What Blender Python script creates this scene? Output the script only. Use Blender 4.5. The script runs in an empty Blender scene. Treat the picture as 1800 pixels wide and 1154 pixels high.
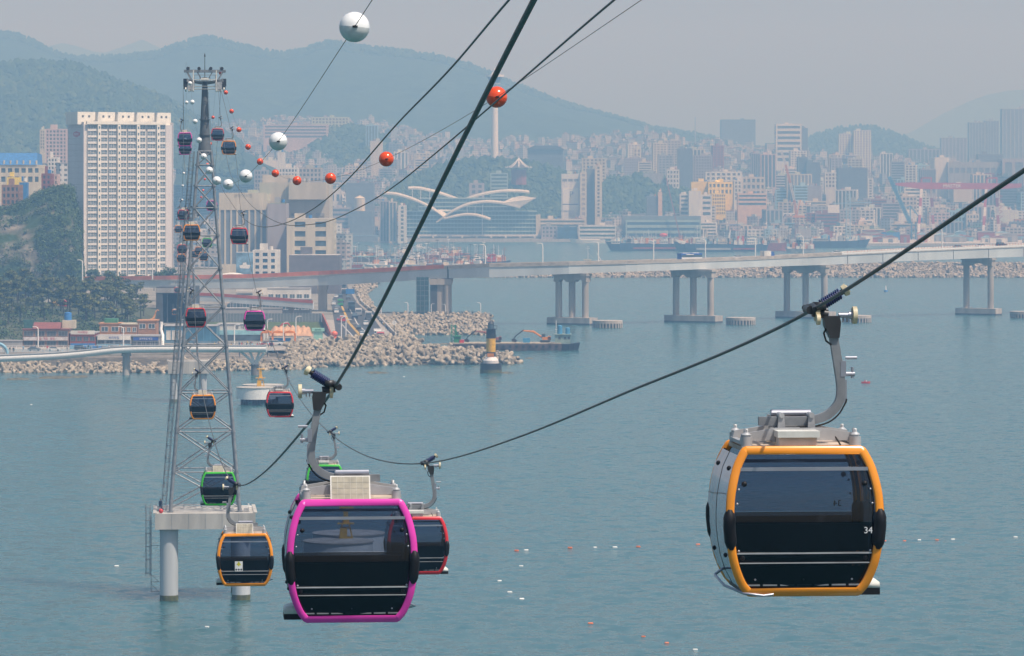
import bpy, math, random
from mathutils import Vector, Matrix, noise, Quaternion
random.seed(7)
S = bpy.context.scene
COL = S.collection
R = math.radians
# ---------------------------------------------------------------- camera
F, CX, HY, EYE = 7000.0, 900.0, 330.0, 59.0      # focal length (px of an 1800 px wide frame), horizon row, eye height
cam = bpy.data.cameras.new('camera')
cam.sensor_width = 36.0; cam.lens = 140.0; cam.shift_y = -(577.0-HY)/1800.0
cam.clip_start = 1.0; cam.clip_end = 40000.0
co = bpy.data.objects.new('camera', cam); COL.objects.link(co)
co.location = (0, 0, EYE); co.rotation_euler = (R(90), 0, 0)
S.camera = co
# ---------------------------------------------------------------- sky, sun, exposure
SUN_EL, SUN_AZ = R(62), R(52)                    # azimuth: to the right of straight behind the camera
sd = Vector((math.sin(SUN_AZ)*math.cos(SUN_EL), -math.cos(SUN_AZ)*math.cos(SUN_EL), math.sin(SUN_EL)))
W = bpy.data.worlds.new("World"); S.world = W; W.use_nodes = True
wn = W.node_tree; wn.nodes.clear()
sky = wn.nodes.new('ShaderNodeTexSky'); sky.sky_type = 'NISHITA'; sky.sun_disc = False
sky.sun_elevation = SUN_EL; sky.sun_rotation = math.pi - SUN_AZ
sky.air_density = 1.0; sky.dust_density = 2.5; sky.ozone_density = 2.5
bg = wn.nodes.new('ShaderNodeBackground'); bg.inputs['Strength'].default_value = 0.115
wo = wn.nodes.new('ShaderNodeOutputWorld')
wn.links.new(sky.outputs[0], bg.inputs[0]); wn.links.new(bg.outputs[0], wo.inputs[0])
sl = bpy.data.lights.new('sun', 'SUN'); sl.energy = 5.0; sl.angle = R(0.53); sl.color = (1, .985, .96)
so = bpy.data.objects.new('sun', sl); COL.objects.link(so)
so.rotation_euler = sd.to_track_quat('Z', 'Y').to_euler()
S.view_settings.view_transform = 'Standard'; S.view_settings.look = 'None'
S.view_settings.exposure = 0.0; S.view_settings.gamma = 1.0; S.view_settings.use_curve_mapping = False
S.cycles.use_denoising = True
try: S.cycles.denoiser = 'OPENIMAGEDENOISE'
except Exception: pass
S.cycles.max_bounces = 6; S.cycles.diffuse_bounces = 2; S.cycles.glossy_bounces = 3
S.cycles.transmission_bounces = 3; S.cycles.transparent_max_bounces = 12; S.cycles.volume_bounces = 0
HAZE = dict(density=3.15e-4, color=(.265, .575, 1.0), absorb=(.93, .75, 1.0), aniso=0.0)

# ---------------------------------------------------------------- helpers
def P(px, py, D): return Vector(((px-CX)/F*D, D, EYE+(HY-py)/F*D))
def PX(px, D): return (px-CX)/F*D
def PZ(py, D): return EYE+(HY-py)/F*D
def DW(py, z=0): return (EYE-z)*F/(py-HY)         # distance of a point at height z seen at row py
def lerp(a, b, t): return a+(b-a)*t
def interp(tab, x):
    if x <= tab[0][0]: return tab[0][1]
    for (a, b), (c, d) in zip(tab, tab[1:]):
        if x <= c: return b+(d-b)*(x-a)/(c-a)
    return tab[-1][1]
def spline(pts, n):
    "Catmull-Rom through pts, n segments each"
    pts = [Vector(p) for p in pts]; q = [2*pts[0]-pts[1]]+pts+[2*pts[-1]-pts[-2]]; out = []
    for i in range(1, len(q)-2):
        a, b, c, d = q[i-1:i+3]
        for k in range(n):
            t = k/n
            out.append(.5*((2*b)+(c-a)*t+(2*a-5*b+4*c-d)*t*t+(3*b-a-3*c+d)*t**3))
    out.append(pts[-1]); return out

class MB:
    "collects shapes, then links them as ONE mesh object"
    def __init__(s): s.v = []; s.f = []; s.mi = []; s.sf = []; s.m = 0; s.s = False
    def add(s, vs, fs):
        b = len(s.v); s.v += [tuple(x) for x in vs]
        for f in fs: s.f.append(tuple(i+b for i in f)); s.mi.append(s.m); s.sf.append(s.s)
    def box(s, x0, x1, y0, y1, z0, z1, M=None):
        v = [(x, y, z) for z in (z0, z1) for y in (y0, y1) for x in (x0, x1)]
        if M is not None: v = [M @ Vector(p) for p in v]
        s.add(v, [(0, 2, 3, 1), (4, 5, 7, 6), (0, 1, 5, 4), (2, 6, 7, 3), (0, 4, 6, 2), (1, 3, 7, 5)])
    def cyl(s, p0, p1, r0, r1=None, n=8, cap=True):
        p0 = Vector(p0); p1 = Vector(p1); r1 = r0 if r1 is None else r1
        d = (p1-p0); a = d.orthogonal().normalized() if d.length else Vector((1, 0, 0))
        if abs(d.x) < 1e-9 and abs(d.y) < 1e-9: a = Vector((1, 0, 0))
        b = d.normalized().cross(a); vs = []
        for p, r in ((p0, r0), (p1, r1)):
            for i in range(n):
                t = 2*math.pi*(i+.5)/n; vs.append(p+(a*math.cos(t)+b*math.sin(t))*r)
        fs = [(i, (i+1) % n, n+(i+1) % n, n+i) for i in range(n)]
        o = s.s; s.add(vs, fs)
        if cap:
            s.s = False; s.add(vs, [tuple(range(n-1, -1, -1)), tuple(range(n, 2*n))]); s.s = o
    def beam(s, p0, p1, w, h=None, up=(0, 0, 1)):
        p0 = Vector(p0); p1 = Vector(p1); h = w if h is None else h
        d = (p1-p0).normalized(); up = Vector(up)
        if abs(d.dot(up)) > .98: up = Vector((0, 1, 0))
        a = d.cross(up).normalized()*w/2; b = a.cross(d).normalized()*h/2
        v = [p+x*a+y*b for p in (p0, p1) for x, y in ((-1, -1), (1, -1), (1, 1), (-1, 1))]
        s.add(v, [(0, 1, 2, 3), (7, 6, 5, 4), (0, 4, 5, 1), (1, 5, 6, 2), (2, 6, 7, 3), (3, 7, 4, 0)])
    def tube(s, pts, r, n=8, cap=True, sq=None):
        pts = [Vector(p) for p in pts]; N = len(pts); vs = []
        t0 = (pts[1]-pts[0]).normalized(); a = t0.orthogonal().normalized()
        if sq: a = Vector(sq) - t0*t0.dot(Vector(sq)); a.normalize()
        for i, p in enumerate(pts):
            t = (pts[min(i+1, N-1)]-pts[max(i-1, 0)]).normalized()
            a = (a-t*a.dot(t)).normalized(); b = t.cross(a)
            rr = r[i] if isinstance(r, (list, tuple)) else r
            for k in range(n):
                g = 2*math.pi*(k+.5)/n; vs.append(p+(a*math.cos(g)+b*math.sin(g))*rr)
        s.add(vs, [(i*n+k, i*n+(k+1) % n, (i+1)*n+(k+1) % n, (i+1)*n+k) for i in range(N-1) for k in range(n)])
        if cap:
            o = s.s; s.s = False
            s.add(vs[:n]+vs[-n:], [tuple(range(n-1, -1, -1)), tuple(range(n, 2*n))]); s.s = o
    def sph(s, c, r, nu=16, nv=10, sc=(1, 1, 1)):
        vs = []
        for j in range(nv+1):
            f = math.pi*j/nv
            for i in range(nu):
                t = 2*math.pi*i/nu
                vs.append((c[0]+r*sc[0]*math.sin(f)*math.cos(t), c[1]+r*sc[1]*math.sin(f)*math.sin(t), c[2]+r*sc[2]*math.cos(f)))
        o = s.s; s.s = True
        s.add(vs, [(j*nu+i, (j+1)*nu+i, (j+1)*nu+(i+1) % nu, j*nu+(i+1) % nu) for j in range(nv) for i in range(nu)]); s.s = o
    def prism(s, pts, a, b):
        "pts: list of Vectors (one planar outline); extruded from offset a to offset b"
        a = Vector(a); b = Vector(b); n = len(pts)
        v = [Vector(p)+a for p in pts]+[Vector(p)+b for p in pts]
        s.add(v, [tuple(range(n-1, -1, -1)), tuple(range(n, 2*n))]+[(i, (i+1) % n, n+(i+1) % n, n+i) for i in range(n)])
    def grid(s, rows):
        n = len(rows[0]); s.add([p for r in rows for p in r],
            [(j*n+i, j*n+i+1, (j+1)*n+i+1, (j+1)*n+i) for j in range(len(rows)-1) for i in range(n-1)])
    def mesh(s, name, mats, org=None):
        me = bpy.data.meshes.new(name)
        vs = s.v if org is None else [(x-org[0], y-org[1], z-org[2]) for x, y, z in s.v]
        me.from_pydata(vs, [], s.f)
        for m in (mats if isinstance(mats, (list, tuple)) else [mats]): me.materials.append(m)
        me.polygons.foreach_set('material_index', s.mi); me.polygons.foreach_set('use_smooth', s.sf)
        me.update(); return me
    def build(s, name, mats, parent=None, org=None, loc=None):
        me = s.mesh(name, mats, org); return obj(name, me, parent, loc if loc is not None else (org if parent is None else None))
def obj(name, me, parent=None, loc=None, rot=None, scale=None):
    o = bpy.data.objects.new(name, me); COL.objects.link(o)
    if parent: o.parent = parent
    if loc is not None: o.location = loc
    if rot is not None: o.rotation_euler = rot
    if scale is not None: o.scale = (scale,)*3 if isinstance(scale, (int, float)) else scale
    return o
def tag(o, label, cat, group=None):
    o['label'] = label; o['category'] = cat
    if group: o['group'] = group
    return o
def thing(name, label, cat, loc=(0, 0, 0), rz=0, group=None):
    o = obj(name, None, None, loc, (0, 0, rz)); o.empty_display_size = .5
    return tag(o, label, cat, group)
def struct(o): o['kind'] = 'structure'; return o
def stuff(o): o['kind'] = 'stuff'; return o
def dup(root, loc, rz=None, label=None, group=None, scale=None, remat=None):
    "copy of a thing with its parts and sub-parts; remat swaps materials by name"
    r = root.copy(); COL.objects.link(r); r.location = loc
    if rz is not None: r.rotation_euler = (0, 0, rz)
    if scale: r.scale = (scale,)*3
    if label: r['label'] = label
    if group: r['group'] = group
    def kids(a, b):
        for ch in KIDS.get(a.name, ()) or list(a.children):
            c = ch.copy(); COL.objects.link(c); c.parent = b
            if remat and ch.data: c.data = remat(ch)
            kids(ch, c)
    kids(root, r); return r
KIDS = {}

# ---------------------------------------------------------------- materials
MATS = {}
def mat(name, col, rough=.6, metal=0.0, var=.12, scale=1.0, bump=0.0, spec=.5, coat=0.0, streak=False, col2=None, detail=4):
    if name in MATS: return MATS[name]
    m = bpy.data.materials.new(name); m.use_nodes = True; nt = m.node_tree; n = nt.nodes
    b = n['Principled BSDF']; b.inputs['Roughness'].default_value = rough; b.inputs['Metallic'].default_value = metal
    b.inputs['Specular IOR Level'].default_value = spec; b.inputs['Coat Weight'].default_value = coat
    b.inputs['Base Color'].default_value = (*col, 1)
    if var or bump:
        tc = n.new('ShaderNodeTexCoord'); mp = n.new('ShaderNodeMapping'); mp.inputs['Scale'].default_value = (scale, scale, scale*(.15 if streak else 1))
        no = n.new('ShaderNodeTexNoise'); no.inputs['Detail'].default_value = detail; no.inputs['Scale'].default_value = 1.0
        nt.links.new(tc.outputs['Object'], mp.inputs[0]); nt.links.new(mp.outputs[0], no.inputs['Vector'])
        if var:
            rp = n.new('ShaderNodeValToRGB'); c2 = col2 or tuple(max(0, c*(1-2.2*var)) for c in col); c1 = tuple(min(1, c*(1+var)) for c in col)
            rp.color_ramp.elements[0].position = .3; rp.color_ramp.elements[1].position = .68
            rp.color_ramp.elements[0].color = (*c2, 1); rp.color_ramp.elements[1].color = (*c1, 1)
            nt.links.new(no.outputs[0], rp.inputs[0]); nt.links.new(rp.outputs[0], b.inputs['Base Color'])
        if bump:
            bp = n.new('ShaderNodeBump'); bp.inputs['Strength'].default_value = bump; bp.inputs['Distance'].default_value = .3/scale
            nt.links.new(no.outputs[0], bp.inputs['Height']); nt.links.new(bp.outputs[0], b.inputs['Normal'])
    MATS[name] = m; return m
def glass(name, tint, ior=1.5, rough=.02):
    m = bpy.data.materials.new(name); m.use_nodes = True; nt = m.node_tree; n = nt.nodes; n.clear()
    out = n.new('ShaderNodeOutputMaterial'); mx = n.new('ShaderNodeMixShader'); fr = n.new('ShaderNodeFresnel'); fr.inputs[0].default_value = ior
    tr = n.new('ShaderNodeBsdfTransparent'); tr.inputs[0].default_value = (*tint, 1)
    gl = n.new('ShaderNodeBsdfGlossy'); gl.inputs['Roughness'].default_value = rough; gl.inputs[0].default_value = (.9, .93, 1, 1)
    for a, b in ((fr.outputs[0], mx.inputs[0]), (tr.outputs[0], mx.inputs[1]), (gl.outputs[0], mx.inputs[2]), (mx.outputs[0], out.inputs[0])): nt.links.new(a, b)
    return m
# ================================================================ haze, sea, hills
def haze():
    m = bpy.data.materials.new('haze'); m.use_nodes = True; n = m.node_tree.nodes; n.clear()
    out = n.new('ShaderNodeOutputMaterial'); v = n.new('ShaderNodeVolumePrincipled')
    v.inputs['Density'].default_value = HAZE['density']; v.inputs['Color'].default_value = (*HAZE['color'], 1)
    v.inputs['Absorption Color'].default_value = (*HAZE['absorb'], 1)
    v.inputs['Anisotropy'].default_value = HAZE['aniso']
    m.node_tree.links.new(v.outputs[0], out.inputs['Volume'])
    b = MB(); b.box(-4600, 4600, -400, 14800, -1.0, 640); o = b.build('haze', m); o['kind'] = 'stuff'
haze()
def water_mat():
    m = bpy.data.materials.new('sea_water'); m.use_nodes = True; nt = m.node_tree; n = nt.nodes; L = nt.links.new
    b = n['Principled BSDF']; b.inputs['Roughness'].default_value = .2; b.inputs['Specular IOR Level'].default_value = .34; b.inputs['IOR'].default_value = 1.33
    b.subsurface_method = 'BURLEY'; b.inputs['Subsurface Weight'].default_value = 1.0; b.inputs['Subsurface Scale'].default_value = 14.0; b.inputs['Subsurface Radius'].default_value = (.7, 1, 1)   # light wanders through the sea, so shadows on it are soft
    tc = n.new('ShaderNodeTexCoord')
    def noi(sc, det, rot=0, dist=0):
        mp = n.new('ShaderNodeMapping'); mp.inputs['Scale'].default_value = sc; mp.inputs['Rotation'].default_value = (0, 0, rot)
        t = n.new('ShaderNodeTexNoise'); t.inputs['Scale'].default_value = 1; t.inputs['Detail'].default_value = det; t.inputs['Distortion'].default_value = dist
        L(tc.outputs['Object'], mp.inputs[0]); L(mp.outputs[0], t.inputs['Vector']); return t
    big = noi((.004, .0016, 1), 4, .15, .6)
    rp = n.new('ShaderNodeValToRGB'); rp.color_ramp.elements[0].color = (.026, .096, .108, 1); rp.color_ramp.elements[1].color = (.034, .108, .120, 1)
    rp.color_ramp.elements[0].position = .35; rp.color_ramp.elements[1].position = .65
    L(big.outputs[0], rp.inputs[0]); L(rp.outputs[0], b.inputs['Base Color'])
    # choppy surface: wave slopes added to the normal, so that the chop keeps its strength far out
    w1 = noi((.34, .36, 1), 6, .12, .3); w1.inputs['Roughness'].default_value = .68
    sb = n.new('ShaderNodeVectorMath'); sb.operation = 'SUBTRACT'; sb.inputs[1].default_value = (.5, .5, .5)
    sc = n.new('ShaderNodeVectorMath'); sc.operation = 'MULTIPLY'
    mr = n.new('ShaderNodeMapRange'); mr.inputs['From Min'].default_value = .35; mr.inputs['From Max'].default_value = .65
    mr.inputs['To Min'].default_value = WAVE*.75; mr.inputs['To Max'].default_value = WAVE*1.2; L(big.outputs[0], mr.inputs[0])
    cb = n.new('ShaderNodeCombineXYZ'); L(mr.outputs[0], cb.inputs[0]); L(mr.outputs[0], cb.inputs[1])
    ge = n.new('ShaderNodeNewGeometry'); ad = n.new('ShaderNodeVectorMath'); ad.operation = 'ADD'; nm = n.new('ShaderNodeVectorMath'); nm.operation = 'NORMALIZE'
    L(w1.outputs['Color'], sb.inputs[0]); L(sb.outputs[0], sc.inputs[0]); L(cb.outputs[0], sc.inputs[1]); L(ge.outputs['True Normal'], ad.inputs[0]); L(sc.outputs[0], ad.inputs[1]); L(ad.outputs[0], nm.inputs[0]); L(nm.outputs[0], b.inputs['Normal'])
    return m
WAVE = .7
b = MB(); b.grid([[(x, y, 0) for x in (-4580, 0, 4580)] for y in (-380, 2000, 14780)])
struct(b.build('water', water_mat()))

def forest_mat(name, c0, c1, sc):
    return mat(name, c1, rough=.9, var=.3, scale=sc, bump=.6, spec=.1, col2=c0, detail=6)
M_FOR = forest_mat('forest_green', (.012, .026, .014), (.030, .052, .024), .03)
M_CITYGROUND = mat('city_ground', (.13, .135, .12), .9, var=.3, scale=.03, spec=.1)
def nz(x, y, s): return noise.fractal(Vector((x*s, y*s, 3.1)), 1.0, 2.0, 5)
class Ridge:
    "a hill seen from the front: crest outline (px, py) at distance dc, foot at distance df and height zf"
    def __init__(s, crest, dc, df, zf, rough=12, pw=1.0, back=900):
        s.c = crest; s.dc = dc; s.df = df; s.zf = zf; s.r = rough; s.pw = pw; s.back = back
    def z(s, px, D):
        zc = PZ(interp(s.c, px), s.dc)
        if D <= s.df: return s.zf
        t = (D-s.df)/(s.dc-s.df)
        if t > 1: z = zc-(zc-s.zf)*min(1, ((D-s.dc)/s.back))**1.5; t = 1
        else:
            u = t**s.pw; z = s.zf+(zc-s.zf)*(u*(1.25-.25*u))
        x = PX(px, D)
        return z+s.r*nz(x, D, .004)*math.sin(min(1, t)*math.pi)*1.2+s.r*.10*nz(x, D, .03)
    def pt(s, px, D): return Vector((PX(px, D), D, s.z(px, D)))
    def build(s, name, m, step=6, rows=26):
        b = MB(); b.s = True; x0, x1 = s.c[0][0], s.c[-1][0]; n = int((x1-x0)/step)
        ds = [s.df+(s.dc-s.df)*i/rows for i in range(rows+1)]+[s.dc+s.back*k for k in (.3, 1.0)]
        b.grid([[s.pt(x0+(x1-x0)*i/n, D) for i in range(n+1)] for D in ds])
        return struct(b.build(name, m))
H_FARL = Ridge([(-60, 130), (40, 100), (75, 84), (110, 76), (130, 80), (165, 91), (185, 93), (215, 83), (250, 70), (272, 80), (310, 98), (420, 130)], 13900, 12600, 150, 6)
H_FARR = Ridge([(1480, 290), (1560, 252), (1610, 228), (1660, 199), (1700, 180), (1735, 167), (1770, 160), (1830, 156), (1950, 150)], 13900, 12600, 60, 6, back=600)
H_MAIN = Ridge([(-160, 60), (-60, 52), (0, 57), (30, 62), (60, 73), (90, 90), (120, 100), (160, 101), (200, 101), (235, 97), (270, 93), (310, 79), (335, 71), (360, 65), (385, 69), (410, 77), (450, 87), (500, 94), (540, 86), (560, 77), (580, 73), (610, 78), (640, 83), (690, 88), (760, 98), (820, 113), (860, 128), (900, 146), (950, 166), (1000, 184), (1060, 201), (1110, 214), (1150, 226), (1180, 231), (1220, 236), (1260, 246), (1330, 256), (1420, 262), (1560, 275), (1700, 280), (1960, 285)], 7900, 6500, 90, 22)
H_RIGHT = Ridge([(1380, 262), (1420, 243), (1450, 231), (1480, 225), (1530, 222), (1560, 230), (1600, 246), (1640, 262), (1700, 282)], 7900, 7000, 80, 8)
H_LEFT = Ridge([(-160, 128), (-60, 120), (0, 124), (60, 121), (110, 122), (150, 133), (190, 148), (230, 164), (270, 178), (310, 198), (350, 222), (420, 262), (500, 300)], 5200, 4350, 62, 8)
H_CITY = Ridge([(-160, 245), (0, 240), (200, 236), (330, 232), (420, 222), (480, 212), (560, 212), (640, 220), (720, 232), (800, 246), (900, 256), (1000, 250), (1100, 240), (1180, 244), (1260, 256), (1400, 272), (1560, 285), (1700, 296), (1960, 296)], 6500, 4330, 3.2, 6)
H_PARK = Ridge([(600, 425), (640, 380), (690, 340), (740, 315), (790, 296), (850, 289), (920, 292), (980, 308), (1040, 332), (1090, 322), (1140, 318), (1180, 330), (1220, 352), (1280, 424)], 4800, 4480, 3.5, 4, back=300)
H_GROVE = Ridge([(500, 300), (530, 262), (560, 240), (600, 229), (650, 234), (690, 262), (720, 300)], 5600, 5050, 30, 4, back=300)
for nm, h in (('far_mountain', H_FARL), ('far_mountain', H_FARR), ('mountain', H_MAIN), ('hill', H_RIGHT), ('hill', H_LEFT), ('hill', H_PARK), ('hill', H_GROVE)):
    h.build(nm, M_FOR, rows=20, step=5)
H_CITY.build('city_ground', M_CITYGROUND, step=12, rows=30)
# trees that clothe the hills: one mass per hill
def forest(h, n, px0, px1, t0, t1, size, name='forest', seed=1, mask=None):
    rd = random.Random(seed); b = MB()
    for _ in range(n):
        px = rd.uniform(px0, px1); D = lerp(h.df, h.dc, rd.uniform(t0, t1)); p = h.pt(px, D)
        if mask and not mask(px, p): continue
        s = size*rd.uniform(.6, 1.35); k = 5; a0 = rd.random()*6; vs = [p+Vector((0, 0, s*rd.uniform(1.0, 1.35)))]
        for ring, (rr, hh) in enumerate(((.42, .8), (.62, .4), (.35, -.1))):
            for i in range(k):
                t = a0+ring*.6+6.283*i/k; q = s*rr*rd.uniform(.75, 1.25); vs.append(p+Vector((q*math.cos(t), q*math.sin(t), s*hh*rd.uniform(.85, 1.15))))
        fs = [(0, 1+i, 1+(i+1) % k) for i in range(k)]
        for ring in range(2):
            for i in range(k): fs.append((1+ring*k+i, 1+(ring+1)*k+i, 1+(ring+1)*k+(i+1) % k, 1+ring*k+(i+1) % k))
        b.m = rd.choice((0, 0, 1, 1, 2)); b.add(vs, fs)
    return stuff(b.build(name, [M_LEAF1, M_LEAF2, M_LEAF3]))
M_LEAF1 = mat('foliage_dark', (.034, .062, .026), .8, var=.3, scale=.8, spec=.15)
M_LEAF2 = mat('foliage_mid', (.052, .092, .034), .8, var=.3, scale=.8, spec=.15)
M_LEAF3 = mat('foliage_light', (.080, .118, .042), .8, var=.3, scale=.8, spec=.15)
forest(H_LEFT, 9500, -60, 420, .12, 1.02, 10, seed=2)
forest(H_MAIN, 4200, -60, 1300, .9, 1.01, 5, seed=3)
forest(H_PARK, 4600, 620, 1260, .05, 1.03, 8.5, seed=4)
forest(H_GROVE, 2300, 505, 715, .1, 1.03, 8.5, seed=5)
forest(H_RIGHT, 1200, 1400, 1690, .3, 1.0, 5, seed=6)
# ================================================================ cable car: cabins, ropes, towers
M_GALV = mat('galvanised_steel', (.44, .445, .45), .5, .35, var=.12, scale=3)
M_STEEL = mat('grey_steel', (.25, .265, .28), .5, .3, var=.12, scale=4)
M_DKSTEEL = mat('dark_steel', (.045, .047, .05), .45, .4, var=.1, scale=6)
M_ROPE = mat('rope_steel', (.095, .092, .086), .5, .4, var=.25, scale=30)
M_BLACK = mat('black_plastic', (.008, .008, .010), .5, var=.15, scale=5, spec=.3)
M_DARK = mat('dark_interior', (.016, .017, .02), .6, var=.1, scale=3)
M_SILVER = mat('silver_trim', (.42, .43, .48), .35, .7, var=.06, scale=3)
M_WHITEBOX = mat('white_painted_steel', (.68, .66, .60), .5, var=.08, scale=5)
M_CREAM = mat('cream_roller', (.62, .54, .36), .5, var=.14, scale=9)
M_SPRING = mat('blue_spring', (.025, .035, .12), .3, .2, var=.06, scale=9)
M_RUBBER = mat('black_rubber', (.015, .015, .015), .8, var=0)
M_ROOF = mat('dusty_roof', (.58, .46, .36), .6, var=.15, scale=2.5)
M_CONC = mat('concrete', (.44, .42, .385), .85, var=.14, scale=.55, bump=.12, spec=.2, streak=True)
M_CONC2 = mat('pale_concrete', (.50, .52, .53), .8, var=.1, scale=.4, bump=.08, spec=.2, streak=True)
M_ALGAE = mat('algae_band', (.10, .10, .03), .8, var=.35, scale=1.2, bump=.4, col2=(.05, .06, .03))
M_LAMPWHITE = mat('white_paint', (.78, .78, .76), .4, var=.05, scale=2)
M_RED = mat('red_paint', (.55, .03, .02), .4, var=.1, scale=3)
G_UP = glass('tinted_glass', (.37, .43, .53), 1.5)
G_LOW = glass('dark_tinted_glass', (.10, .11, .13), 1.45)
G_SIDE = glass('side_glass', (.22, .25, .29), 3.6)
FRAME = {'orange': mat('orange_frame_paint', (.86, .29, .012), .28, var=.05, scale=2, coat=.5), 'magenta': mat('magenta_frame_paint', (.74, .045, .40), .28, var=.05, scale=2, coat=.5),
         'red': mat('red_frame_paint', (.62, .018, .028), .28, var=.05, scale=2, coat=.5), 'green': mat('green_frame_paint', (.055, .52, .035), .28, var=.05, scale=2, coat=.5)}

PROF = [(-1.76, .735), (-1.80, .772), (-2.0, .868), (-2.295, .938), (-2.525, .957), (-2.724, .96), (-3.006, .932), (-3.226, .885), (-3.435, .80), (-3.53, .728), (-3.56, .70)]
YB = [(-3.56, .70), (-3.15, .78), (-2.65, .82), (-2.2, .79), (-1.76, .70)]
CXO = -.23
def hw(z): return interp([(a, b) for a, b in reversed(PROF)], z)
def yb(z): return interp(YB, z)
_n = G_SIDE.node_tree.nodes; _m = [q for q in _n if q.type == 'MIX_SHADER'][0]; G_SIDE.node_tree.links.remove(_m.inputs[0].links[0]); _m.inputs[0].default_value = .62   # coated, mirror-like side panes
def text_mesh(txt, size, m, align='CENTER', extrude=.004, bold=0):
    c = bpy.data.curves.new('lettering', 'FONT'); c.body = txt; c.size = size; c.align_x = align; c.align_y = 'CENTER'; c.extrude = extrude; c.offset = bold
    o = bpy.data.objects.new('lettering', c); COL.objects.link(o)
    dg = bpy.context.evaluated_depsgraph_get(); me = bpy.data.meshes.new_from_object(o.evaluated_get(dg), depsgraph=dg)
    bpy.data.objects.remove(o); me.materials.clear(); me.materials.append(m); return me

def build_cabin():
    r = thing('cable_car_cabin', 'cable car cabin', 'cable car', (0, 0, -500))
    def frame_side(sy, nm):
        f = MB(); f.s = True
        L = spline([(-w, 0, z) for z, w in PROF], 3); q = L+[Vector((-p.x, 0, p.z)) for p in reversed(L)]; n = len(q); sec = [(-.055, .02), (-.045, .042), (.036, .046), (.052, .036), (.052, -.02), (.036, -.03), (-.045, -.03), (-.055, -.01)]; rows = []
        for i in range(n+1):
            p = q[i % n]; t = (q[(i+1) % n]-q[i-1 if i % n else n-1]).normalized(); inn = Vector((t.z, 0, -t.x)); inn = inn if inn.dot(Vector((0, 0, -2.66))-p) > 0 else -inn
            rows.append([(CXO+p.x+inn.x*u, sy*(yb(p.z)+v), p.z+inn.z*u) for u, v in sec+sec[:1]])
        f.grid(rows)
        return f.build(nm, FRAME['orange'], r)
    for sy in (-1, 1):
        frame_side(sy, 'frame')
        for z0, z1, g, nm in ((-1.80, -2.66, G_UP, 'window'), (-2.665, -3.54, G_LOW, 'lower_window')):
            b = MB(); b.s = True; rows = []
            for k in range(7):
                z = lerp(z0, z1, k/6); w = hw(z)-.03
                rows.append([(CXO+w*u, sy*(yb(z)-.012-.05*u*u+.03), z) for u in (-1, -.5, 0, .5, 1)])
            b.grid(rows); b.build(nm, g, r)
        b = MB(); z = -1.995; w = hw(z)-.05; y = sy*(yb(z)+.025)
        b.box(CXO-w, CXO+w, y-.012, y+.012, z-.022, z+.022); b.build('handrail', M_SILVER, r)
        b = MB(); z = -3.06; w = hw(z)-.06; y = sy*(yb(z)+.012)
        b.box(CXO-w, CXO+w, y-.008, y+.008, z-.010, z+.010); b.box(CXO-w+.03, CXO+w-.03, y-.008, y+.008, z-.130, z-.117); b.build('rail_and_light_strip', M_GALV, r)  # thin bar below the rail is added, imitating a bright see-through gap
        b = MB(); b.s = True
        for sx in (-1, 1):
            for zz, dx in ((-2.17, .10), (-2.17, .16)): pass
            b.sph((CXO+sx*(hw(-2.18)-.14), sy*(yb(-2.18)+.015), -2.18), .036, 10, 6)
            b.sph((CXO+sx*(hw(-3.12)-.12), sy*(yb(-3.12)-.015), -3.12), .03, 8, 6)
        b.build('window_bolt', M_BLACK, r)
        b = MB()
        for i in range(3): b.sph((CXO+(i-1)*.62, sy*(yb(-3.45)+.0), -3.40), .014, 6, 4)
        for sx in (-1, 1):
            for zz in (-2.25, -2.43, -3.03): b.sph((CXO+sx*(hw(zz)-.085), sy*(yb(zz)+.012), zz), .016, 6, 4)
        b.build('rivet', M_SILVER, r)
        b = MB()
        for i in range(7): b.box(CXO-.74+i*.22, CXO-.56+i*.22, sy*(yb(-3.47)+.0)-.01, sy*(yb(-3.47)+.0)+.012, -3.48, -3.462)
        b.build('vent_slot', M_STEEL, r)
        # bench with its back against this end
        b = MB(); y1 = sy*.66; y0 = sy*.60
        b.box(CXO-.84, CXO+.84, min(y0, y1), max(y0, y1), -3.04, -2.70)
        y2 = sy*.22; b.box(CXO-.84, CXO+.84, min(y2, y1), max(y2, y1), -3.22, -3.12)
        b.box(CXO-.80, CXO+.80, min(y1, sy*.6), max(y1, sy*.6), -3.50, -3.24)
        b.build('seat', M_DARK, r)
        for sx in (-1, 1):   # bumpers wrap the widest part of the frame
            b = MB(); b.s = True; zs = [-2.50+(-.51)*k/10 for k in range(11)]
            b.tube([(CXO+sx*(hw(z)+.005), sy*(yb(z)+.01), z) for z in zs], [.042, .066]+[.080]*7+[.066, .042], 10, True, sq=(1, 0, 0))
            b.build('bumper', M_BLACK, r)
    for sx in (-1, 1):
        b = MB(); b.s = True
        zs = [lerp(-1.82, -3.5, k/9) for k in range(10)]
        b.grid([[(CXO+sx*(hw(z)+.064-.004*abs(y)), y*yb(z)*1.035, z) for y in (-1, -.5, 0, .5, 1)] for z in zs]); d = b.build('door', G_SIDE, r)
        b = MB(); b.s = True
        b.tube([(CXO+sx*(hw(z)+.058), 0, z) for z in zs], .010, 6); b.build('door_seal', M_BLACK, d)
        b = MB(); b.s = True
        for s2 in (-1, 1):
            b = MB(); b.s = True; b.tube([(CXO+sx*(hw(z)+.018), s2*(yb(z)-.03), z) for z in zs], .022, 6); b.build('side_trim', M_DKSTEEL, d)
        b = MB()
        for z in (-2.0, -3.1):
            for s2 in (-.66, .66): b.sph((CXO+sx*(hw(z)+.052), s2*yb(z), z), .035, 8, 5)
        b.build('door_bolt', M_BLACK, d)
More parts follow.
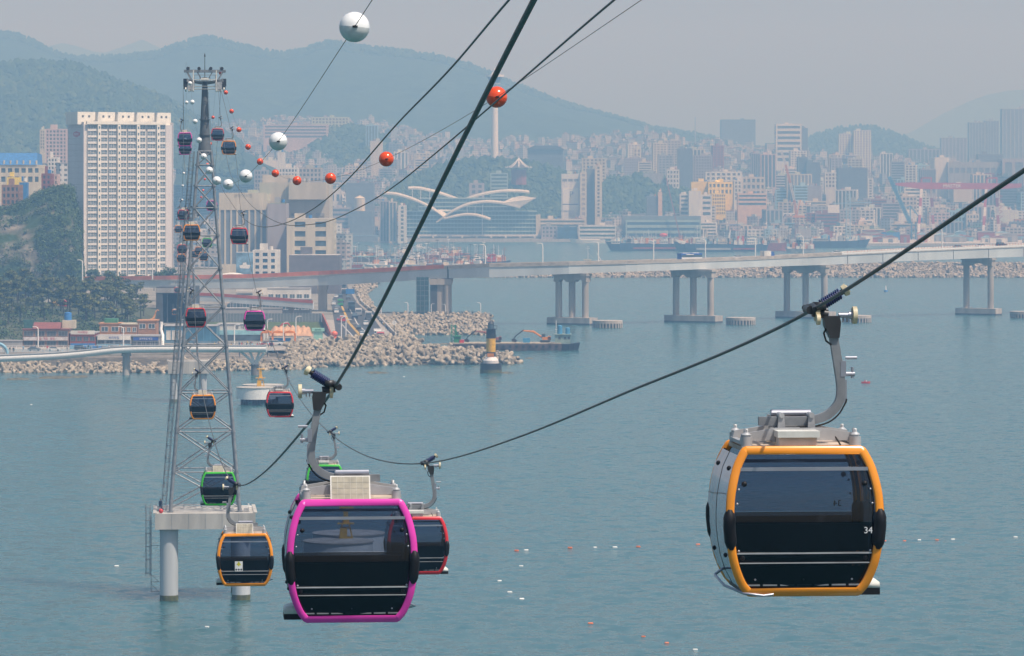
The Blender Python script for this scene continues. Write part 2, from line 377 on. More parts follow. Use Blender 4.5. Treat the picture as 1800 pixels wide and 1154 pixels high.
    b = MB(); o = [Vector((CXO+x, y, 0)) for x, y in ((-.74, -.70), (.74, -.70), (.77, -.6), (.77, .6), (.74, .70), (-.74, .70), (-.77, .6), (-.77, -.6))]
    b.prism(o, (0, 0, -1.78), (0, 0, -1.725)); b.build('roof', M_ROOF, r)
    b = MB(); b.prism([Vector((p.x, p.y*.95, 0)) for p in o], (0, 0, -3.58), (0, 0, -3.52)); b.build('floor', M_DARK, r)
    # roof carrier with four dampers
    b = MB()
    for y in (-.34, .34):
        b.prism([Vector((CXO+x, y, z)) for x, z in ((-.76, -1.66), (.76, -1.66), (.74, -1.57), (.3, -1.50), (-.3, -1.50), (-.74, -1.57))], (0, -.03, 0), (0, .03, 0))
    for x in (-.74, .74): b.box(CXO+x-.035, CXO+x+.035, -.52, .52, -1.70, -1.655)
    for x in (-.25, .12): b.box(CXO+x-.03, CXO+x+.03, -.30, .30, -1.60, -1.53)
    rc = b.build('roof_carrier', M_GALV, r)
    for x in (-.70, .70):
        for y in (-.5, .5):
            b = MB(); b.s = True; X = CXO+x
            b.cyl((X, y, -1.73), (X, y, -1.60), .075, n=12); b.cyl((X, y, -1.60), (X, y, -1.575), .05, n=12); b.cyl((X, y, -1.575), (X, y, -1.545), .065, .03, n=12); b.cyl((X, y, -1.545), (X, y, -1.51), .015, n=8)
            b.box(X-.02 if x > 0 else X-.02, X+.02, y-.01, y+.11 if y < 0 else y+.01, -1.66, -1.50)
            b.build('damper', M_GALV, rc)
    # hanger arm
    path = spline([(.25, 0, -.16), (.27, 0, -.32), (.335, 0, -.72), (.372, 0, -1.02), (.335, 0, -1.21), (.20, 0, -1.35), (.02, 0, -1.415), (-.14, 0, -1.43), (-.70, 0, -1.43)], 4)
    b = MB(); b.s = False; b.tube(path, .078, 4, True, sq=(0, 1, 0)); arm = b.build('hanger_arm', M_STEEL, r)
    b = MB(); b.s = True
    b.tube([Vector(p)+Vector((.075 if p[2] > -1.2 else .04, -.05, -.02 if p[2] > -1.2 else -.075)) for p in path[14:]][:16]+[Vector((-.02, -.2, -1.52)), Vector((.22, -.35, -1.58)), Vector((.30, -.4, -1.72))], .012, 6)
    b.build('cable', M_RUBBER, arm); b = MB(); b.s = True
    b.tube([(.2, -.03, -.2), (.14, -.05, -.30), (.17, -.05, -.40), (.24, -.05, -.45)], .014, 6)
    b.build('cable', M_RUBBER, arm)
    b = MB()
    for x in (-.42, -.03): b.prism([Vector((x+dx, 0, z)) for dx, z in ((-.035, -1.33), (.03, -1.33), (.06, -1.62), (-.06, -1.62))], (0, -.13, 0), (0, -.10, 0)); b.prism([Vector((x+dx, 0, z)) for dx, z in ((-.035, -1.33), (.03, -1.33), (.06, -1.62), (-.06, -1.62))], (0, .10, 0), (0, .13, 0))
    for x in (-.42, -.03): b.cyl((x, -.15, -1.35), (x, .15, -1.35), .035, n=10)
    b.box(-.56, .02, -.09, .09, -1.53, -1.505)
    b.build('arm_bracket', M_GALV, arm)
    b = MB(); b.cyl((-.52, .16, -1.335), (.0, .16, -1.335), .045, n=10); b.build('damper_bar', M_SILVER, arm)
    b = MB(); b.cyl((.43, 0, -.62), (.58, 0, -.62), .02, n=8); b.box(.36, .43, -.06, .06, -.86, -.66); b.cyl((.43, 0, -.83), (.55, 0, -.83), .03, n=8); b.cyl((.52, 0, -.88), (.52, 0, -.74), .02, n=8); b.box(.40, .44, -.05, .05, -1.2, -.9)
    b.build('door_lever', M_SILVER, arm)
    b = MB(); b.prism([Vector((x, 0, z)) for x, z in ((.14, -.08), (.34, -.08), (.36, -.16), (.34, -.36), (.22, -.36), (.15, -.2))], (0, -.09, 0), (0, .09, 0)); b.build('arm_head', M_DKSTEEL, arm)
    # grip on the rope
    b = MB(); b.s = True
    b.cyl((-.05, -.16, .0), (-.05, .16, .0), .055, n=10); b.tube([(-.04, -.42, .015), (0, -.2, .04), (0, 0, .055), (0, .2, .04), (-.04, .42, .015)], .035, 8)
    b.cyl((.0, 0, -.03), (.2, 0, -.06), .06, n=10); b.box(.02, .16, -.12, .12, .0, .10)
    gr = b.build('grip', M_DKSTEEL, r)
    b = MB(); b.s = True
    b.cyl((.03, 0, -.04), (.085, 0, -.04), .11, n=18); b.cyl((.03, -.13, -.12), (.08, -.13, -.12), .07, n=14); b.build('roller', M_CREAM, gr)
    b = MB(); b.s = True
    b.cyl((.34, 0, -.07), (.47, 0, -.07), .035, n=10); b.cyl((.47, 0, -.07), (.52, 0, -.07), .05, n=10)
    b.cyl((.40, 0, -.1), (.40, 0, -.16), .012, n=6); b.cyl((.45, 0, -.1), (.45, 0, -.16), .012, n=6); b.build('axle', M_SILVER, gr)
    b = MB(); b.s = True; b.cyl((.52, 0, -.07), (.575, 0, -.07), .112, n=20); b.build('roller', M_CREAM, gr)
    a0 = Vector((.10, 0, .05)); a1 = Vector((.40, 0, .235)); dr = (a1-a0).normalized(); sA = dr.cross(Vector((0, 1, 0))).normalized(); sB = Vector((0, 1, 0))
    b = MB(); b.s = True; b.cyl(a0, a1, .036, n=10); b.build('spring_core', M_BLACK, gr)
    b = MB(); b.s = True; pts = []
    for i in range(9*10+1):
        t = i/90; g = 2*math.pi*9*t; pts.append(a0+dr*(.03+.27*t)+(sA*math.cos(g)+sB*math.sin(g))*.064)
    b.tube(pts, .0135, 6); b.build('spring', M_SPRING, gr)
    b = MB(); b.s = True; b.cyl(a1, a1+dr*.06, .072, .082, n=16); b.cyl(a1+dr*.06, a1+dr*.075, .055, n=12); b.build('spring_cap', M_CREAM, gr)
    # roof boxes
    b = MB(); b.prism([Vector((x, -.50, z)) for x, z in ((-.56, -1.52), (-.02, -1.52), (-.02, -1.60), (-.56, -1.60))], (0, -.22, 0), (0, .14, 0)); b.box(-.53, -.05, -.66, -.38, -1.715, -1.60); b.build('equipment_box', M_WHITEBOX, r)
    # solar panel on the other side
    ax = Vector((1, 0, 0)); up = Vector((0, -.42, .907)); nn = Vector((0, .907, .42)); c0 = Vector((-.215, .52, -1.56))
    def pq(x, z, d): return c0+ax*x+up*z+nn*d
    b = MB(); v = []
    for d in (-.015, .015):
        for x, z in ((-.31, -.21), (.31, -.21), (.31, .21), (-.31, .21)): v.append(pq(x, z, d))
    b.add(v, [(3, 2, 1, 0), (4, 5, 6, 7), (0, 1, 5, 4), (1, 2, 6, 5), (2, 3, 7, 6), (3, 0, 4, 7)])
    for s in (-.22, .22): b.beam(pq(s, -.1, 0), pq(s, -.1, -.25), .03)
    sp = b.build('solar_panel', M_WHITEBOX, r)
    b = MB()
    for i in range(6):
        for j in range(4):
            x0 = -.29+i*.0975; z0 = -.19+j*.0965; b.m = (i+j) % 2
            b.add([pq(x0, z0, .019), pq(x0+.0925, z0, .019), pq(x0+.0925, z0+.0915, .019), pq(x0, z0+.0915, .019)], [(0, 1, 2, 3)])
    cl = b.build('solar_cell', [mat('solar_cell', (.40, .365, .28), .3, var=.1, scale=8), mat('solar_cell_b', (.38, .35, .275), .3, var=.1, scale=8)], sp); stuff(cl)
    # under-floor: step box and guide loop
    b = MB(); b.s = False
    o2 = [Vector((.42+CXO, y, 0)) for y in (-.3, .3)]
    b.box(.46, .80, -.45, .10, -3.63, -3.54); st = b.build('step_box', M_BLACK, r)
    b = MB(); b.s = True; b.prism([Vector((x, 0, z)) for x, z in ((.46, -3.54), (.80, -3.54), (.795, -3.47), (.74, -3.43), (.58, -3.41), (.46, -3.42))], (0, -.45, 0), (0, .10, 0)); b.build('step_cover', M_WHITEBOX, st)
    b = MB(); b.s = True; b.tube([(-1.12, .35, -3.36), (-1.24, .2, -3.42), (-1.2, -.4, -3.5), (-1.0, -.74, -3.57), (-.75, -.76, -3.6), (-.62, -.74, -3.585)], .018, 6); b.build('guide_loop', M_SILVER, r)
    return r
PROTO = build_cabin()
for c in bpy.data.objects:
    if c.name.split('.')[0] in ('rivet', 'vent_slot', 'window_bolt', 'door_bolt', 'door_lever', 'arm_bracket'): stuff(c)
def kidmap(o):
    KIDS[o.name] = [c for c in bpy.data.objects if c.parent == o]
    for c in KIDS[o.name]: kidmap(c)
kidmap(PROTO)
FR = {}
def remat(col):
    def f(o):
        if not o.name.startswith('frame'): return o.data
        k = (col, o.data.name)
        if k not in FR: FR[k] = o.data.copy(); FR[k].materials[0] = FRAME[col]
        return FR[k]
    return f
LINE = math.atan2(.0865, 1.0)          # the line runs away from us, a little to the left
CABS = []
first = [True]
def cabin(px, py, D, col, side, label, roll=0.0):
    rz = LINE+(math.pi if side < 0 else 0); g = 'cable car cabins on the two ropes'
    p = P(px, py, D)
    if first[0]:
        first[0] = False; o = PROTO; o.location = p; o.rotation_euler = (0, 0, rz); o['label'] = label; o['group'] = g
        for c in KIDS[o.name]: c.data = remat(col)(c)
    else: o = dup(PROTO, p, rz, label, g, remat=remat(col))
    CABS.append(o); return o
GL = [(589, 680, 62.3, 'magenta', 'magenta framed cable car cabin hanging closest on the left rope, solar panel on its roof'),
      (419, 853, 145, 'orange', 'orange framed cabin with a white warning sticker, just left of the big magenta one'),
      (377, 776, 227, 'green', 'green framed cabin with a solar panel, in front of the tower deck'),
      (351, 655, 309, 'orange', 'orange framed cabin in front of the lattice, over the water'),
      (340, 511, 391, 'red', 'red framed cabin in front of the lattice, level with the viaduct'),
      (333.5, 370, 474, 'orange', 'orange framed cabin in front of the lattice, against the apartment tower edge'),
      (322, 212, 556, 'magenta', 'magenta framed cabin just under the tower head, upper of the overlapping pair')]
GR = [(1428, 545, 51.3, 'orange', 'big orange framed cable car cabin numbered 34 on the right'),
      (744, 815, 132, 'red', 'red framed cabin half hidden behind the big magenta cabin'),
      (578, 760, 215, 'green', 'green framed cabin partly hidden by the curved arm of the magenta cabin'),
      (497, 648, 297, 'red', 'red framed cabin hanging over the water beside the round white caissons'),
      (451.5, 515, 380, 'magenta', 'magenta framed cabin hanging level with the grey noise wall'),
      (424, 375, 462, 'red', 'red framed cabin in front of the beige market building'),
      (405, 226, 545, 'orange', 'orange framed cabin just right of the tower mast, with curved arm showing')]
def far(cx, cy, D): return (cx, cy-2.65/D*7000, D)
GL2 = [far(323, 262, 640)+('magenta', 'magenta framed cabin beyond the tower head, lower of the overlapping pair'), far(320, 378, 735)+('red', 'small red framed cabin left of the lattice, above the orange one in front'),
       far(318, 438, 850)+('red', 'small dark red cabin left of the ladder, beside the apartment tower foot'), far(317, 454, 930)+('orange', 'small orange cabin right under a dark red one, beside the apartment tower foot'),
       far(312, 403, 1030)+('orange', 'tiny orange cabin half hidden behind a larger orange one at the lattice'), far(310, 510, 1440)+('red', 'tiny red cabin about to enter the dark station'), far(306, 549, 1470)+('orange', 'tiny orange cabin low in the dark station opening')]
GR2 = [far(385, 237, 628)+('red', 'red framed cabin right of the tower mast, higher than the orange one'), far(374.5, 362, 735)+('magenta', 'small magenta cabin behind the right tower leg'),
       far(366, 427, 810)+('green', 'small green cabin seen through the lattice over the white market wall'), far(359.5, 451, 900)+('orange', 'small orange cabin seen through the lattice under the green one'),
       far(351, 441, 985)+('orange', 'tiny orange cabin seen through the lattice, behind and higher than its neighbour'), far(344, 447, 1060)+('orange', 'tiny orange cabin seen through the lattice, the one closest to the left leg')]
for px, py, D, c, l in GL+GL2: cabin(px, py, D, c, -1, l)
for px, py, D, c, l in GR+GR2: cabin(px, py, D, c, 1, l)
# flat print on two cabins
M_PRINT = mat('white_print', (.7, .7, .7), .5, var=0); M_PRINTB = mat('black_print', (.01, .01, .01), .5, var=0)
o34 = [o for o in CABS if '34' in o['label']][0]
t = obj('number', text_mesh('34', .115, M_PRINT), o34, (.58, -.838, -2.775), (R(90), 0, 0))
t = obj('number', text_mesh('34', .115, M_PRINTB), o34, (.46, .80, -2.56), (R(90), 0, R(180)))
# the mast head number of the magenta cabin's panel is too faint to read; the second orange cabin carries a sticker
ost = [o for o in CABS if 'sticker' in o['label']][0]
b = MB(); b.box(-.14, .14, .835, .84, -3.06, -2.70); st = b.build('sticker', M_LAMPWHITE, ost)
b = MB(); b.add([(-.09, .843, -2.84), (.09, .843, -2.84), (0, .843, -2.70)], [(0, 1, 2)]); b.add([(-.025, .843, -2.88), (.025, .843, -2.88), (.025, .843, -2.84), (-.025, .843, -2.84)], [(0, 1, 2, 3)]); b.build('warning_mark', mat('warning_yellow', (.55, .50, .02), .5, var=0), st)
b = MB()
for x in (-.09, 0, .09): b.sph((x, .842, -3.0), .035, 8, 6, (1, .1, 1))
b.build('warning_mark', M_BLACK, st)
cst = [P(*g[:3]) for g in GL]

# ---- ropes
def hermite(pts, n):
    "smooth curve with the distance y as its parameter"
    pts = [Vector(p) for p in pts]; T = []
    sl = [(b-a)/(b.y-a.y) for a, b in zip(pts, pts[1:])]
    for i in range(len(pts)):
        if i == 0: T.append(sl[0])
        elif i == len(pts)-1: T.append(sl[-1])
        else: h0 = pts[i].y-pts[i-1].y; h1 = pts[i+1].y-pts[i].y; T.append((sl[i-1]*h1+sl[i]*h0)/(h0+h1))
    out = []
    for i in range(len(pts)-1):
        h = pts[i+1].y-pts[i].y
        for k in range(n):
            t = k/n; out.append(pts[i]*(2*t**3-3*t*t+1)+T[i]*h*(t**3-2*t*t+t)+pts[i+1]*(3*t*t-2*t**3)+T[i+1]*h*(t**3-t*t))
    return out+[pts[-1]]
def rope(name, pts, r, label, n=14, cat='cable', m=None):
    b = MB(); b.s = True; b.tube(hermite(pts, n), r, 6); return tag(b.build(name, m or M_ROPE), label, cat)
TW = 570.0
def PTS(g): return [P(*t[:3]) for t in g]
TL = P(322, 157, TW); TR = P(388, 157, TW)
T2L = P(316, 374, 1100); T2R = P(346, 374, 1100)
LN = [Vector((2.62-.0875*12, 12, 62.45)), Vector((2.62-.0875*28, 28, 60.35))]
RN = [Vector((6.48, 18, 61.85)), Vector((4.81, 37.4, 59.16))]
rope('haul_rope', LN+PTS(GL[:1])+[P(510, 783, 82.4), P(450, 842, 112.9)]+PTS(GL[1:])+[TL], .024, 'thick steel rope rising from the big magenta cabin to the top edge of the picture')
rope('haul_rope', RN+PTS(GR[:1])+[P(1090, 695, 71.9), P(915, 767.5, 93.6)]+PTS(GR[1:])+[TR], .024, 'thick steel rope carrying the big orange cabin 34')
rope('haul_rope', [TL]+PTS(GL2[:4])+[T2L, P(310, 497, 1440), P(309, 520, 1500)], .024, 'thin far rope dropping left of the tower lattice beyond the tower head')
rope('haul_rope', [TR]+PTS(GR2)+[T2R, P(325, 500, 1440), P(320, 520, 1500)], .024, 'thin far rope dropping right of the mast beyond the tower head')
def ropeline(a, bb, pts): return [P(px, py, a/((px-CX)/F-bb)) for px, py in pts]
rope('stay_rope', ropeline(6.05, -.0864, [(985, -100), (895, 0), (800, 112), (700, 216), (620, 307), (568, 355), (520, 385), (490, 396), (459, 399), (440, 393), (423, 379), (405, 354), (389, 327)])+[P(372, 250, 540), P(366, 160, 572)], .022, 'dark sagging rope, the one that leaves the picture higher up and further left', 8)
rope('stay_rope', ropeline(7.92, -.0874, [(1190, -90), (1080, 0), (900, 155), (775, 262), (690, 330), (620, 371), (575, 390), (540, 395.5), (506, 396), (462, 377), (425, 340), (397, 270)])+[P(389, 215, 545), P(384, 160, 572)], .022, 'dark sagging rope with a splice, the one that leaves the picture further right', 8)
b = MB(); b.s = True
# ---- marker balls
M_WB = mat('white_ball', (.80, .80, .78), .35, var=.06, scale=3, coat=.2); M_WB_SHADED = mat('white_ball_shaded', (.70, .71, .69), .4, var=.10, scale=3)  # greyer white for the lower half: underside shade put into the colour
M_OB = mat('orange_ball', (.80, .075, .008), .18, var=.06, scale=3, coat=.6)
def ball_mesh(m1, m2):
    b = MB(); b.s = True; b.m = 0
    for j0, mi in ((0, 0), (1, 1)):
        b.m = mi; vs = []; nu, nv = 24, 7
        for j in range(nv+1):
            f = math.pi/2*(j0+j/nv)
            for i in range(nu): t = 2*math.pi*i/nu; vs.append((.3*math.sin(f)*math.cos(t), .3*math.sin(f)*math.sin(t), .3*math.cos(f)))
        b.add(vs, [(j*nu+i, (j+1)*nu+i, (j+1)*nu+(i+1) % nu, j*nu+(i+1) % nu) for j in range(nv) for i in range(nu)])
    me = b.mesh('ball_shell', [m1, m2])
    c = MB(); c.s = True
    for sy in (-1, 1): c.cyl((0, sy*.295, 0), (0, sy*.335, 0), .03, n=8); c.box(-.05, .05, sy*.30-.012, sy*.30+.012, -.02, .02)
    return me, c.mesh('clamp', M_DKSTEEL)
WBM = ball_mesh(M_WB, M_WB_SHADED); OBM = ball_mesh(M_OB, M_OB)
WB = [(623, 48, 78), (489, 249, 129), (432, 310, 180), (401, 324.5, 228), (381, 318, 275), (368, 300, 324), (358, 275.5, 372), (350, 247, 420), (343, 214, 468), (338, 180, 516), (334, 147, 556), (328, 180.5, 660), (325.5, 245, 760), (323, 305, 860), (321, 327, 930), (320, 352, 1010)]
OB = [(873, 171, 110), (679, 280, 156), (581, 314, 208), (522, 318, 258), (484, 305, 307), (457, 284.5, 355), (436, 258.7, 403), (420, 228.5, 452), (407, 196, 499), (397, 163, 542), (388, 128.6, 575), (374.5, 206.7, 690), (370, 253, 780), (364.5, 289, 870), (360, 315.6, 950), (357, 335, 1010), (353.5, 347, 1060)]
WNAME = ['largest white marker ball near the top of the picture', 'white marker ball second in size, under the largest one', 'white marker ball above the beige market roof, third in size', 'white marker ball at the lowest point of its row', 'white marker ball just left of the lowest one of its row']
ONAME = ['largest orange marker ball in front of the white observation tower', 'orange marker ball second in size, right of the market roof', 'orange marker ball above the right end of the market roof', 'orange marker ball at the lowest point of its row', 'orange marker ball left of the lowest one of its row']
for lst, ms, nm, word, grp in ((WB, WBM, WNAME, 'white', 'white marker balls on their wire'), (OB, OBM, ONAME, 'orange', 'orange marker balls on their wire')):
    nfar = {'white': 11, 'orange': 11}[word]
    for i, (px, py, D) in enumerate(lst):
        if i < len(nm): l = nm[i]
        elif i < nfar: l = '%s marker ball climbing to the tower head, number %s up from the lowest' % (word, ['two', 'three', 'four', 'five', 'six', 'seven', 'eight'][i-(4 if word == 'white' else 4)])
        else: l = 'tiny %s marker ball beyond the tower, number %s down from the head' % (word, ['one', 'two', 'three', 'four', 'five', 'six'][i-nfar])
        r = thing('marker_ball', l, 'marker ball', P(px, py, D), LINE, grp)
        obj('shell', ms[0], r, rot=(0, R(-8) if i % 2 else R(5), 0)); obj('clamp', ms[1], r)
rope('marker_wire', [P(700, -70, 62)]+[P(*t) for t in WB[:11]]+[P(330, 121, TW)]+[P(*t) for t in WB[11:]]+[P(316, 372, 1100)], .008, 'thin wire threaded through the white marker balls', 8)
rope('marker_wire', [P(1420, -200, 62), P(1128, 0, 82)]+[P(*t) for t in OB[:11]]+[P(*t) for t in OB[11:]]+[P(346, 372, 1100)], .008, 'thin wire threaded through the orange marker balls', 8)

# ---- lattice towers
M_TOWER = mat('tower_steel', (.27, .285, .30), .45, .4, var=.14, scale=1.5)
def tower(px, D, zdeck, tdeck, wdeck, ztop, levels, hb, ht, zwater, label, detail=True):
    r = thing('cable_car_tower', label, 'tower', (PX(px, D), D, 0), LINE)
    H0 = zdeck
    def w(z): return hb+(ht-hb)*(z-H0)/(levels[-1]-H0)
    b = MB(); b.box(-wdeck/2, wdeck/2, -wdeck/2, wdeck/2, zdeck-tdeck, zdeck)
    for sx in (-1, 1): b.box(sx*wdeck/2-.25, sx*wdeck/2+.25, -wdeck/2-.01, wdeck/2+.01, zdeck+.003, zdeck+.14)
    dk = b.build('deck', M_CONC, r)
    b = MB()
    for i in range(1, 6):
        x = -wdeck/2+wdeck*i/6; b.box(x-.03, x+.03, -wdeck/2-.012, -wdeck/2, zdeck-tdeck+.05, zdeck-.05)
    b.build('deck_joint', M_STEEL, dk)
    for sx in (-1, 1):
        for sy in (-1, 1):
            b = MB(); b.s = True; x = sx*wdeck*.36; y = sy*wdeck*.36
            b.cyl((x, y, -1.5), (x, y, zdeck-tdeck), 1.32*wdeck/14.4, n=32); c = b.build('column', M_CONC2, r)
            b = MB(); b.s = True; b.cyl((x, y, -1.2), (x, y, .75), 1.335*wdeck/14.4, n=32, cap=False); b.build('algae_band', M_ALGAE, c)
            b = MB(); b.s = True; b.cyl((x, y, zdeck-tdeck-.35), (x, y, zdeck-tdeck), 1.38*wdeck/14.4, n=24); b.build('collar', M_CONC, c)
    zt = levels[-1]
    for sx in (-1, 1):
        for sy in (-1, 1):
            b = MB(); b.s = True; b.cyl((sx*hb, sy*hb, H0), (sx*ht, sy*ht, zt), .26, .19, n=10)
            for z in levels[1:-1]: b.cyl((sx*w(z-.12), sy*w(z-.12), z-.12), (sx*w(z+.12), sy*w(z+.12), z+.12), .33, n=10)
            b.cyl((sx*hb, sy*hb, H0), (sx*hb, sy*hb, H0+.2), .45, n=10); b.build('leg', M_TOWER, r)
    for z0, z1 in zip(levels, levels[1:]):
        a, c = w(z0), w(z1)
        for k in range(4):
            q = lambda u, v, ww: ((u*ww, -ww), (ww, u*ww), (-u*ww, ww), (-ww, -u*ww))[k]
            for s in (-1, 1):
                b = MB(); b.s = True; x0, y0 = q(s, 0, a); x1, y1 = q(-s, 0, c)
                b.cyl((x0, y0, z0), (x1, y1, z1), .105, n=6); b.build('brace', M_TOWER, r)
            b = MB(); b.s = True; x0, y0 = q(-1, 0, c); x1, y1 = q(1, 0, c); b.cyl((x0, y0, z1), (x1, y1, z1), .10, n=6); b.build('strut', M_TOWER, r)
    if not detail:
        b = MB(); b.s = True; b.cyl((0, 0, zt-.6), (0, 0, ztop), .6, .4, n=12); b.build('mast', M_STEEL, r)
    else:
        b = MB(); b.s = True; b.cyl((0, 0, zt-.5), (0, 0, zt+2.2), ht*1.15, .75, n=20); b.cyl((0, 0, zt+2.2), (0, 0, ztop), .75, .34, n=20)
        for z in (zt+4.5, zt+2.3): b.cyl((0, 0, z), (0, 0, z+.12), interp([(zt+2.2, .92), (ztop, .5)], z), n=20)
        b.build('mast', mat('mast_paint', (.115, .125, .135), .5, var=.1, scale=1), r)
    # head: cross beams, sheave trains, maintenance gantry
    hd = 2.75; b = MB(); zc = ztop
    for y in (-1.1, 1.1):
        b.beam((-3.0, y, zc+.9), (3.0, y, zc+.9), .32, .34)
        for sx in (-1, 1): b.beam((sx*2.6, y, zc+.85), (sx*1.9, y, zc-.4), .24); b.beam((sx*1.1, y, zc+.8), (sx*.3, y, zc-.6), .14); b.beam((0, 0, zc-.9), (sx*2.6, y, zc-.45), .28, .4)
    for sx in (-1, 1):
        b.beam((sx*2.9, -1.3, zc+.95), (sx*2.9, 1.3, zc+.95), .2); b.beam((sx*.9, -1.3, zc+.98), (sx*.9, 1.3, zc+.98), .26, .3)
        b.cyl((sx*.7, -1.2, zc+1.15), (sx*.7, 1.2, zc+1.15), .16, n=8); b.cyl((sx*2.35, -1.2, zc+1.15), (sx*2.35, 1.2, zc+1.2), .14, n=8)
        for y in (-1.2, 1.2): b.beam((sx*2.2, y, zc+.9), (sx*2.2, y, zc+1.5), .08)
    hb_ = b.build('cross_beam', M_STEEL, r)
    for sx in (-1, 1):
        for x in (.85, 2.45): w_ = MB(); w_.s = True; w_.cyl((sx*x, -1.32, zc+1.25), (sx*x, -1.12, zc+1.25), .24, n=16); w_.build('guide_wheel', M_DKSTEEL, hb_)
        w_ = MB(); w_.box(sx*1.98-.5, sx*1.98+.5, -1.9, -.7, zc-1.85, zc-.75); w_.build('drive_box', M_GALV, hb_)
    w_ = MB(); w_.box(-1.5, 1.5, -1.25, 1.25, zc-.62, zc-.55)
    for x in (-1.5, -.75, .75, 1.5): w_.beam((x, -1.25, zc-.55), (x, -1.25, zc+.35), .06)
    w_.beam((-1.5, -1.25, zc+.3), (1.5, -1.25, zc+.3), .06); w_.build('service_deck', M_STEEL, hb_)
    b = MB(); b.box(-.55, .55, -1.25, -1.15, zc-.55, zc-.1); b.build('sign_plate', M_WHITEBOX, hb_)
    b = MB()
    for sx in (-1, 1):
        b.beam((sx*1.65, -1.3, zc-1.95), (sx*1.65, -1.3, zc+1.0), .16); b.beam((sx*1.65, 1.3, zc-1.95), (sx*1.65, 1.3, zc+1.0), .16)
        b.beam((sx*1.65, -2.6, zc-1.95), (sx*1.65, 2.6, zc-1.95), .12, .2); b.beam((sx*2.3, -2.6, zc-1.95), (sx*2.3, 2.6, zc-1.95), .12, .2)
        for y in (-2.4, -.8, .8, 2.4): b.beam((sx*1.65, y, zc-1.95), (sx*2.3, y, zc-1.95), .05); b.beam((sx*1.65, y, zc-1.95), (sx*1.65, y, zc-.95), .05)
        b.beam((sx*1.65, -2.4, zc-.95), (sx*1.65, 2.4, zc-.95), .05)
    for y in (-1.3, 1.3):
        b.beam((-1.65, y, zc-1.7), (1.65, y, zc-1.7), .06); b.beam((-1.65, y, zc-1.3), (1.65, y, zc-1.3), .05); b.beam((-1.65, y, zc-.35), (1.65, y, zc-.35), .05)
    b.build('gantry', M_WHITEBOX, hb_)
    for sx in (-1, 1):
        b = MB(); b.box(sx*hd-.32, sx*hd+.22, -1.9, 1.9, zc-1.68, zc-1.0); b.box(sx*hd-.34, sx*hd+.34, -.4, .4, zc-1.3, zc-.2); tr = b.build('sheave_frame', M_DKSTEEL, r)
        b = MB(); b.s = True
        for i in range(6): y = -1.75+i*.7; b.cyl((sx*hd-.1, y, zc-1.75), (sx*hd+.1, y, zc-1.75), .29, n=14)
        b.build('sheave', M_WHITEBOX, tr)
        b = MB(); b.box(sx*(hd-.65)-.15, sx*(hd-.65)+.15, -2.3, 2.3, zc-1.9, zc-1.75); b.build('catwalk', M_STEEL, tr)
    b = MB(); b.s = True; b.cyl((0, 0, zc-.3), (0, 0, zc+3.0), .06, .045, n=8); b.cyl((0, 0, zc+3.0), (0, 0, zc+3.5), .14, .02, n=8); b.build('lightning_rod', M_DKSTEEL, r)
    # caged ladder up the left leg and down to the water
    def ladder(p0, p1, name, hoops=True):
        b = MB(); p0 = Vector(p0); p1 = Vector(p1); n = int((p1-p0).length/.6)
        for dx in (-.28, .28): b.cyl(p0+Vector((dx, 0, 0)), p1+Vector((dx, 0, 0)), .05, n=5)
        for i in range(n):
            q = p0.lerp(p1, (i+.5)/n); b.cyl(q-Vector((.28, 0, 0)), q+Vector((.28, 0, 0)), .025, n=4)
            if hoops and i % 3 == 0: b.tube([q+Vector((.4*math.cos(t), -.35+.4*math.sin(t)*1.2, 0)) for t in (0, -.8, -1.57, -2.3, -3.14)], .035, 4)
        if hoops:
            for t in (-.4, -1.2, -1.95, -2.75): d = Vector((.4*math.cos(t), -.35+.48*math.sin(t), 0)); b.cyl(p0+d, p1+d, .025, n=4)
        return b.build(name, M_STEEL, r)
    ladder((-hb-1.0, 0, H0), (-ht-.9, 0, zt), 'ladder')
    if detail:
        ladder((-wdeck/2-1.0, -wdeck*.2, 3.4), (-wdeck/2-1.0, -wdeck*.2, zdeck+1.0), 'ladder')
        b = MB(); x = -wdeck/2-.55; y = -wdeck*.2
        b.beam((x, y, -.2+1.2), (x, y, zdeck), .1)
        for z in (1.0, 2.4, 7.6): b.beam((x, y, z), (x+1.2, y, z), .08); b.beam((x, y, z+1.1 if z < 3 else z), (x+1.1, y, z), .06)
        b.build('ladder_bracket', M_STEEL, r)
        b = MB()
        for y in (-hb, hb):
            b.beam((-hb, y, zdeck+.35), (hb, y, zdeck+.35), .14)
        for i in range(3): b.beam((-3.5+i*2.2, -1.5+i*.5, zdeck+.25), (-1+i*2.2, 2.0-i, zdeck+.3), .12)
        for x in (3.4, 4.6, 5.6): b.box(x, x+.7, -3.5, -2.6, zdeck+.003, zdeck+.4)
        b.box(-5.9, -4.6, -1.2, .5, zdeck+.003, zdeck+.7)
        b.build('deck_equipment', M_GALV, dk)
        b = MB(); b.s = True; b.cyl((6.2, -4.8, zdeck), (6.2, -4.8, zdeck+.9), .06, n=6); b.cyl((6.2, -4.8, zdeck+.75), (6.2, -4.8, zdeck+.82), .5, n=14); b.cyl((6.2, -4.8, zdeck+1.0), (6.2, -4.8, zdeck+1.2), .12, n=8); b.build('navigation_light', M_LAMPWHITE, dk)
        b = MB(); b.sph((-6.3, -6.3, zdeck+.34), .34, 12, 8); tag(b.build('life_ring_case', M_RED, org=None), 'x', 'x')
    return r
def yz(y, D): return PZ(y, D)
LV1 = [yz(y, 570) for y in (893, 831, 760, 692, 610, 541, 473, 415, 366, 327, 290, 266)]
tower(360, 575, yz(896, 575), 2.25, 14.3, 74.9, LV1, 4.95, .92, 0, 'tall lattice cable car tower standing on a concrete deck in the sea')
LV2 = [PZ(634, 1100)+i*(52-1.2-PZ(634, 1100))/7 for i in range(8)]
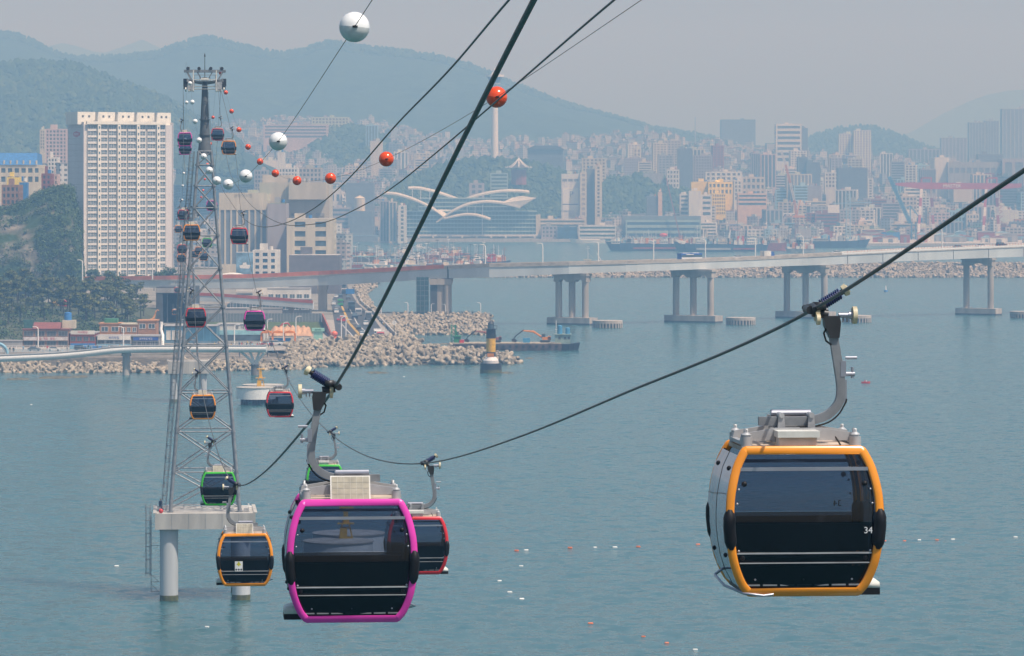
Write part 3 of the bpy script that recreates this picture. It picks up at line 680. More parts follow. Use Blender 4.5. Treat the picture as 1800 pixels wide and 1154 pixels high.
tower(331, 1100, PZ(634, 1100), 3.4, 11.2, 52.5, LV2, 2.6, .8, 0, 'farther, shorter cable car tower mostly hidden behind the tall lattice one', detail=False)
lr = bpy.data.objects['life_ring_case']; tag(lr, 'red life buoy case on the edge of the tower deck', 'life buoy case'); lr.location = (PX(360, 575), 575, 0); lr.rotation_euler = (0, 0, LINE)
# ================================================================ shore, bridge, beach, apartments
M_LAND = mat('packed_ground', (.26, .25, .22), .9, var=.2, scale=.15, spec=.1)
M_ASPH = mat('asphalt', (.075, .077, .082), .85, var=.2, scale=.4, spec=.2)
M_PAVE = mat('pavement', (.36, .33, .29), .85, var=.12, scale=.4, spec=.2)
M_LINE = mat('road_paint', (.75, .74, .70), .6, var=.1, scale=1); M_YLINE = mat('yellow_road_paint', (.70, .42, .03), .6, var=.1, scale=1)
M_TETRA = mat('tetrapod_concrete', (.36, .315, .245), .9, var=.28, scale=.5, bump=.25, spec=.1)
M_MOUND = mat('rubble', (.12, .108, .088), .9, var=.3, scale=.6, bump=.6, spec=.1)
M_BRICK = mat('brown_brick', (.30, .17, .115), .85, var=.15, scale=1.2); M_REDB = mat('red_brick', (.36, .09, .06), .8, var=.15, scale=1)
M_ORB = mat('orange_stucco', (.50, .25, .12), .8, var=.12, scale=.6); M_GLASSB = mat('window_glass', (.085, .125, .16), .08, var=.25, scale=.4, spec=.6)
M_WHITEW = mat('white_wall', (.68, .67, .63), .75, var=.1, scale=.3, streak=True); M_CREAMW = mat('cream_wall', (.60, .545, .42), .75, var=.1, scale=.3, streak=True)
M_GREYW = mat('grey_wall', (.34, .34, .34), .8, var=.12, scale=.3, streak=True); M_LAVW = mat('lavender_grey_wall', (.36, .335, .35), .8, var=.08, scale=.3, streak=True)
M_BLUE = mat('blue_paint', (.04, .20, .52), .5, var=.12, scale=.8); M_SKYB = mat('sky_blue_paint', (.22, .45, .60), .5, var=.15, scale=.8)
M_GREENR = mat('green_roof_paint', (.06, .24, .12), .6, var=.15, scale=.8); M_MINT = mat('mint_paint', (.30, .58, .48), .5, var=.08, scale=1)
M_DARKW = mat('dark_wall', (.075, .085, .10), .6, var=.15, scale=.3); M_ORANGE = mat('orange_fabric', (.75, .24, .03), .6, var=.12, scale=.6)
M_TARP = mat('brown_tarp', (.52, .31, .18), .7, var=.15, scale=.5, bump=.3); M_ORAIL = mat('orange_red_rail', (.66, .19, .10), .6, var=.12, scale=.3)
M_BROWNW = mat('brown_block_wall', (.155, .145, .16), .8, var=.1, scale=.3); M_GRASS = mat('grass', (.075, .11, .03), .9, var=.3, scale=.5)
M_BRIDGE = mat('bridge_girder_paint', (.52, .57, .59), .7, var=.08, scale=.12, streak=True); M_BRCONC = mat('bridge_concrete', (.43, .39, .345), .85, var=.16, scale=.25, streak=True)
M_TRUNK = mat('bark', (.085, .06, .045), .9, var=.3, scale=2, bump=.4)
Z0 = 4.0
def plan(b, pts, z0, z1): b.prism([Vector((PX(px, D), D, 0)) for px, D in pts], (0, 0, z0), (0, 0, z1))
b = MB(); plan(b, [(-200, 1306), (330, 1316), (520, 1362), (600, 1396), (700, 1412), (700, 1470), (662, 1690), (862, 1690), (862, 1748), (660, 1762), (635, 1880), (622, 2150), (632, 2500), (590, 2600), (572, 3000), (560, 4325), (-260, 4325)], -2, Z0)
struct(b.build('ground', M_LAND))
b = MB(); rd_l = [(592, 1418), (587, 1650), (582, 1900), (594, 2200), (585, 2500)]; rd_r = [(686, 1418), (655, 1690), (627, 1900), (612, 2180), (604, 2500)]
b.add([(PX(p, D), D, Z0+.005) for p, D in rd_l+rd_r[::-1]], [tuple(range(10))]); b.build('road', M_ASPH); struct(bpy.data.objects['road'])
b = MB(); b.add([(PX(p, D), D, Z0+.12) for p, D in [(686, 1418), (655, 1690), (627, 1900), (612, 2180), (614, 2180), (631, 1900), (661, 1690), (697, 1450), (697, 1418)]], [tuple(range(9))])
b.add([(PX(p, D), D, Z0+.12) for p, D in [(560, 1405), (592, 1418), (587, 1650), (573, 1650)]], [(0, 1, 2, 3)]); struct(b.build('pavement', M_PAVE))
def stripe(name, pts, w, m):
    b = MB(); L = [Vector((PX(p, D), D, Z0+.010)) for p, D in pts]
    for a, c in zip(L, L[1:]):
        d = (c-a).normalized(); n = Vector((d.y, -d.x, 0))*w/2; b.add([a-n, c-n, c+n, a+n], [(0, 3, 2, 1)])
    return struct(b.build(name, m))
stripe('lane_marking', [(637, 1450), (612, 1620), (600, 1850)], .35, M_YLINE); stripe('lane_marking', [(640, 1450), (614.5, 1620), (601.5, 1850)], .35, M_YLINE)
stripe('lane_marking', [(624, 1450), (601, 1600)], .3, M_LINE); stripe('lane_marking', [(659, 1425), (628, 1610), (612, 1850)], .3, M_LINE); stripe('stop_line', [(594, 1612), (634, 1612)], 1.2, M_LINE)
# sea wall along the road, quay wall
def wall(name, pts, h, t, m, label, cat='wall', z=Z0):
    b = MB(); L = [Vector((PX(p, D), D, z)) for p, D in pts]
    for a, c in zip(L, L[1:]): b.beam(a+Vector((0, 0, h/2)), c+Vector((0, 0, h/2)), t, h)
    return tag(b.build(name, m), label, cat)
wall('sea_wall', [(698, 1452), (663, 1690), (636, 1880), (624, 2150)], 1.4, .6, M_CONC, 'long concrete sea wall between the shore road and the tetrapods')
wall('sea_wall', [(565, 1398), (622, 1414), (690, 1420)], 1.0, .5, M_CONC, 'low concrete wall across the near end of the shore road')
wall('quay_wall', [(664, 1689), (863, 1689)], 1.2, .8, M_CONC, 'pale concrete quay wall in front of the bridge foot')

# ---- tetrapods
def tetra_mesh(seed):
    rd = random.Random(seed); b = MB(); b.s = True
    dirs = [Vector((1, 1, 1)), Vector((1, -1, -1)), Vector((-1, 1, -1)), Vector((-1, -1, 1))]
    for d in dirs: d.normalize(); b.cyl(d*.1, d*1.9, .84, .58, n=9); b.cyl(d*1.9, d*2.02, .58, .42, n=9)
    b.sph((0, 0, 0), .9, 8, 5); return b.mesh('tetrapod', M_TETRA)
TM = tetra_mesh(1); rt = random.Random(11); TP = []
def scat(px0, px1, n, dfun, zfun, s=1.0):
    for _ in range(n):
        px = rt.uniform(px0, px1); t = rt.random(); d0, d1 = dfun(px); D = lerp(d0, d1, t)
        TP.append((PX(px, D), D, zfun(px, t)+rt.uniform(-.3, .5), s*rt.uniform(.85, 1.2)))
scat(-20, 330, 190, lambda p: (1266, 1292), lambda p, t: -.3+1.7*t, .85)
scat(320, 530, 150, lambda p: (1270+(p-320)*.1, 1302+(p-320)*.14), lambda p, t: -.2+2.0*t, .85)
scat(505, 735, 420, lambda p: (interp([(505, 1300), (600, 1308), (735, 1322)], p), interp([(505, 1360), (600, 1396), (700, 1414), (735, 1400)], p)), lambda p, t: .2+5.0*min(1, t*1.1))
scat(705, 895, 200, lambda p: (1326, interp([(705, 1400), (745, 1374), (800, 1366), (895, 1348)], p)), lambda p, t: .2+interp([(705, 4.6), (800, 3.4), (895, 1.5)], p)*math.sin(math.pi*min(1, t*.9+.05)))
scat(895, 912, 8, lambda p: (1334, 1344), lambda p, t: .3)
def wallpx(D): return interp([(1400, 703), (1452, 699), (1690, 664), (1880, 637), (2150, 625), (2500, 634)], D)
for _ in range(330):
    D = rt.uniform(1405, 1690); t = rt.random(); px = wallpx(D)+2+t*interp([(1405, 42), (1500, 34), (1690, 28)], D); TP.append((PX(px, D), D, 4.2-4.2*t, rt.uniform(.85, 1.15)))
scat(690, 862, 300, lambda p: (1592, 1688), lambda p, t: .2+4.2*t)
for _ in range(420):
    D = rt.uniform(1770, 2600); t = rt.random(); px = wallpx(D)+1+t*interp([(1770, 22), (2200, 14), (2500, 40), (2600, 110)], D); TP.append((PX(px, D), D, 4.4-4.4*t, rt.uniform(.9, 1.3)))
TP.sort(key=lambda q: q[1])
def trot(): return Matrix.Rotation(rt.uniform(0, 6.28), 4, 'Z') @ Matrix.Rotation(rt.uniform(0, 6.28), 4, 'X') @ Matrix.Rotation(rt.uniform(0, 6.28), 4, 'Y')
for i, (x, y, z, s) in enumerate(TP[:300]):
    o = obj('concrete_tetrapod', TM, None, (x, y, z), trot().to_euler(), s)
    tag(o, 'pale concrete tetrapod %s' % ('heaped before the restaurants' if x < PX(330, y) else 'heaped between the walkway pier and the road end' if x < PX(690, y) else 'heaped on the low spit behind the yellow beacon'), 'tetrapod', 'tetrapods heaped along the near shore')
def joined(name, items, me, m):
    vs0 = [v.co.copy() for v in me.vertices]; fs0 = [tuple(p.vertices) for p in me.polygons]; b = MB(); b.s = True
    for x, y, z, s in items: M = Matrix.Translation((x, y, z)) @ trot() @ Matrix.Scale(s, 4); b.add([M @ v for v in vs0], fs0)
    return stuff(b.build(name, m))
joined('tetrapods', TP[300:], TM, M_TETRA)
# far breakwater: thousands of blocks
b = MB(); b.s = False
for _ in range(4200):
    px = rt.uniform(640, 1830); t = rt.random(); D = 2608+36*t+(0 if px > 860 else (860-px)*.05); z = interp([(640, 5), (860, 5.5), (1100, 8), (1830, 9)], px)*t; s = rt.uniform(.7, 1.6)
    M = Matrix.Translation((PX(px, D), D, z)) @ trot(); b.box(-s, s, -s*.7, s*.7, -s*.6, s*.6, M)
stuff(b.build('breakwater_blocks', M_TETRA))
b = MB(); L = [(636, 2560), (860, 2612), (1840, 2612), (1840, 2690), (860, 2690), (636, 2690)]
for px0, px1, z in ((640, 860, 5.2), (860, 1100, 7.2), (1100, 1840, 8.6)): plan(b, [(px0, 2640), (px1, 2640), (px1, 2680), (px0, 2680)], -2, z)
tag(b.build('breakwater', M_MOUND), 'long rubble breakwater lying across the water behind the bridge', 'breakwater')
b = MB()
def mound(pts0, pts1):
    A = [Vector((PX(p, D), D, z)) for p, D, z in pts0]; B = [Vector((PX(p, D), D, z)) for p, D, z in pts1]
    for i in range(len(A)-1): b.add([A[i], A[i+1], B[i+1], B[i]], [(0, 1, 2, 3)])
mound([(-200, 1262, -1), (330, 1266, -1), (520, 1296, -1), (735, 1318, -1)], [(-200, 1301, 3), (330, 1313, 3), (520, 1363, 4), (735, 1412, 4.2)])
mound([(700, 1318, -1), (912, 1334, -1)], [(700, 1360, 4), (905, 1341, 1)]); mound([(700, 1360, 4), (905, 1341, 1)], [(735, 1418, -1), (912, 1350, -1)])
mound([(744, 1405, -1), (694, 1690, -1)], [(700, 1405, 4), (662, 1690, 4)]); mound([(690, 1590, -1), (864, 1590, -1)], [(690, 1690, 4), (864, 1690, 4)])
mound([(690, 1760, -1), (642, 2200, -1), (680, 2500, -1), (760, 2600, -1)], [(660, 1762, 4), (622, 2200, 4), (630, 2500, 4), (640, 2640, 4)])
struct(b.build('rubble_slope', M_MOUND))
# flat weedy rock awash, and small rocks
b = MB(); b.s = True
for px, py, w in ((662, 656, 5), (100, 664, 8), (30, 667, 6), (138, 663, 5), (930, 631, 2.5), (890, 656, 3.5)):
    D = DW(py); n = 14; top = [Vector((PX(px, D)+w*math.cos(t)*rt.uniform(.8, 1.1), D+w*1.8*math.sin(t)*rt.uniform(.8, 1.1), -.3)) for t in [6.283*i/n for i in range(n)]]
    c = Vector((PX(px, D), D, .5)); mid = [c.lerp(q, .6)+Vector((0, 0, rt.uniform(-.1, .25))) for q in top]
    b.add(top+mid+[c], [(i, (i+1) % n, n+(i+1) % n, n+i) for i in range(n)]+[(n+i, n+(i+1) % n, 2*n) for i in range(n)])
stuff(b.build('shore_rocks', mat('weedy_rock', (.13, .12, .07), .9, var=.35, scale=.7, bump=.5)))

# ---- terrace steps and promenade
r = thing('seaside_terrace', 'stepped concrete terrace between the restaurants and the rocks', 'terrace', (PX(250, 1305), 1305, 0))
x0 = PX(-40, 1305)-r.location.x; x1 = PX(505, 1305)-r.location.x
for i in range(6):
    b = MB(); b.box(x0, x1-i*2.2, 1+i*2.4, 3.4+i*2.4, 1.2, 2.3+i*.42); b.box(x0, x1-i*2.2, .97+i*2.4, 1.06+i*2.4, 2.2+i*.42, 2.303+i*.42); b.build('step', M_PAVE, r)
b = MB(); b.add([(PX(-60, 1322), 1322, Z0+.004), (PX(505, 1345), 1345, Z0+.004), (PX(540, 1378), 1378, Z0+.004), (PX(-60, 1368), 1368, Z0+.004)], [(0, 1, 2, 3)]); struct(b.build('promenade', M_PAVE))
def railing(name, pts, h, m, label, step=2.0, bars=3):
    r = thing(name, label, 'railing', pts[0]); o = Vector(pts[0])
    for k in range(bars):
        b = MB()
        for a, c in zip(pts, pts[1:]): b.beam(Vector(a)-o+Vector((0, 0, h*(k+1)/bars)), Vector(c)-o+Vector((0, 0, h*(k+1)/bars)), .09)
        b.build('rail', m, r)
    b = MB()
    for a, c in zip(pts, pts[1:]):
        a = Vector(a); c = Vector(c); n = max(1, int((c-a).length/step))
        for i in range(n+1): q = a.lerp(c, i/n)-o; b.beam(q, q+Vector((0, 0, h)), .11)
    stuff(b.build('post', m, r)); return r
def G(px, D, z=Z0): return Vector((PX(px, D), D, z))
railing('promenade_railing', [G(-30, 1324), G(250, 1326), G(480, 1334)], 1.2, M_SKYB, 'pale blue railing along the promenade above the terrace steps', 2.2)
railing('promenade_railing', [G(-30, 1352), G(300, 1354), G(470, 1358)], 1.3, M_LAMPWHITE, 'white railing between the promenade and the restaurants', 2.2)
r = thing('banner_fence', 'row of blue banner panels on the fence before the restaurants', 'fence', G(122, 1351)); n = 18; w = (300-122)/F*1351
for i in range(n): b = MB(); b.box(w*i/n+.06, w*(i+1)/n-.06, -.05, .05, .1, 1.25); b.build('banner_panel', M_BLUE if i % 3 else M_SKYB, r)
railing('quay_railing', [G(664, 1700), G(730, 1722), G(845, 1722)], 1.2, M_DKSTEEL, 'dark railing on the quay below the bridge', 2.5)
# ---- skywalk
def skywalk():
    pts = spline([P(px, py, 1250) for px, py in ((-90, 635), (0, 630.5), (90, 626.5), (150, 621.5), (200, 616), (250, 614), (340, 613.5), (400, 613.5), (468, 613.5))], 5)
    o = pts[20]; r = thing('sea_skywalk', 'white curved skywalk crossing the water on round piers', 'walkway', o)
    b = MB(); b.s = True; b.tube([p-o for p in pts], 1.15, 10); d = b.build('deck_beam', M_LAMPWHITE, r); 
    b = MB()
    for a, c in zip(pts, pts[1:]): b.beam(a-o+Vector((0, 1.2, 1.0)), c-o+Vector((0, 1.2, 1.0)), 4.4, .25)
    b.build('walk_deck', M_GALV, r)
    b = MB()
    for k in (0, 1):
        for a, c in zip(pts, pts[1:]): b.beam(a-o+Vector((0, 3.2, 1.6+k*.6)), c-o+Vector((0, 3.2, 1.6+k*.6)), .06)
    for p in pts[::1]: b.beam(p-o+Vector((0, 3.2, 1.1)), p-o+Vector((0, 3.2, 2.3)), .07)
    stuff(b.build('railing', M_GALV, r))
    q = P(222, 660, 1252); q.z = -1
    b = MB(); b.s = True; b.cyl(q-o, Vector((q.x, q.y, 6.0))-o, 1.15, n=20); b.cyl(Vector((q.x, q.y, 6))-o, Vector((q.x, q.y, 7.4))-o, 1.6, 1.3, n=20); c = b.build('pier', M_CONC, r)
    q = P(448, 660, 1252); b = MB(); b.s = True; b.cyl(Vector((q.x, q.y, -1))-o, Vector((q.x, q.y, 3.4))-o, 1.25, n=20); b.build('pier', mat('wet_concrete', (.20, .19, .18), .8, var=.2, scale=.6), r)
    for dx, top in ((-4.6, 7.6), (-1.6, 7.6), (1.6, 7.6), (3.6, 7.6)):
        b = MB(); b.s = True; b.tube([Vector((q.x+dx*.1, q.y, 3.2))-o, Vector((q.x+dx*.35, q.y, 5.0))-o, Vector((q.x+dx, q.y, top))-o], [.5, .42, .4], 8); b.build('strut', M_LAMPWHITE, r)
skywalk()

# ---- generic block of a building; every storey slab, pier and window opening has depth
ROOFM = [M_GREENR, M_GREYW, M_CONC, mat('terracotta_roof', (.36, .14, .09), .8, var=.15, scale=.4)]
def block(label, px0, px1, yt, yb, D, dep, wm, gm=None, style='grid', fl=5, cols=5, rz=0, sill=.45, pier=.35, roof=1, name='building', cat='building', group=None, wins=None, top=True, sub=6, seed=0):
    gm = gm or M_GLASSB; rd = random.Random(int(px0*31+yt*7)+seed); w = (px1-px0)/F*D; zt = PZ(yt, D); zb = PZ(yb, D); h = zt-zb
    r = thing(name, label, cat, (PX((px0+px1)/2, D), D, zb), rz, group)
    b = MB(); core = MB(); hx = w/2
    if style == 'blank': b.box(-hx, hx, 0, dep, -sub, h)
    else:
        core.box(-hx+.35, hx-.35, .35, dep-.35, 0, h-.5); fh = h/fl
        b.box(-hx, hx, 0, dep, -sub, fh*.12)
        if style in ('grid', 'band'):
            for i in range(1, fl): z = i*fh; b.box(-hx, hx, 0, dep, z-fh*sill*.55, z+fh*sill*.45)
        b.box(-hx, hx, 0, dep, h-fh*sill*.6, h+.5)
        cw = w/cols; n2 = max(1, int(dep/cw+.5)); cd = dep/n2
        if style == 'band': cols_ = [0, cols]; side = [0, n2]
        else: cols_ = range(cols+1); side = range(n2+1)
        for i in cols_:
            x = -hx+i*cw; p = cw*pier/2*(1.6 if i in (0, cols) else 1)
            b.box(max(-hx-.06, x-p), min(hx+.06, x+p), -.07, .45, -1, h+.2)
        for s in (-1, 1):
            for j in side:
                y = j*cd; p = cd*pier/2; b.box(s*hx-.45 if s > 0 else -hx-.065, s*hx+.065 if s > 0 else -hx+.45, max(.0, y-p)+.01, min(dep, y+p)-.01, -1, h+.2)
    b.build('wall', wm, r)
    if core.f: core.build('window', gm, r) if True else None
    if top:
        b = MB(); b.box(-hx+.4, hx-.4, .4, dep-.4, h+.3 if style != 'blank' else h-.2, h+(.52 if style != 'blank' else .03)); b.build('roof', ROOFM[roof], r)
        b = MB(); a = min(w*.3, 6); x = rd.uniform(-hx*.5, hx*.5-a*.2); b.box(x-a/2, x+a/2, dep*.35, dep*.35+a, h+.4, h+rd.uniform(2.6, 4.2)); b.build('stair_house', wm, r)
        if rd.random() < .6:
            b = MB(); b.s = True; x2 = x+(a if x < 0 else -a); x2 = max(-hx+1.2, min(hx-1.2, x2)); b.cyl((x2, dep*.4, h+.5), (x2, dep*.4, h+2.4), 1.0, n=10); b.build('water_tank', rd.choice([M_BLUE, M_WHITEW, ROOFM[3]]), r)
    return r
def win(r, x0, x1, z0, z1, m=None, fm=None, y=-.02, mull=1):
    "one window with frame and mullions proud of the wall, its pane set back"
    b = MB(); t = .12; b.box(x0, x1, y-.1, y+.08, z0, z0+t); b.box(x0, x1, y-.1, y+.08, z1-t, z1)
    for k in range(mull+2):
        x = lerp(x0, x1-t, k/(mull+1)); b.box(x, x+t, y-.09, y+.075, z0+t, z1-t)
    f = b.build('window', fm or M_LAMPWHITE, r)
    b = MB(); b.box(x0+.02, x1-.02, y-.02, y+.05, z0+.02, z1-.02); b.build('pane', m or M_GLASSB, f); return f

# ---- restaurants under the pines
def txt(r, s, x, y, z, size, m, rot=(R(90), 0, 0), name='lettering', ex=.02): return obj(name, text_mesh(s, size, m, extrude=ex), r, (x, y, z), rot)
M_REDP = mat('red_letter', (.5, .03, .03), .5, var=0); M_BLUEP = mat('blue_letter', (.03, .08, .35), .5, var=0)
K = F/1375.0
def shop(label, px0, px1, yt, wm, rows, sign, nw, sub=None):
    D = 1375; r = block(label, px0, px1, yt, 610, D, 12, wm, style='blank', roof=1, name='restaurant', cat='restaurant', top=False)
    w = (px1-px0)/K; h = (610-yt)/K
    b = MB(); b.box(-w/2-.25, w/2+.25, -.25, 12.2, h+.003, h+.35); b.build('roof', sub or M_GREYW, r)
    for z0, z1 in rows:
        cw = w/nw
        for i in range(nw): win(r, -w/2+cw*(i+.10), -w/2+cw*(i+.90), z0, z1, M_DARKW, M_STEEL, mull=2 if cw > 3 else 1)
    if sign:
        z0, z1, m, s, lm = sign; b = MB(); b.box(-w/2+.3, w/2-.3, -.42, -.1, z0, z1); sg = b.build('sign_board', m, r)
        if s: txt(sg, s, 0, -.45, (z0+z1)/2, (z1-z0)*.72, lm)
    return r
s1 = shop('brown brick two storey restaurant with maroon roof and pale sign band', 40, 121, 580, M_BRICK, [(.4, 2.0), (3.7, 5.4)], (2.2, 3.4, mat('pale_sign', (.62, .58, .58), .5, var=.15, scale=.8), '횟집   횟집   횟집', M_REDP), 4, mat('maroon_roof', (.22, .07, .06), .7, var=.1))
b = MB(); b.prism([Vector((0, y, z)) for y, z in ((-.6, 6.26), (9, 6.26), (5, 8.3), (3.5, 8.3))], (-4.5, 0, 0), (5.0, 0, 0)); b.build('sloped_roof', MATS['maroon_roof'], s1)
b = MB(); b.box(-8, -5, 3, 9, 6.2, 9.2); b.build('glass_house', mat('green_glass', (.06, .15, .13), .1, var=.2), s1)
b = MB(); b.box(5.2, 9.6, 4, 9, 6.2, 9.0); st = b.build('stair_house', M_CREAMW, s1); b = MB(); b.s = True; b.cyl((7, 6, 9), (7, 6, 11.4), 1.3, n=14); b.sph((7, 6, 11.4), 1.3, 12, 6, (1, 1, .3)); b.build('water_tank', M_BLUE, s1)
s2 = shop('small red restaurant with a white sign over four windows', 123, 168, 586.5, M_REDB, [(2.0, 3.5)], (4.3, 5.6, M_WHITEW, '이네횟집', M_REDP), 4)
b = MB(); b.box(-4.2, 4.2, -.5, -.2, .1, 1.2); b.build('banner', M_BLUE, s2)
s3 = shop('grey restaurant with a long white sign, between the red and the blue signed ones', 170, 231, 592, M_GREYW, [(1.0, 2.2)], (2.4, 3.8, M_WHITEW, '우리횟집', M_BLUEP), 4)
b = MB(); b.box(-6, 6, -.6, -.2, .05, .9); b.build('banner', M_SKYB, s3)
s4 = shop('grey restaurant with a dark blue sign and slim white columns', 233, 280, 592, M_GREYW, [(.5, 1.9)], (2.2, 3.3, M_BLUEP, '동백횟집 횟집', M_LAMPWHITE), 6)
for lab, a, c, yt, yb_, m, n in (('orange stucco house with green roof hut behind the white signed restaurant', 175, 211, 570, 593, M_ORB, 2), ('orange stucco house with a flat cream roof above the blue sign', 212, 241, 571, 593, M_ORB, 3), ('tan orange two storey house with big windows, rightmost of the restaurant row', 242, 275, 565, 593, mat('tan_orange', (.42, .22, .12), .8, var=.12, scale=.6), 2)):
    D = 1391; k = F/D; r = block(lab, a, c, yt, yb_, D, 9, m, style='blank', name='house', cat='house', top=False); w = (c-a)/k; h = (yb_-yt)/k
    b = MB(); b.box(-w/2-.3, w/2+.3, -.3, 9.2, h+.003, h+.4); b.build('roof', M_CREAMW if n == 3 else M_ORB, r)
    cw = w/n
    for i in range(n): win(r, -w/2+cw*(i+.15), -w/2+cw*(i+.85), h-2.6, h-.9)
    if n == 2 and a == 175: b = MB(); b.box(-2, 2.5, 1, 6, h+.4, h+1.8); b.build('roof_hut', M_GREENR, r)
# giraffe statue on the bank
gx = P(266, 577, 1400); r = thing('giraffe_statue', 'orange brown giraffe statue above the end of the restaurant row', 'statue', gx)
b = MB(); b.s = True
b.tube([(-.9, 0, 2.6), (-.2, 0, 2.7), (.5, 0, 2.9), (.9, 0, 3.6), (1.35, 0, 5.0), (1.75, 0, 6.1), (2.15, 0, 6.35), (2.75, 0, 6.1)], [.35, .62, .6, .4, .28, .22, .26, .12], 8)
for x in (-.75, -.55, .45, .65): b.tube([(x, .2, 2.6), (x, .2, 1.4), (x, .2, 0)], [.22, .14, .12], 6)
b.build('body', mat('giraffe_orange', (.48, .26, .10), .7, var=.25, scale=1.5), r)
b = MB(); b.box(-1.4, 1.6, -1, 1, -4, 0); b.build('plinth', M_CONC, r)
# ---- station
r = thing('cable_car_station', 'dark grey cable car station hall with a tall open portal under the viaduct', 'station', (PX(309, 1490), 1490, 4)); k = F/1490
b = MB(); W2 = 31/k
for x0, x1 in ((-7.4, -4.9), (5.2, 7.2)): b.box(x0, x1, 0, 22, 0, 17.6)
b.box(-7.2, 7.0, .02, 22, 15.2, 17.8); b.box(-7.2, 7.0, 19, 22, 0, 15.2); b.box(-7.2, 7.0, .5, 22, 0, 4.4); b.build('hall', M_DARKW, r)
b = MB(); b.box(-4.9, 5.2, -.6, .5, 3.6, 4.2); b.build('platform_edge', M_CONC, r)
b = MB(); b.box(-7.5, 7.3, -.15, -.02, 15.6, 17.4); b.build('fascia', M_GREYW, r)
b = MB(); b.box(-3.6, -3.3, 3, 3.3, 4.2, 15); b.box(3.3, 3.6, 3, 3.3, 4.2, 15); b.build('column', M_STEEL, r)
def shed(label, px0, px1, yt, yb_, D, dep, wm, wn=0, m2=None, name='building', cat='building', hw_=None):
    r = block(label, px0, px1, yt, yb_, D, dep, wm, style='blank', name=name, cat=cat, top=False); k = F/D; w = (px1-px0)/k; h = (yb_-yt)/k
    b = MB(); b.box(-w/2-.2, w/2+.2, -.2, dep+.2, h+.003, h+.25); b.build('roof', m2 or M_GREYW, r)
    for i in range(wn): cw = w/wn; win(r, -w/2+cw*(i+.12), -w/2+cw*(i+.88), h*.25, h*.75)
    return r
rb = shed('blue glass fronted hall right of the restaurants, behind the lattice', 289, 381, 574, 604, 1410, 14, mat('blue_cladding', (.06, .18, .30), .35, var=.2, scale=.3), 0)
k = F/1410
b = MB()
for i in range(9): b.box(-9.2+i*2.3, -9.1+i*2.3, -.12, 0, .2, 5.8)
b.build('mullion', M_SKYB, rb)
for i in range(3): win(rb, -8.6+i*2, -7.0+i*2, 1.2, 4.6, M_WHITEW)
rc = shed('white and pale blue hall with black lettering on its front', 381, 462, 571, 600, 1425, 14, M_WHITEW, 0)
b = MB(); b.box(-8, 8, -.2, -.02, 2.3, 3.9); b.build('canopy_band', mat('aqua_band', (.32, .60, .68), .5, var=.1, scale=.5), rc)
b = MB(); b.box(-8, 8, -.1, -.02, .2, 2.2); b.build('glazing', M_GLASSB, rc)
txt(rc, '성  나', 0, -.06, 4.9, 1.3, M_BLACK)
# white bent pipe chute
b = MB(); b.s = True; b.tube([P(284, 566, 1380), P(283, 580, 1380), P(286, 590, 1378), P(286, 612, 1376)], .55, 10); tag(b.build('white_chute', M_LAMPWHITE), 'white bent pipe standing at the end of the restaurant row', 'pipe')
# noise wall with panels, grass bank, brick ramp wall
r = thing('noise_wall', 'grey noise wall of upright panels on a grass bank', 'wall', G(345, 1560, 5.5))
w = (565-345)/F*1560; n = 40
for i in range(n+1):
    x = w*i/n; b = MB(); b.box(x-.06, x+.06, -.08, .08, 0, 4.4); b.build('post', M_GALV, r)
pm = MB(); pm.box(.08, w/n-.08, -.03, .03, .1, 4.2); pm.box(.15, w/n-.15, -.06, -.03, .4, 3.8); pm = pm.mesh('panel', mat('wall_panel', (.19, .22, .25), .5, var=.1, scale=.4))
for i in range(n): obj('panel', pm, r, (w*i/n, 0, 0))
b = MB(); b.add([G(340, 1500, 4.01), G(570, 1500, 4.01), G(570, 1562, 6.4), G(340, 1562, 6.4)], [(0, 1, 2, 3)]); struct(b.build('grass_bank', M_GRASS))
b = MB(); b.prism([G(566, 1560, 4), G(566, 1560, 9.6), G(583, 1440, 5.4), G(583, 1440, 4)], (0, 0, 0), (.5, 0, 0)); tag(b.build('ramp_wall', M_REDB), 'dark red sloping wall beside the shore road', 'wall')
# orange market stall, tarp, kiosk
r = thing('orange_canopy', 'orange fabric market stall with a long flat canopy', 'stall', G(489, 1425)); k = F/1425
b = MB(); b.s = False
for i in range(3): x = -6+i*4.1; b.prism([Vector((x+dx, 0, z)) for dx, z in ((0, 2.9), (3.9, 2.9), (3.7, 3.5), (1.95, 3.9), (.2, 3.5))], (0, -2, 0), (0, 2, 0))
b.build('canopy', M_ORANGE, r)
for x in (-5.9, -1.9, 2.2, 6.1):
    b = MB(); b.box(x-.35, x+.35, -1.6, -1.3, 0, 2.9); b.build('curtain', M_ORANGE, r)
b = MB(); b.box(-3, 4.5, -1, 1, 0, 1.1); b.build('counter', M_BLUE, r)
b = MB(); b.s = True; n = 26; rows = []
for j in range(9):
    t = j/8; rows.append([G(470, 1470)+Vector((16.5*i/n, t*8, (3.4+.5*math.sin(i*1.9)+.25*math.sin(i*4.1+j))*math.sin(math.pi*min(1, t*.5+.02))*min(1, i/2.5, (n-i)/2.5)+.01)) for i in range(n+1)])
b.grid(rows); tag(b.build('tarpaulin_heap', M_TARP), 'big heap covered with a brown tarpaulin behind the orange stall', 'heap')
r = thing('kiosk', 'mint green kiosk with an overhanging sign box', 'kiosk', G(559, 1440)); b = MB(); b.box(-1.5, 1.6, 0, 3, 0, 3.0); b.build('cabin', M_MINT, r); b = MB(); b.box(-2.2, 2.2, -.4, 3.2, 3.003, 4.1); sg = b.build('sign_box', M_MINT, r); txt(sg, '활어회', 0, -.44, 3.55, .8, M_GREENR)
r = thing('inflatable_figure', 'round orange red inflatable figure at the road entrance', 'inflatable', G(588, 1425)); b = MB(); b.s = True; b.sph((0, 0, 2.6), 1.15, 14, 9, (1, 1, .95))
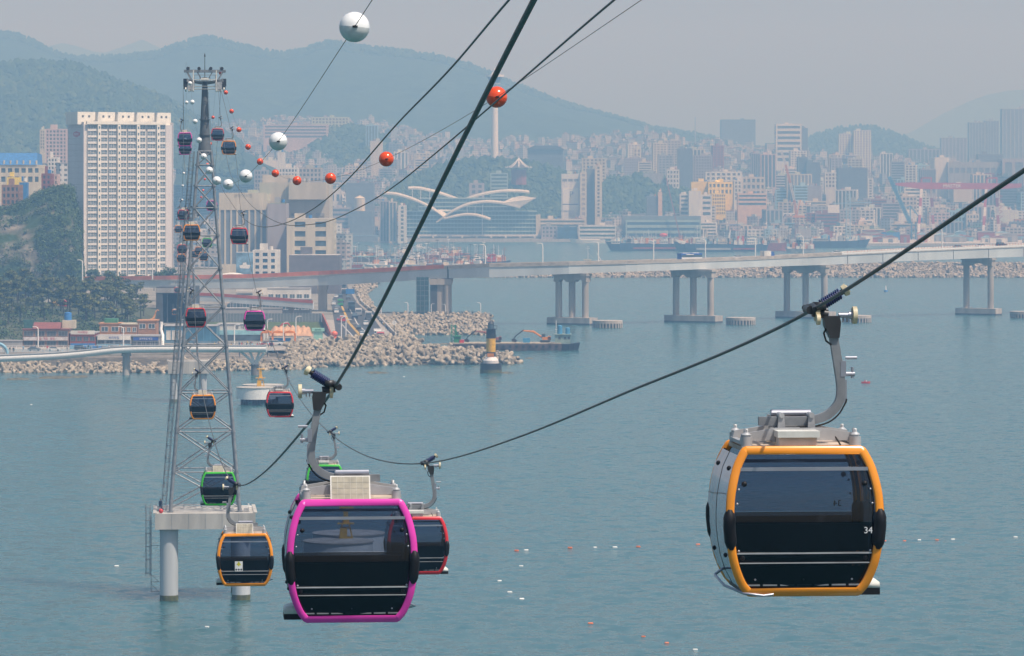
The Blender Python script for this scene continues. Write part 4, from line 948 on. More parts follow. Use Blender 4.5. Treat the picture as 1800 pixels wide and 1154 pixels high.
b.sph((0, 0, 1.1), .9, 12, 8, (1.1, 1, 1.2)); 
for i in range(6): t = i*1.047; b.tube([(.5*math.cos(t), .5*math.sin(t), 1.0), (1.1*math.cos(t), 1.1*math.sin(t), .5), (1.4*math.cos(t), 1.4*math.sin(t), .12)], [.3, .22, .12], 6)
b.build('body', mat('coral_vinyl', (.72, .14, .06), .35, var=.08, scale=1), r)
def excavator(name, label, org, m, s=1.0, flip=1, reach=1.0):
    r = thing(name, label, 'excavator', org); f = flip; X = lambda x: x*f*s
    def bx(b, x0, x1, y0, y1, z0, z1): b.box(min(X(x0), X(x1)), max(X(x0), X(x1)), y0*s, y1*s, z0*s, z1*s)
    b = MB(); 
    for y in (-1.1, .6): b.prism([Vector((X(x), y*s, z*s)) for x, z in ((-1.9, .3), (-1.5, 0), (1.5, 0), (1.9, .3), (1.7, .8), (-1.7, .8))], (0, 0, 0), (0, .5*s, 0))
    b.build('track', M_DKSTEEL, r)
    b = MB(); bx(b, -2.1, 1.0, -1.1, 1.1, .95, 2.0); b.prism([Vector((X(x), 0, z*s)) for x, z in ((-2.2, 1.0), (-1.1, 1.0), (-1.1, 2.4), (-2.0, 2.3))], (0, -1.1*s, 0), (0, 1.1*s, 0)); b.build('upper_body', m, r)
    b = MB(); bx(b, -.1, 1.2, -1.1, -.1, 2.003, 3.1); b.build('cab', M_GLASSB, r)
    b = MB(); b.tube([(X(.8), .3*s, 1.7*s), (X(2.6*reach), .3*s, 3.9*s), (X(5.2*reach), .3*s, 4.3*s)], [.34*s, .42*s, .24*s], 6); b.build('boom', m, r)
    b = MB(); b.tube([(X(4.8*reach), .3*s, 4.6*s), (X(6.6*reach), .3*s, 2.4*s), (X(7.1*reach), .3*s, 1.4*s)], [.28*s, .2*s, .18*s], 6); b.build('arm', M_DKSTEEL if m is not M_RED else m, r)
    b = MB(); b.prism([Vector((X(x*reach), 0, z*s)) for x, z in ((6.9, 1.5), (7.6, 1.2), (7.5, .3), (6.6, .1), (6.3, .7))], (0, -.3*s, 0), (0, .9*s, 0)); b.build('bucket', M_DKSTEEL, r)
    return r
excavator('excavator', 'red excavator with folded boom behind the orange stall', G(487, 1500, 4.5), M_RED, .8)

# ---- bridge
BL = [(120, 1810), (300, 1785), (567, 1765), (760, 1730), (860, 1712), (1000, 1707), (1110, 1712), (1220, 1735), (1417, 1786), (1560, 1806), (1723, 1836), (1880, 1866)]
TOPY = [(120, 490.5), (300, 488.5), (450, 485.5), (600, 478.5), (700, 473.5), (790, 468.5), (860, 464.8), (950, 463), (1061, 460.5), (1200, 456.8), (1325, 452.6), (1457, 446), (1600, 438.5), (1800, 430.5), (1880, 427)]
BOTY = [(120, 503), (300, 507), (450, 506.5), (600, 501), (700, 495), (790, 489.5), (860, 488), (950, 484), (1061, 479.5), (1200, 475), (1325, 470), (1457, 466), (1600, 459), (1800, 451.5), (1880, 448)]
def bd(px): return interp(BL, px)
def bp(px, tab, off=0, dz=0): D = bd(px); return Vector((PX(px, D), D+off, PZ(interp(tab, px), D)+dz))
def bridge():
    r = thing('viaduct_bridge', 'long grey road bridge on portal piers crossing the bay', 'bridge'); pxs = list(range(120, 1881, 20)); WD = 18
    def strip(name, lo, hi, y0, y1, m, p0=120, p1=1880):
        b = MB(); q = [p for p in pxs if p0 <= p <= p1]
        for i in range(len(q)-1):
            v = []
            for p in (q[i], q[i+1]):
                l = lo(p); h = hi(p); v += [l+Vector((0, y0, 0)), h+Vector((0, y0, 0)), h+Vector((0, y1, 0)), l+Vector((0, y1, 0))]
            b.add(v, [(0, 1, 5, 4), (1, 2, 6, 5), (2, 3, 7, 6), (3, 0, 4, 7)])
        return b.build(name, m, r)
    T = lambda p, d=0: bp(p, TOPY, 0, d); B = lambda p, d=0: bp(p, BOTY, 0, d)
    strip('girder', lambda p: B(p), lambda p: T(p, -1.3), .25, WD-.25, M_BRIDGE)
    strip('deck', lambda p: T(p, -1.29), lambda p: T(p, -.85), 0, WD, M_CONC)
    strip('parapet', lambda p: T(p, -.84), lambda p: T(p, .2), 0, .35, M_BRCONC, 780, 1480); strip('parapet', lambda p: T(p, -.84), lambda p: T(p, .2), WD-.35, WD, M_BRCONC)
    strip('kerb_wall', lambda p: T(p, -.84), lambda p: T(p, .0), 0, .3, M_LAMPWHITE, 1480, 1880); strip('white_parapet', lambda p: T(p, .003), lambda p: T(p, .5), 6, 6.3, M_WHITEW, 1480, 1880)
    strip('noise_barrier', lambda p: T(p, -.84), lambda p: T(p, .9), 0, .2, M_ORAIL, 120, 780)
    b = MB()
    for px in range(1490, 1880, 5): q = T(px, .0); b.box(q.x-.08, q.x+.08, q.y+.05, q.y+.2, q.z, q.z+.9)
    stuff(b.build('railing_post', M_RED, r))
    b = MB()
    for px in range(1490, 1880, 62): q = B(px, 0); h = T(px, -1.3).z; b.box(q.x-.12, q.x+.12, q.y+.12, q.y+.24, q.z, h)
    b.box(T(788).x-.5, T(788).x+.5, T(788).y+.1, T(788).y+.24, B(788).z, T(788).z); b.build('expansion_joint', M_DKSTEEL, r)
    # portal piers in the sea
    for px, wpx, ncol, D, yw in ((1006, 62, 3, 1707, 572), (1220, 76, 3, 1735, 568.5), (1418, 80, 3, 1790, 562), (1723, 54, 2, 1838, 555)):
        k = F/D; top = B(px).z-.02; w = wpx/k*1.08; M = Matrix.Translation((PX(px, D), D+6.6, 0)) @ Matrix.Rotation(R(-32), 4, 'Z')
        def tf(b):
            b.v = [tuple(M @ Vector(v)) for v in b.v]; return b
        n = ncol; hs = [(-1+2*i/(n-1)) for i in range(n)]
        b = MB(); b.box(-w/2-.4, w/2+.4, -2.3, 2.3, top-1.0, top)
        prof = [(-1, top-3.6)]
        for a, c in zip(hs, hs[1:]): prof += [(lerp(a, c, .22), top-3.6), (lerp(a, c, .36), top-2.5), (lerp(a, c, .64), top-2.5), (lerp(a, c, .78), top-3.6)]
        prof += [(1, top-3.6), (1, top-1.01), (-1, top-1.01)]
        b.prism([Vector((u*w/2, 0, z)) for u, z in prof], (0, -1.9, 0), (0, 1.9, 0)); tf(b).build('pier_cap', M_BRCONC, r)
        for u in hs: b = MB(); b.s = True; b.cyl((u*(w/2-1.5), 0, 2.4), (u*(w/2-1.5), 0, top-3.5), 1.45, n=20); tf(b).build('pier_column', M_BRCONC, r)
        b = MB(); bw = w/2+2.6; b.prism([Vector((a, y, 0)) for a, y in ((-bw, -3.4), (bw, -3.4), (bw, 3.4), (-bw, 3.4))], (0, 0, -1.5), (0, 0, 3.1)); ft = tf(b).build('footing', M_BRCONC, r)
        b = MB(); b.prism([Vector((a, y, 0)) for a, y in ((-bw-.02, -3.42), (bw+.02, -3.42), (bw+.02, 3.42), (-bw-.02, 3.42))], (0, 0, -1.4), (0, 0, .7)); tf(b).build('tide_band', M_DARKW, ft)
    # big land pier with the lift shaft, and the single column
    x = PX(775, 1726); b = MB(); b.s = False; b.box(x-4.4, x+4.4, 1727, 1741, 3, B(775).z-2.7); b.prism([Vector((x+u, 1726, z)) for u, z in ((-4.8, B(775).z-2.6), (4.8, B(775).z-2.6), (5.2, B(775).z-.1), (-5.2, B(775).z-.1))], (0, 0, 0), (0, 16, 0)); b.build('pier_column', M_BRCONC, r)
    b = MB(); b.s = True; b.cyl((x+3.0, 1727, 3), (x+3.0, 1727, B(775).z-2.8), 1.7, n=16); b.build('pier_column', M_BRCONC, r)
    x = PX(567, 1768); b = MB(); b.box(x-1.9, x+1.9, 1767, 1772, 3, B(567).z-2.2); b.prism([Vector((x+u, 1766, z)) for u, z in ((-1.9, B(567).z-2.2), (1.9, B(567).z-2.2), (2.4, B(567).z), (-2.4, B(567).z))], (0, 0, 0), (0, 8, 0)); b.build('pier_column', M_BRCONC, r)
    return r
bridge()
r = thing('lift_tower', 'dark glass lift tower beside the land pier of the bridge', 'lift tower', (PX(743, 1726), 1722, 4)); b = MB(); b.box(-2.7, 2.7, 0, 5, 0, 16.2); b.build('shaft', mat('teal_glass', (.035, .085, .10), .15, var=.2, scale=.4), r)
for i in range(4): b = MB(); b.box(-2.7+i*1.77, -2.6+i*1.77, -.1, 0, 0, 16.2); b.build('mullion', M_STEEL, r)
b = MB()
for i in range(7): b.box(-2.7, 2.7, -.07, -.01, 1.5+i*2.2, 1.62+i*2.2)
stuff(b.build('transom', M_STEEL, r))
b = MB(); b.box(3.2, 6.3, 4.9, 5.9, 0, 15.6); b.build('dark_panel', M_DARKW, r)
# pier fenders
for px, py, l in ((1068, 577, 'round concrete fender right of the first sea pier'), (1302, 571.5, 'round concrete fender right of the second sea pier'), (1506, 567.5, 'round concrete fender behind the arm of cabin 34'), (1800, 560, 'round concrete fender cut by the right picture edge')):
    D = DW(py)+6; r = thing('pier_fender', l, 'fender', (PX(px, D), D, 0), 0, 'fenders beside the bridge piers'); b = MB(); b.s = True; b.cyl((0, 0, 1.8), (0, 0, 3.0), 6.4, n=28); b.build('cap', M_BRCONC, r)
    b = MB(); b.s = True; b.cyl((0, 0, -1), (0, 0, 1.85), 5.6, n=24); b.build('core', M_DARKW, r)
    for i in range(14):
        t = math.pi+math.pi*(i+.5)/14; b = MB(); b.box(-.35, .35, -.3, .3, -.6, 1.9, Matrix.Translation((6.05*math.cos(t), 6.05*math.sin(t), 0)) @ Matrix.Rotation(t, 4, 'Z')); b.build('fender_block', M_BRCONC, r)
# lamps
lm = MB(); lm.s = True; lm.tube([(0, 0, 0), (0, 0, 7.6), (.15, 0, 8.3), (1.0, 0, 8.7)], [.26, .22, .18, .14], 6); lm = lm.mesh('pole', M_LAMPWHITE)
lh = MB(); lh.box(.8, 2.2, -.3, .3, 8.58, 8.86); lh = lh.mesh('lamp_head', M_LAMPWHITE); lb = MB(); lb.box(-.3, .3, -.3, .3, 0, .5); lb = lb.mesh('base', M_CONC)
def lamp(p, label, s=1.0, rz=0, group='street lamps'):
    r = thing('street_lamp', label, 'street lamp', p, rz, group); r.scale = (s, s, s); obj('pole', lm, r); obj('lamp_head', lh, r); obj('base', lb, r); return r
for i, px in enumerate((853, 954, 1052, 1149, 1240, 1328, 1412, 1656)):
    lamp(bp(px, TOPY, .8, -.84), 'grey street lamp on the bridge parapet, number %s from the quay' % ['one', 'two', 'three', 'four', 'five', 'six', 'seven', 'eight'][i], 1.08, R(180), 'street lamps on the bridge')
for px, D, s, l in ((717, 1700, .68, 'white lamp on the quay, close behind the thick rope'), (758, 1698, .62, 'white lamp in front of the bridge land pier'), (783, 1697, .6, 'white lamp right of the bridge land pier foot'), (845, 1698, .68, 'white lamp near the outer end of the quay'), (670, 1690, .75, 'lamp at the inner end of the quay'), (520, 1445, .95, 'grey lamp behind the orange stall'), (412, 1372, .9, 'grey lamp before the white and blue hall'), (600, 1440, .95, 'tall lamp at the near left side of the road'), (608, 1424, .9, 'tall lamp beside the low wall at the road end'), (498, 1420, .8, 'grey lamp pole in front of the orange stall'), (470, 1440, .85, 'grey lamp pole at the left end of the tarpaulin'), (145, 1790, 1.1, 'white lamp at the left start of the viaduct'), (268, 1783, 1.1, 'white lamp on the viaduct below the apartment tower'), (67, 1362, .85, 'grey lamp before the brown restaurant'), (217, 1362, .85, 'grey lamp before the white signed restaurant')):
    z = Z0 if D < 1770 else bp(px, TOPY).z-.8; lamp(Vector((PX(px, D), D, z)), l, s, R(180) if px % 2 else 0, 'street lamps on shore')
r = thing('post_clock', 'white round clock on a post beside the sea wall', 'clock', G(693, 1440)); b = MB(); b.cyl((0, 0, 0), (0, 0, 5.5), .12, n=8); b.build('pole', M_DKSTEEL, r); b = MB(); b.s = True; b.cyl((0, -.2, 6.1), (0, .2, 6.1), .8, n=20); b.build('clock_face', M_LAMPWHITE, r)
b = MB(); b.beam((0, -.22, 6.1), (.02, -.22, 6.6), .06); b.beam((0, -.22, 6.1), (.35, -.22, 6.1), .06); b.build('clock_hand', M_BLACK, r)
r = thing('road_sign', 'blue direction sign on a gantry over the shore road', 'road sign', G(607, 1900)); b = MB(); b.cyl((5.2, 0, 0), (5.2, 0, 6.5), .14, n=8); b.beam((0, 0, 5.8), (5.2, 0, 5.8), .15); b.build('gantry', M_GALV, r); b = MB(); b.box(.2, 4.4, -.15, -.08, 4.2, 6.6); b.build('panel', M_BLUE, r)
# ---- lower ramp with red rail
def ramp():
    r = thing('slip_road_ramp', 'lower slip road ramp with a dark red rail under the viaduct', 'ramp'); L = [(300, 1660, 514), (380, 1655, 517.5), (430, 1650, 521), (490, 1645, 525), (550, 1640, 530)]
    top = [P(p, y, D) for p, D, y in L]; b = MB()
    for a, c in zip(top, top[1:]): b.prism([a-Vector((0, 0, 3.2)), a-Vector((0, 0, .9)), c-Vector((0, 0, .9)), c-Vector((0, 0, 3.2))], (0, 0, 0), (0, 9, 0))
    b.build('deck', M_BRIDGE, r); b = MB()
    for a, c in zip(top, top[1:]): b.prism([a-Vector((0, 0, .89)), a+Vector((0, 0, .35)), c+Vector((0, 0, .35)), c-Vector((0, 0, .89))], (0, -.15, 0), (0, .15, 0))
    b.build('rail', mat('maroon_rail', (.46, .10, .075), .6, var=.1, scale=.4), r)
    for p, y in ((395, 521.5), (512, 529.5)):
        q = P(p, y, 1652); b = MB(); b.box(q.x-1, q.x+1, 1650, 1653, 3, q.z-3.4); b.prism([Vector((q.x+u, 1650, z)) for u, z in ((-1, q.z-3.4), (1, q.z-3.4), (2.4, q.z-2.3), (-2.4, q.z-2.3))], (0, 0, 0), (0, 4, 0)); b.build('pier', M_BRCONC, r)
ramp()
shed('white office behind the lower ramp, with a row of windows', 470, 545, 508, 545, 1900, 12, M_WHITEW, 6); shed('cream hall wall at the head of the shore road', 575, 601, 507, 524, 2150, 10, M_CREAMW, 0)
shed('pale grey low hall under the viaduct, left of the slip road pier', 350, 495, 543, 551, 1640, 10, M_GREYW, 0); shed('dark depot under the slip road', 390, 545, 527, 551, 1700, 14, M_DARKW, 9)
# ================================================================ trees, cliff, apartment slab, town
M_SHR = [mat('shrub_dark', (.044, .078, .028), .8, var=.3, scale=.8, spec=.12), mat('shrub_mid', (.07, .115, .04), .8, var=.3, scale=.8, spec=.12), mat('shrub_light', (.11, .15, .055), .8, var=.3, scale=.8, spec=.12)]
def leafball(b, c, rx, ry, rz, n, size, rd, up=.35):
    for _ in range(n):
        u = rd.uniform(-1, 1); t = rd.uniform(0, 6.283); q = math.sqrt(1-u*u); s = rd.uniform(.62, 1.06)
        d = Vector((q*math.cos(t), q*math.sin(t), u)); p = Vector(c)+Vector((d.x*rx, d.y*ry, d.z*rz))*s
        nn = (d+Vector((rd.uniform(-.7, .7), rd.uniform(-.7, .7), up+rd.uniform(-.5, .6)))).normalized(); a = nn.orthogonal().normalized(); a = Quaternion(nn, rd.uniform(0, 6.28)) @ a; e = nn.cross(a)
        z = size*rd.uniform(.6, 1.3); b.m = rd.choices((0, 1, 2), (3, 4, 2))[0]
        b.add([p-a*z, p-e*z*.6, p+a*z, p+e*z*.6], [(0, 1, 2, 3)])
def tree_mesh(kind, seed):
    rd = random.Random(seed); t = MB(); t.s = True; c = MB()
    if kind == 'pine':
        h = 1.0*rd.uniform(8.5, 11.5); lean = rd.uniform(-1.2, 1.2); tr = [(0, 0, -1.5), (lean*.2, 0, h*.3), (lean*.7, .2, h*.6), (lean, .3, h*.92)]
        t.tube(spline(tr, 3), [.30-.022*i for i in range(10)], 6)
        for k in range(rd.randint(9, 12)):
            f = rd.uniform(.42, 1.0); z = h*f; a = rd.uniform(0, 6.28); rr = rd.uniform(.6, 2.9)*(1.25-f*.75)*1.3; x = lean*f*f+rr*math.cos(a); y = rr*math.sin(a)
            t.tube([(lean*f*f, .2, z-1.0), ((x+lean*f)*.5, y*.5, z-.45), (x, y, z-.1)], [.12, .09, .05], 5)
            leafball(c, (x, y, z+.1), rd.uniform(1.2, 2.1), rd.uniform(1.2, 2.1), rd.uniform(.45, .8), 70, .42, rd, .8)
    else:
        h = rd.uniform(5.5, 8.5); t.tube([(0, 0, -1), (.1, 0, h*.3), (0, .1, h*.7)], [.25, .2, .1], 6)
        for k in range(9):
            a = rd.uniform(0, 6.28); rr = rd.uniform(.2, 2.0); z = h*rd.uniform(.4, .95); t.tube([(0, 0, h*.35), (rr*.5*math.cos(a), rr*.5*math.sin(a), z-.5)], [.12, .05], 5)
            leafball(c, (rr*math.cos(a), rr*math.sin(a), z), rd.uniform(1.1, 1.8), rd.uniform(1.1, 1.8), rd.uniform(.9, 1.4), 85, .40, rd, .4)
    return t.mesh('trunk', M_TRUNK), c.mesh('crown', [M_LEAFP1, M_LEAFP2, M_LEAFP3] if kind == 'pine' else M_SHR)
M_LEAFP1 = mat('pine_dark', (.050, .072, .028), .8, var=.3, scale=.8, spec=.1); M_LEAFP2 = mat('pine_mid', (.110, .130, .042), .8, var=.3, scale=.8, spec=.1); M_LEAFP3 = mat('pine_light', (.19, .185, .06), .8, var=.3, scale=.8, spec=.1)
PINES = [tree_mesh('pine', i) for i in range(9)]; BROADS = [tree_mesh('broad', 50+i) for i in range(6)]
rtr = random.Random(5)
def tree(p, kind, label, group, s=1.0):
    m = rtr.choice(PINES if kind == 'pine' else BROADS); r = thing('pine_tree' if kind == 'pine' else 'broadleaf_tree', label, 'tree', p, rtr.uniform(0, 6.28), group); r.scale = (s, s, s*rtr.uniform(.9, 1.15))
    obj('trunk', m[0], r); obj('crown', m[1], r); return r
H_PINE = Ridge([(-120, 522), (0, 520), (60, 522), (120, 526), (190, 532), (240, 541), (275, 566), (300, 600)], 1620, 1394, 4.1, 1.2, back=200)
struct(H_PINE.build('hillside', mat('slope_soil', (.075, .085, .04), .9, var=.3, scale=.2, bump=.5), step=6, rows=16) if False else H_PINE.build('hillside', mat('slope_soil', (.075, .085, .04), .9, var=.3, scale=.2, bump=.5), step=6, rows=16))
cnt = 0
for row, (D, zo, n) in enumerate(((1600, 0, 24), (1560, 0, 20), (1520, 0, 17), (1490, 0, 13))):
    for i in range(n):
        px = -30+(288-row*8)*(i+rtr.uniform(.1, .9))/n
        if row == 3 and rtr.random() < .35: continue
        p = H_PINE.pt(px, D+rtr.uniform(-14, 14)); s = interp([(0, 1.05), (100, .95), (170, 1.12), (230, 1.05), (262, .65)], px)*rtr.uniform(.85, 1.15)*(1 if row < 2 else .85)
        tree(p, 'pine', 'dark pine on the wooded slope above the restaurants, in the %s row from the top' % ['first', 'second', 'third', 'fourth'][row], 'pines on the slope behind the restaurants', s)
b = MB(); rd = random.Random(9)
for _ in range(330):
    px = rd.uniform(-30, 276); D = rd.uniform(1402, 1545); p = H_PINE.pt(px, D); s = rd.uniform(1.0, 2.0); leafball(b, p+Vector((0, 0, s*.5)), s*1.3, s*1.3, s*.9, 34, .42, rd, .5)
stuff(b.build('undergrowth', M_SHR))
# people and stalls half seen between the pines
for i, px in enumerate((84, 96, 112)):
    p = H_PINE.pt(px, 1575); r = thing('picnic_tent', 'small %s tent glimpsed between the pine trunks' % ['white', 'yellow', 'red'][i], 'tent', p); b = MB(); b.prism([Vector((x, 0, z)) for x, z in ((-1.6, 0), (1.6, 0), (1.6, 1.6), (0, 2.6), (-1.6, 1.6))], (0, 0, 0), (0, 3, 0)); b.build('canvas', [M_WHITEW, mat('yellow_canvas', (.65, .42, .08), .6, var=.1), M_RED][i], r)
# ---- cliff left of the apartment slab
H_CLIFF = Ridge([(-160, 378), (-60, 374), (0, 372), (25, 368), (45, 356), (70, 342), (95, 335), (116, 332), (126, 336), (140, 420), (150, 482)], 1860, 1800, 12, 9, pw=.55, back=260)
def cliff_mat():
    m = mat('cliff_rock', (.20, .18, .15), .9, var=.3, scale=.16, bump=1.0, spec=.1, col2=(.06, .062, .048), detail=8); nt = m.node_tree; n = nt.nodes; b = n['Principled BSDF']; src = b.inputs['Base Color'].links[0].from_socket
    tc = n.new('ShaderNodeTexCoord'); t = n.new('ShaderNodeTexNoise'); t.inputs['Scale'].default_value = .055; t.inputs['Detail'].default_value = 7; mx = n.new('ShaderNodeMix'); mx.data_type = 'RGBA'
    mr = n.new('ShaderNodeMapRange'); mr.inputs['From Min'].default_value = .40; mr.inputs['From Max'].default_value = .52
    nt.links.new(tc.outputs['Object'], t.inputs['Vector']); nt.links.new(t.outputs[0], mr.inputs[0]); nt.links.new(mr.outputs[0], mx.inputs[0]); nt.links.new(src, mx.inputs[6]); mx.inputs[7].default_value = (.035, .06, .022, 1); nt.links.new(mx.outputs[2], b.inputs['Base Color']); return m
H_CLIFF.build('cliff', cliff_mat(), step=2.5, rows=30)
b = MB(); rd = random.Random(19)
for _ in range(900):
    px = rd.choice((rd.uniform(-30, 140), rd.uniform(66, 140))); t = rd.choice((rd.uniform(.55, 1.5), rd.uniform(0, .25), rd.uniform(.9, 1.6), rd.uniform(0, 1)))
    if 46 < px < 68 and .08 < t < .6 and rd.random() < .8: continue
    if px < 50 and .1 < t < .5 and rd.random() < .5: continue
    p = H_CLIFF.pt(px, lerp(1800, 1860, t)); s = rd.uniform(1.1, 2.6); leafball(b, p+Vector((0, -.6, s*.4)), s*1.2, s*1.2, s*.95, 34, .5, rd, .4)
stuff(b.build('cliff_shrubs', M_SHR))
# ---- apartment slab
def apartment():
    D = 1900; k = F/D; rz = R(32); base = PZ(487, D)
    r = thing('apartment_tower', 'tall cream apartment slab with a grey end wall beside the cliff', 'apartment block', (PX(147.5, D), D, base), rz)
    H = PZ(219, D)-base; Wd = 47.3; dep = 17.0; nf = 24; fh = H/nf
    endw = mat('end_wall_paint', (.66, .63, .63), .8, var=.05, scale=.15, streak=True); lo = mat('end_wall_base', (.27, .235, .225), .8, var=.05, scale=.2); cr = mat('apartment_cream', (.82, .79, .71), .75, var=.05, scale=.3, streak=True); wall_ = mat('apartment_wall', (.66, .645, .625), .8, var=.06, scale=.3)
    b = MB(); b.box(0, Wd, .6, dep, -4, H); b.build('wall', wall_, r)
    b = MB(); b.box(-.3, .01, -.3, dep+.2, 11, H+1.2); w2 = b.build('end_wall', endw, r); b = MB(); b.box(-.33, .01, -.33, dep+.2, -4, 10.99); b.build('end_wall_base', lo, r)
    b = MB(); b.m = 0
    for i in range(1, 23): b.box(-.315, -.29, -.3, dep+.2, 11+i*2.75, 11+i*2.75+.07)
    stuff(b.build('end_wall_joint', lo, w2))
    b = MB(); b.box(Wd-.01, Wd+.3, -.3, dep+.2, -4, H+1.2); b.box(Wd-3.6, Wd-.02, .1, .58, -4, H); b.build('end_wall', endw, r)
    bays = [(2.0, 6.9), (9.0, 12.4), (13.2, 17.2), (19.6, 22.6), (23.4, 27.6), (29.8, 32.8), (33.8, 38.2), (40.6, 43.5)]; pil = [(7.0, 8.6), (17.5, 19.1), (27.8, 29.4), (38.6, 40.2)]
    for x0, x1 in pil:
        b = MB(); b.box(x0, x1, -.9, .59, -1, H+5.0)
        p = b.build('stair_shaft', cr, r); w = MB()
        for i in range(nf): w.box(x0+.45, x1-.45, -.96, -.88, i*fh+1.0, i*fh+2.2)
        stuff(w.build('stair_window', M_GLASSB, p))
    meshes = {}
    for bi, (x0, x1) in enumerate(bays):
        wd = round(x1-x0, 2)
        if wd not in meshes:
            b = MB(); b.m = 0; b.box(.05, wd-.05, -.02, .03, .95, fh-.25); b.m = 1
            n = 2 if wd < 4 else 3
            for q in range(n+1): X = .0+(wd-.12)*q/n; b.box(X, X+.12, -.08, .04, .9, fh-.2)
            b.box(.0, wd, -.07, .045, fh-.25, fh-.13); b.box(0, wd, -.075, .05, 1.75, 1.83); b.m = 2; b.box(0, wd, -.09, .06, .12, .95)
            meshes[wd] = b.mesh('window', [mat('apartment_glass', (.19, .24, .28), .1, var=.4, scale=.35, spec=.6), M_LAMPWHITE, wall_])
        for i in range(nf):
            obj('window', meshes[wd], r, (x0, .12, i*fh))
    b = MB()
    for i in range(nf+1):
        for x0, x1 in bays: b.box(x0-.05, x1+.05, -.12, .62, i*fh-.08, i*fh+.115)
    stuff(b.build('balcony_slab', cr, r))
    b = MB(); b.box(1.2, Wd-3.8, -1.0, .59, H+.12, H+1.5); b.build('cornice', cr, r)
    for x0, x1 in ((-3.6+1.2, 7), (8.6, 17.5), (19.1, 27.8), (29.4, 38.6), (40.2, Wd+.2)):
        b = MB(); b.box(x0, x1, 2.0, dep-2, H+.01, H+6.0); p = b.build('penthouse', cr, r); w = MB(); b.m = 0
        for u in (.3, .65): X = lerp(x0, x1, u); w.box(X-.5, X+.5, 1.93, 2.02, H+3.4, H+4.4)
        w.build('vent_window', M_DARKW, p)
    b = MB(); b.s = True; q = [Vector((0, -(7.2+x), H-4.6+z)) for x, z in ((-3.6, 0), (-3.0, .8), (-1.5, 1.1), (0, 1.35), (1.5, 1.1), (3.0, .8), (3.6, 0), (3.0, -.8), (1.5, -1.1), (0, -1.3), (-1.5, -1.1), (-3.0, -.8))]
    q = [Vector((0, -p.y, p.z)) for p in q]; b.s = False; b.prism(q, (-.45, 0, 0), (-.31, 0, 0)); lg = b.build('logo_sign', mat('logo_red', (.55, .02, .04), .4, var=0), r)
    b = MB()
    for i in range(4): y = 5.2+i*1.35; b.box(-.48, -.45, y, y+.25, H-5.3, H-3.9); b.box(-.48, -.45, y+.26, y+.85, H-5.0, H-4.8); b.box(-.48, -.45, y+.26, y+.85, H-4.4, H-4.2)
    b.build('lettering', M_LAMPWHITE, lg)
    txt(r, '101', -.34, 8.6, H-13.0, 4.2, mat('faded_number', (.56, .54, .53), .7, var=0), (R(90), 0, R(-90))); txt(r, '101', -.345, 8.6, 13.2, 3.2, mat('dark_number', (.17, .16, .16), .7, var=0), (R(90), 0, R(-90)))
apartment()
for i in range(22):
    px = rtr.uniform(112, 330); D = rtr.uniform(1825, 1860); tree(Vector((PX(px, D), D, PZ(508, D))), 'broad', 'round green tree at the foot of the apartment slab, behind the viaduct', 'trees at the foot of the apartment slab', rtr.uniform(1.0, 1.5)*(1.35 if px < 150 else .8))
# ---- named buildings of the town
B_ = M_BEIGE = mat('beige_wall', (.52, .47, .385), .8, var=.08, scale=.2, streak=True)
M_PINK = mat('pink_wall', (.56, .43, .39), .8, var=.08, scale=.2); M_YEL = mat('yellow_wall', (.88, .66, .09), .75, var=.08, scale=.2); M_TAN = mat('tan_wall', (.44, .39, .33), .8, var=.1, scale=.2)
M_SLATE = mat('slate_blue_wall', (.17, .205, .25), .6, var=.1, scale=.2); M_TEALW = mat('teal_band', (.30, .42, .42), .6, var=.1, scale=.15); M_TEALG = mat('teal_glazing', (.045, .12, .145), .2, var=.2, scale=.15)
M_PEACH = mat('peach_wall', (.66, .46, .30), .75, var=.08, scale=.2); M_MAROON = mat('maroon_wall', (.26, .085, .07), .8, var=.1, scale=.2); M_LIME = mat('pale_lime_wall', (.52, .54, .36), .75, var=.08, scale=.2)
M_BLUEGL = mat('blue_curtain_glass', (.035, .10, .20), .12, var=.25, scale=.12); M_LTBLUE = mat('light_blue_wall', (.28, .46, .58), .7, var=.1, scale=.2)
W_, C_, G_, L_ = M_WHITEW, M_CREAMW, M_GREYW, M_LAVW
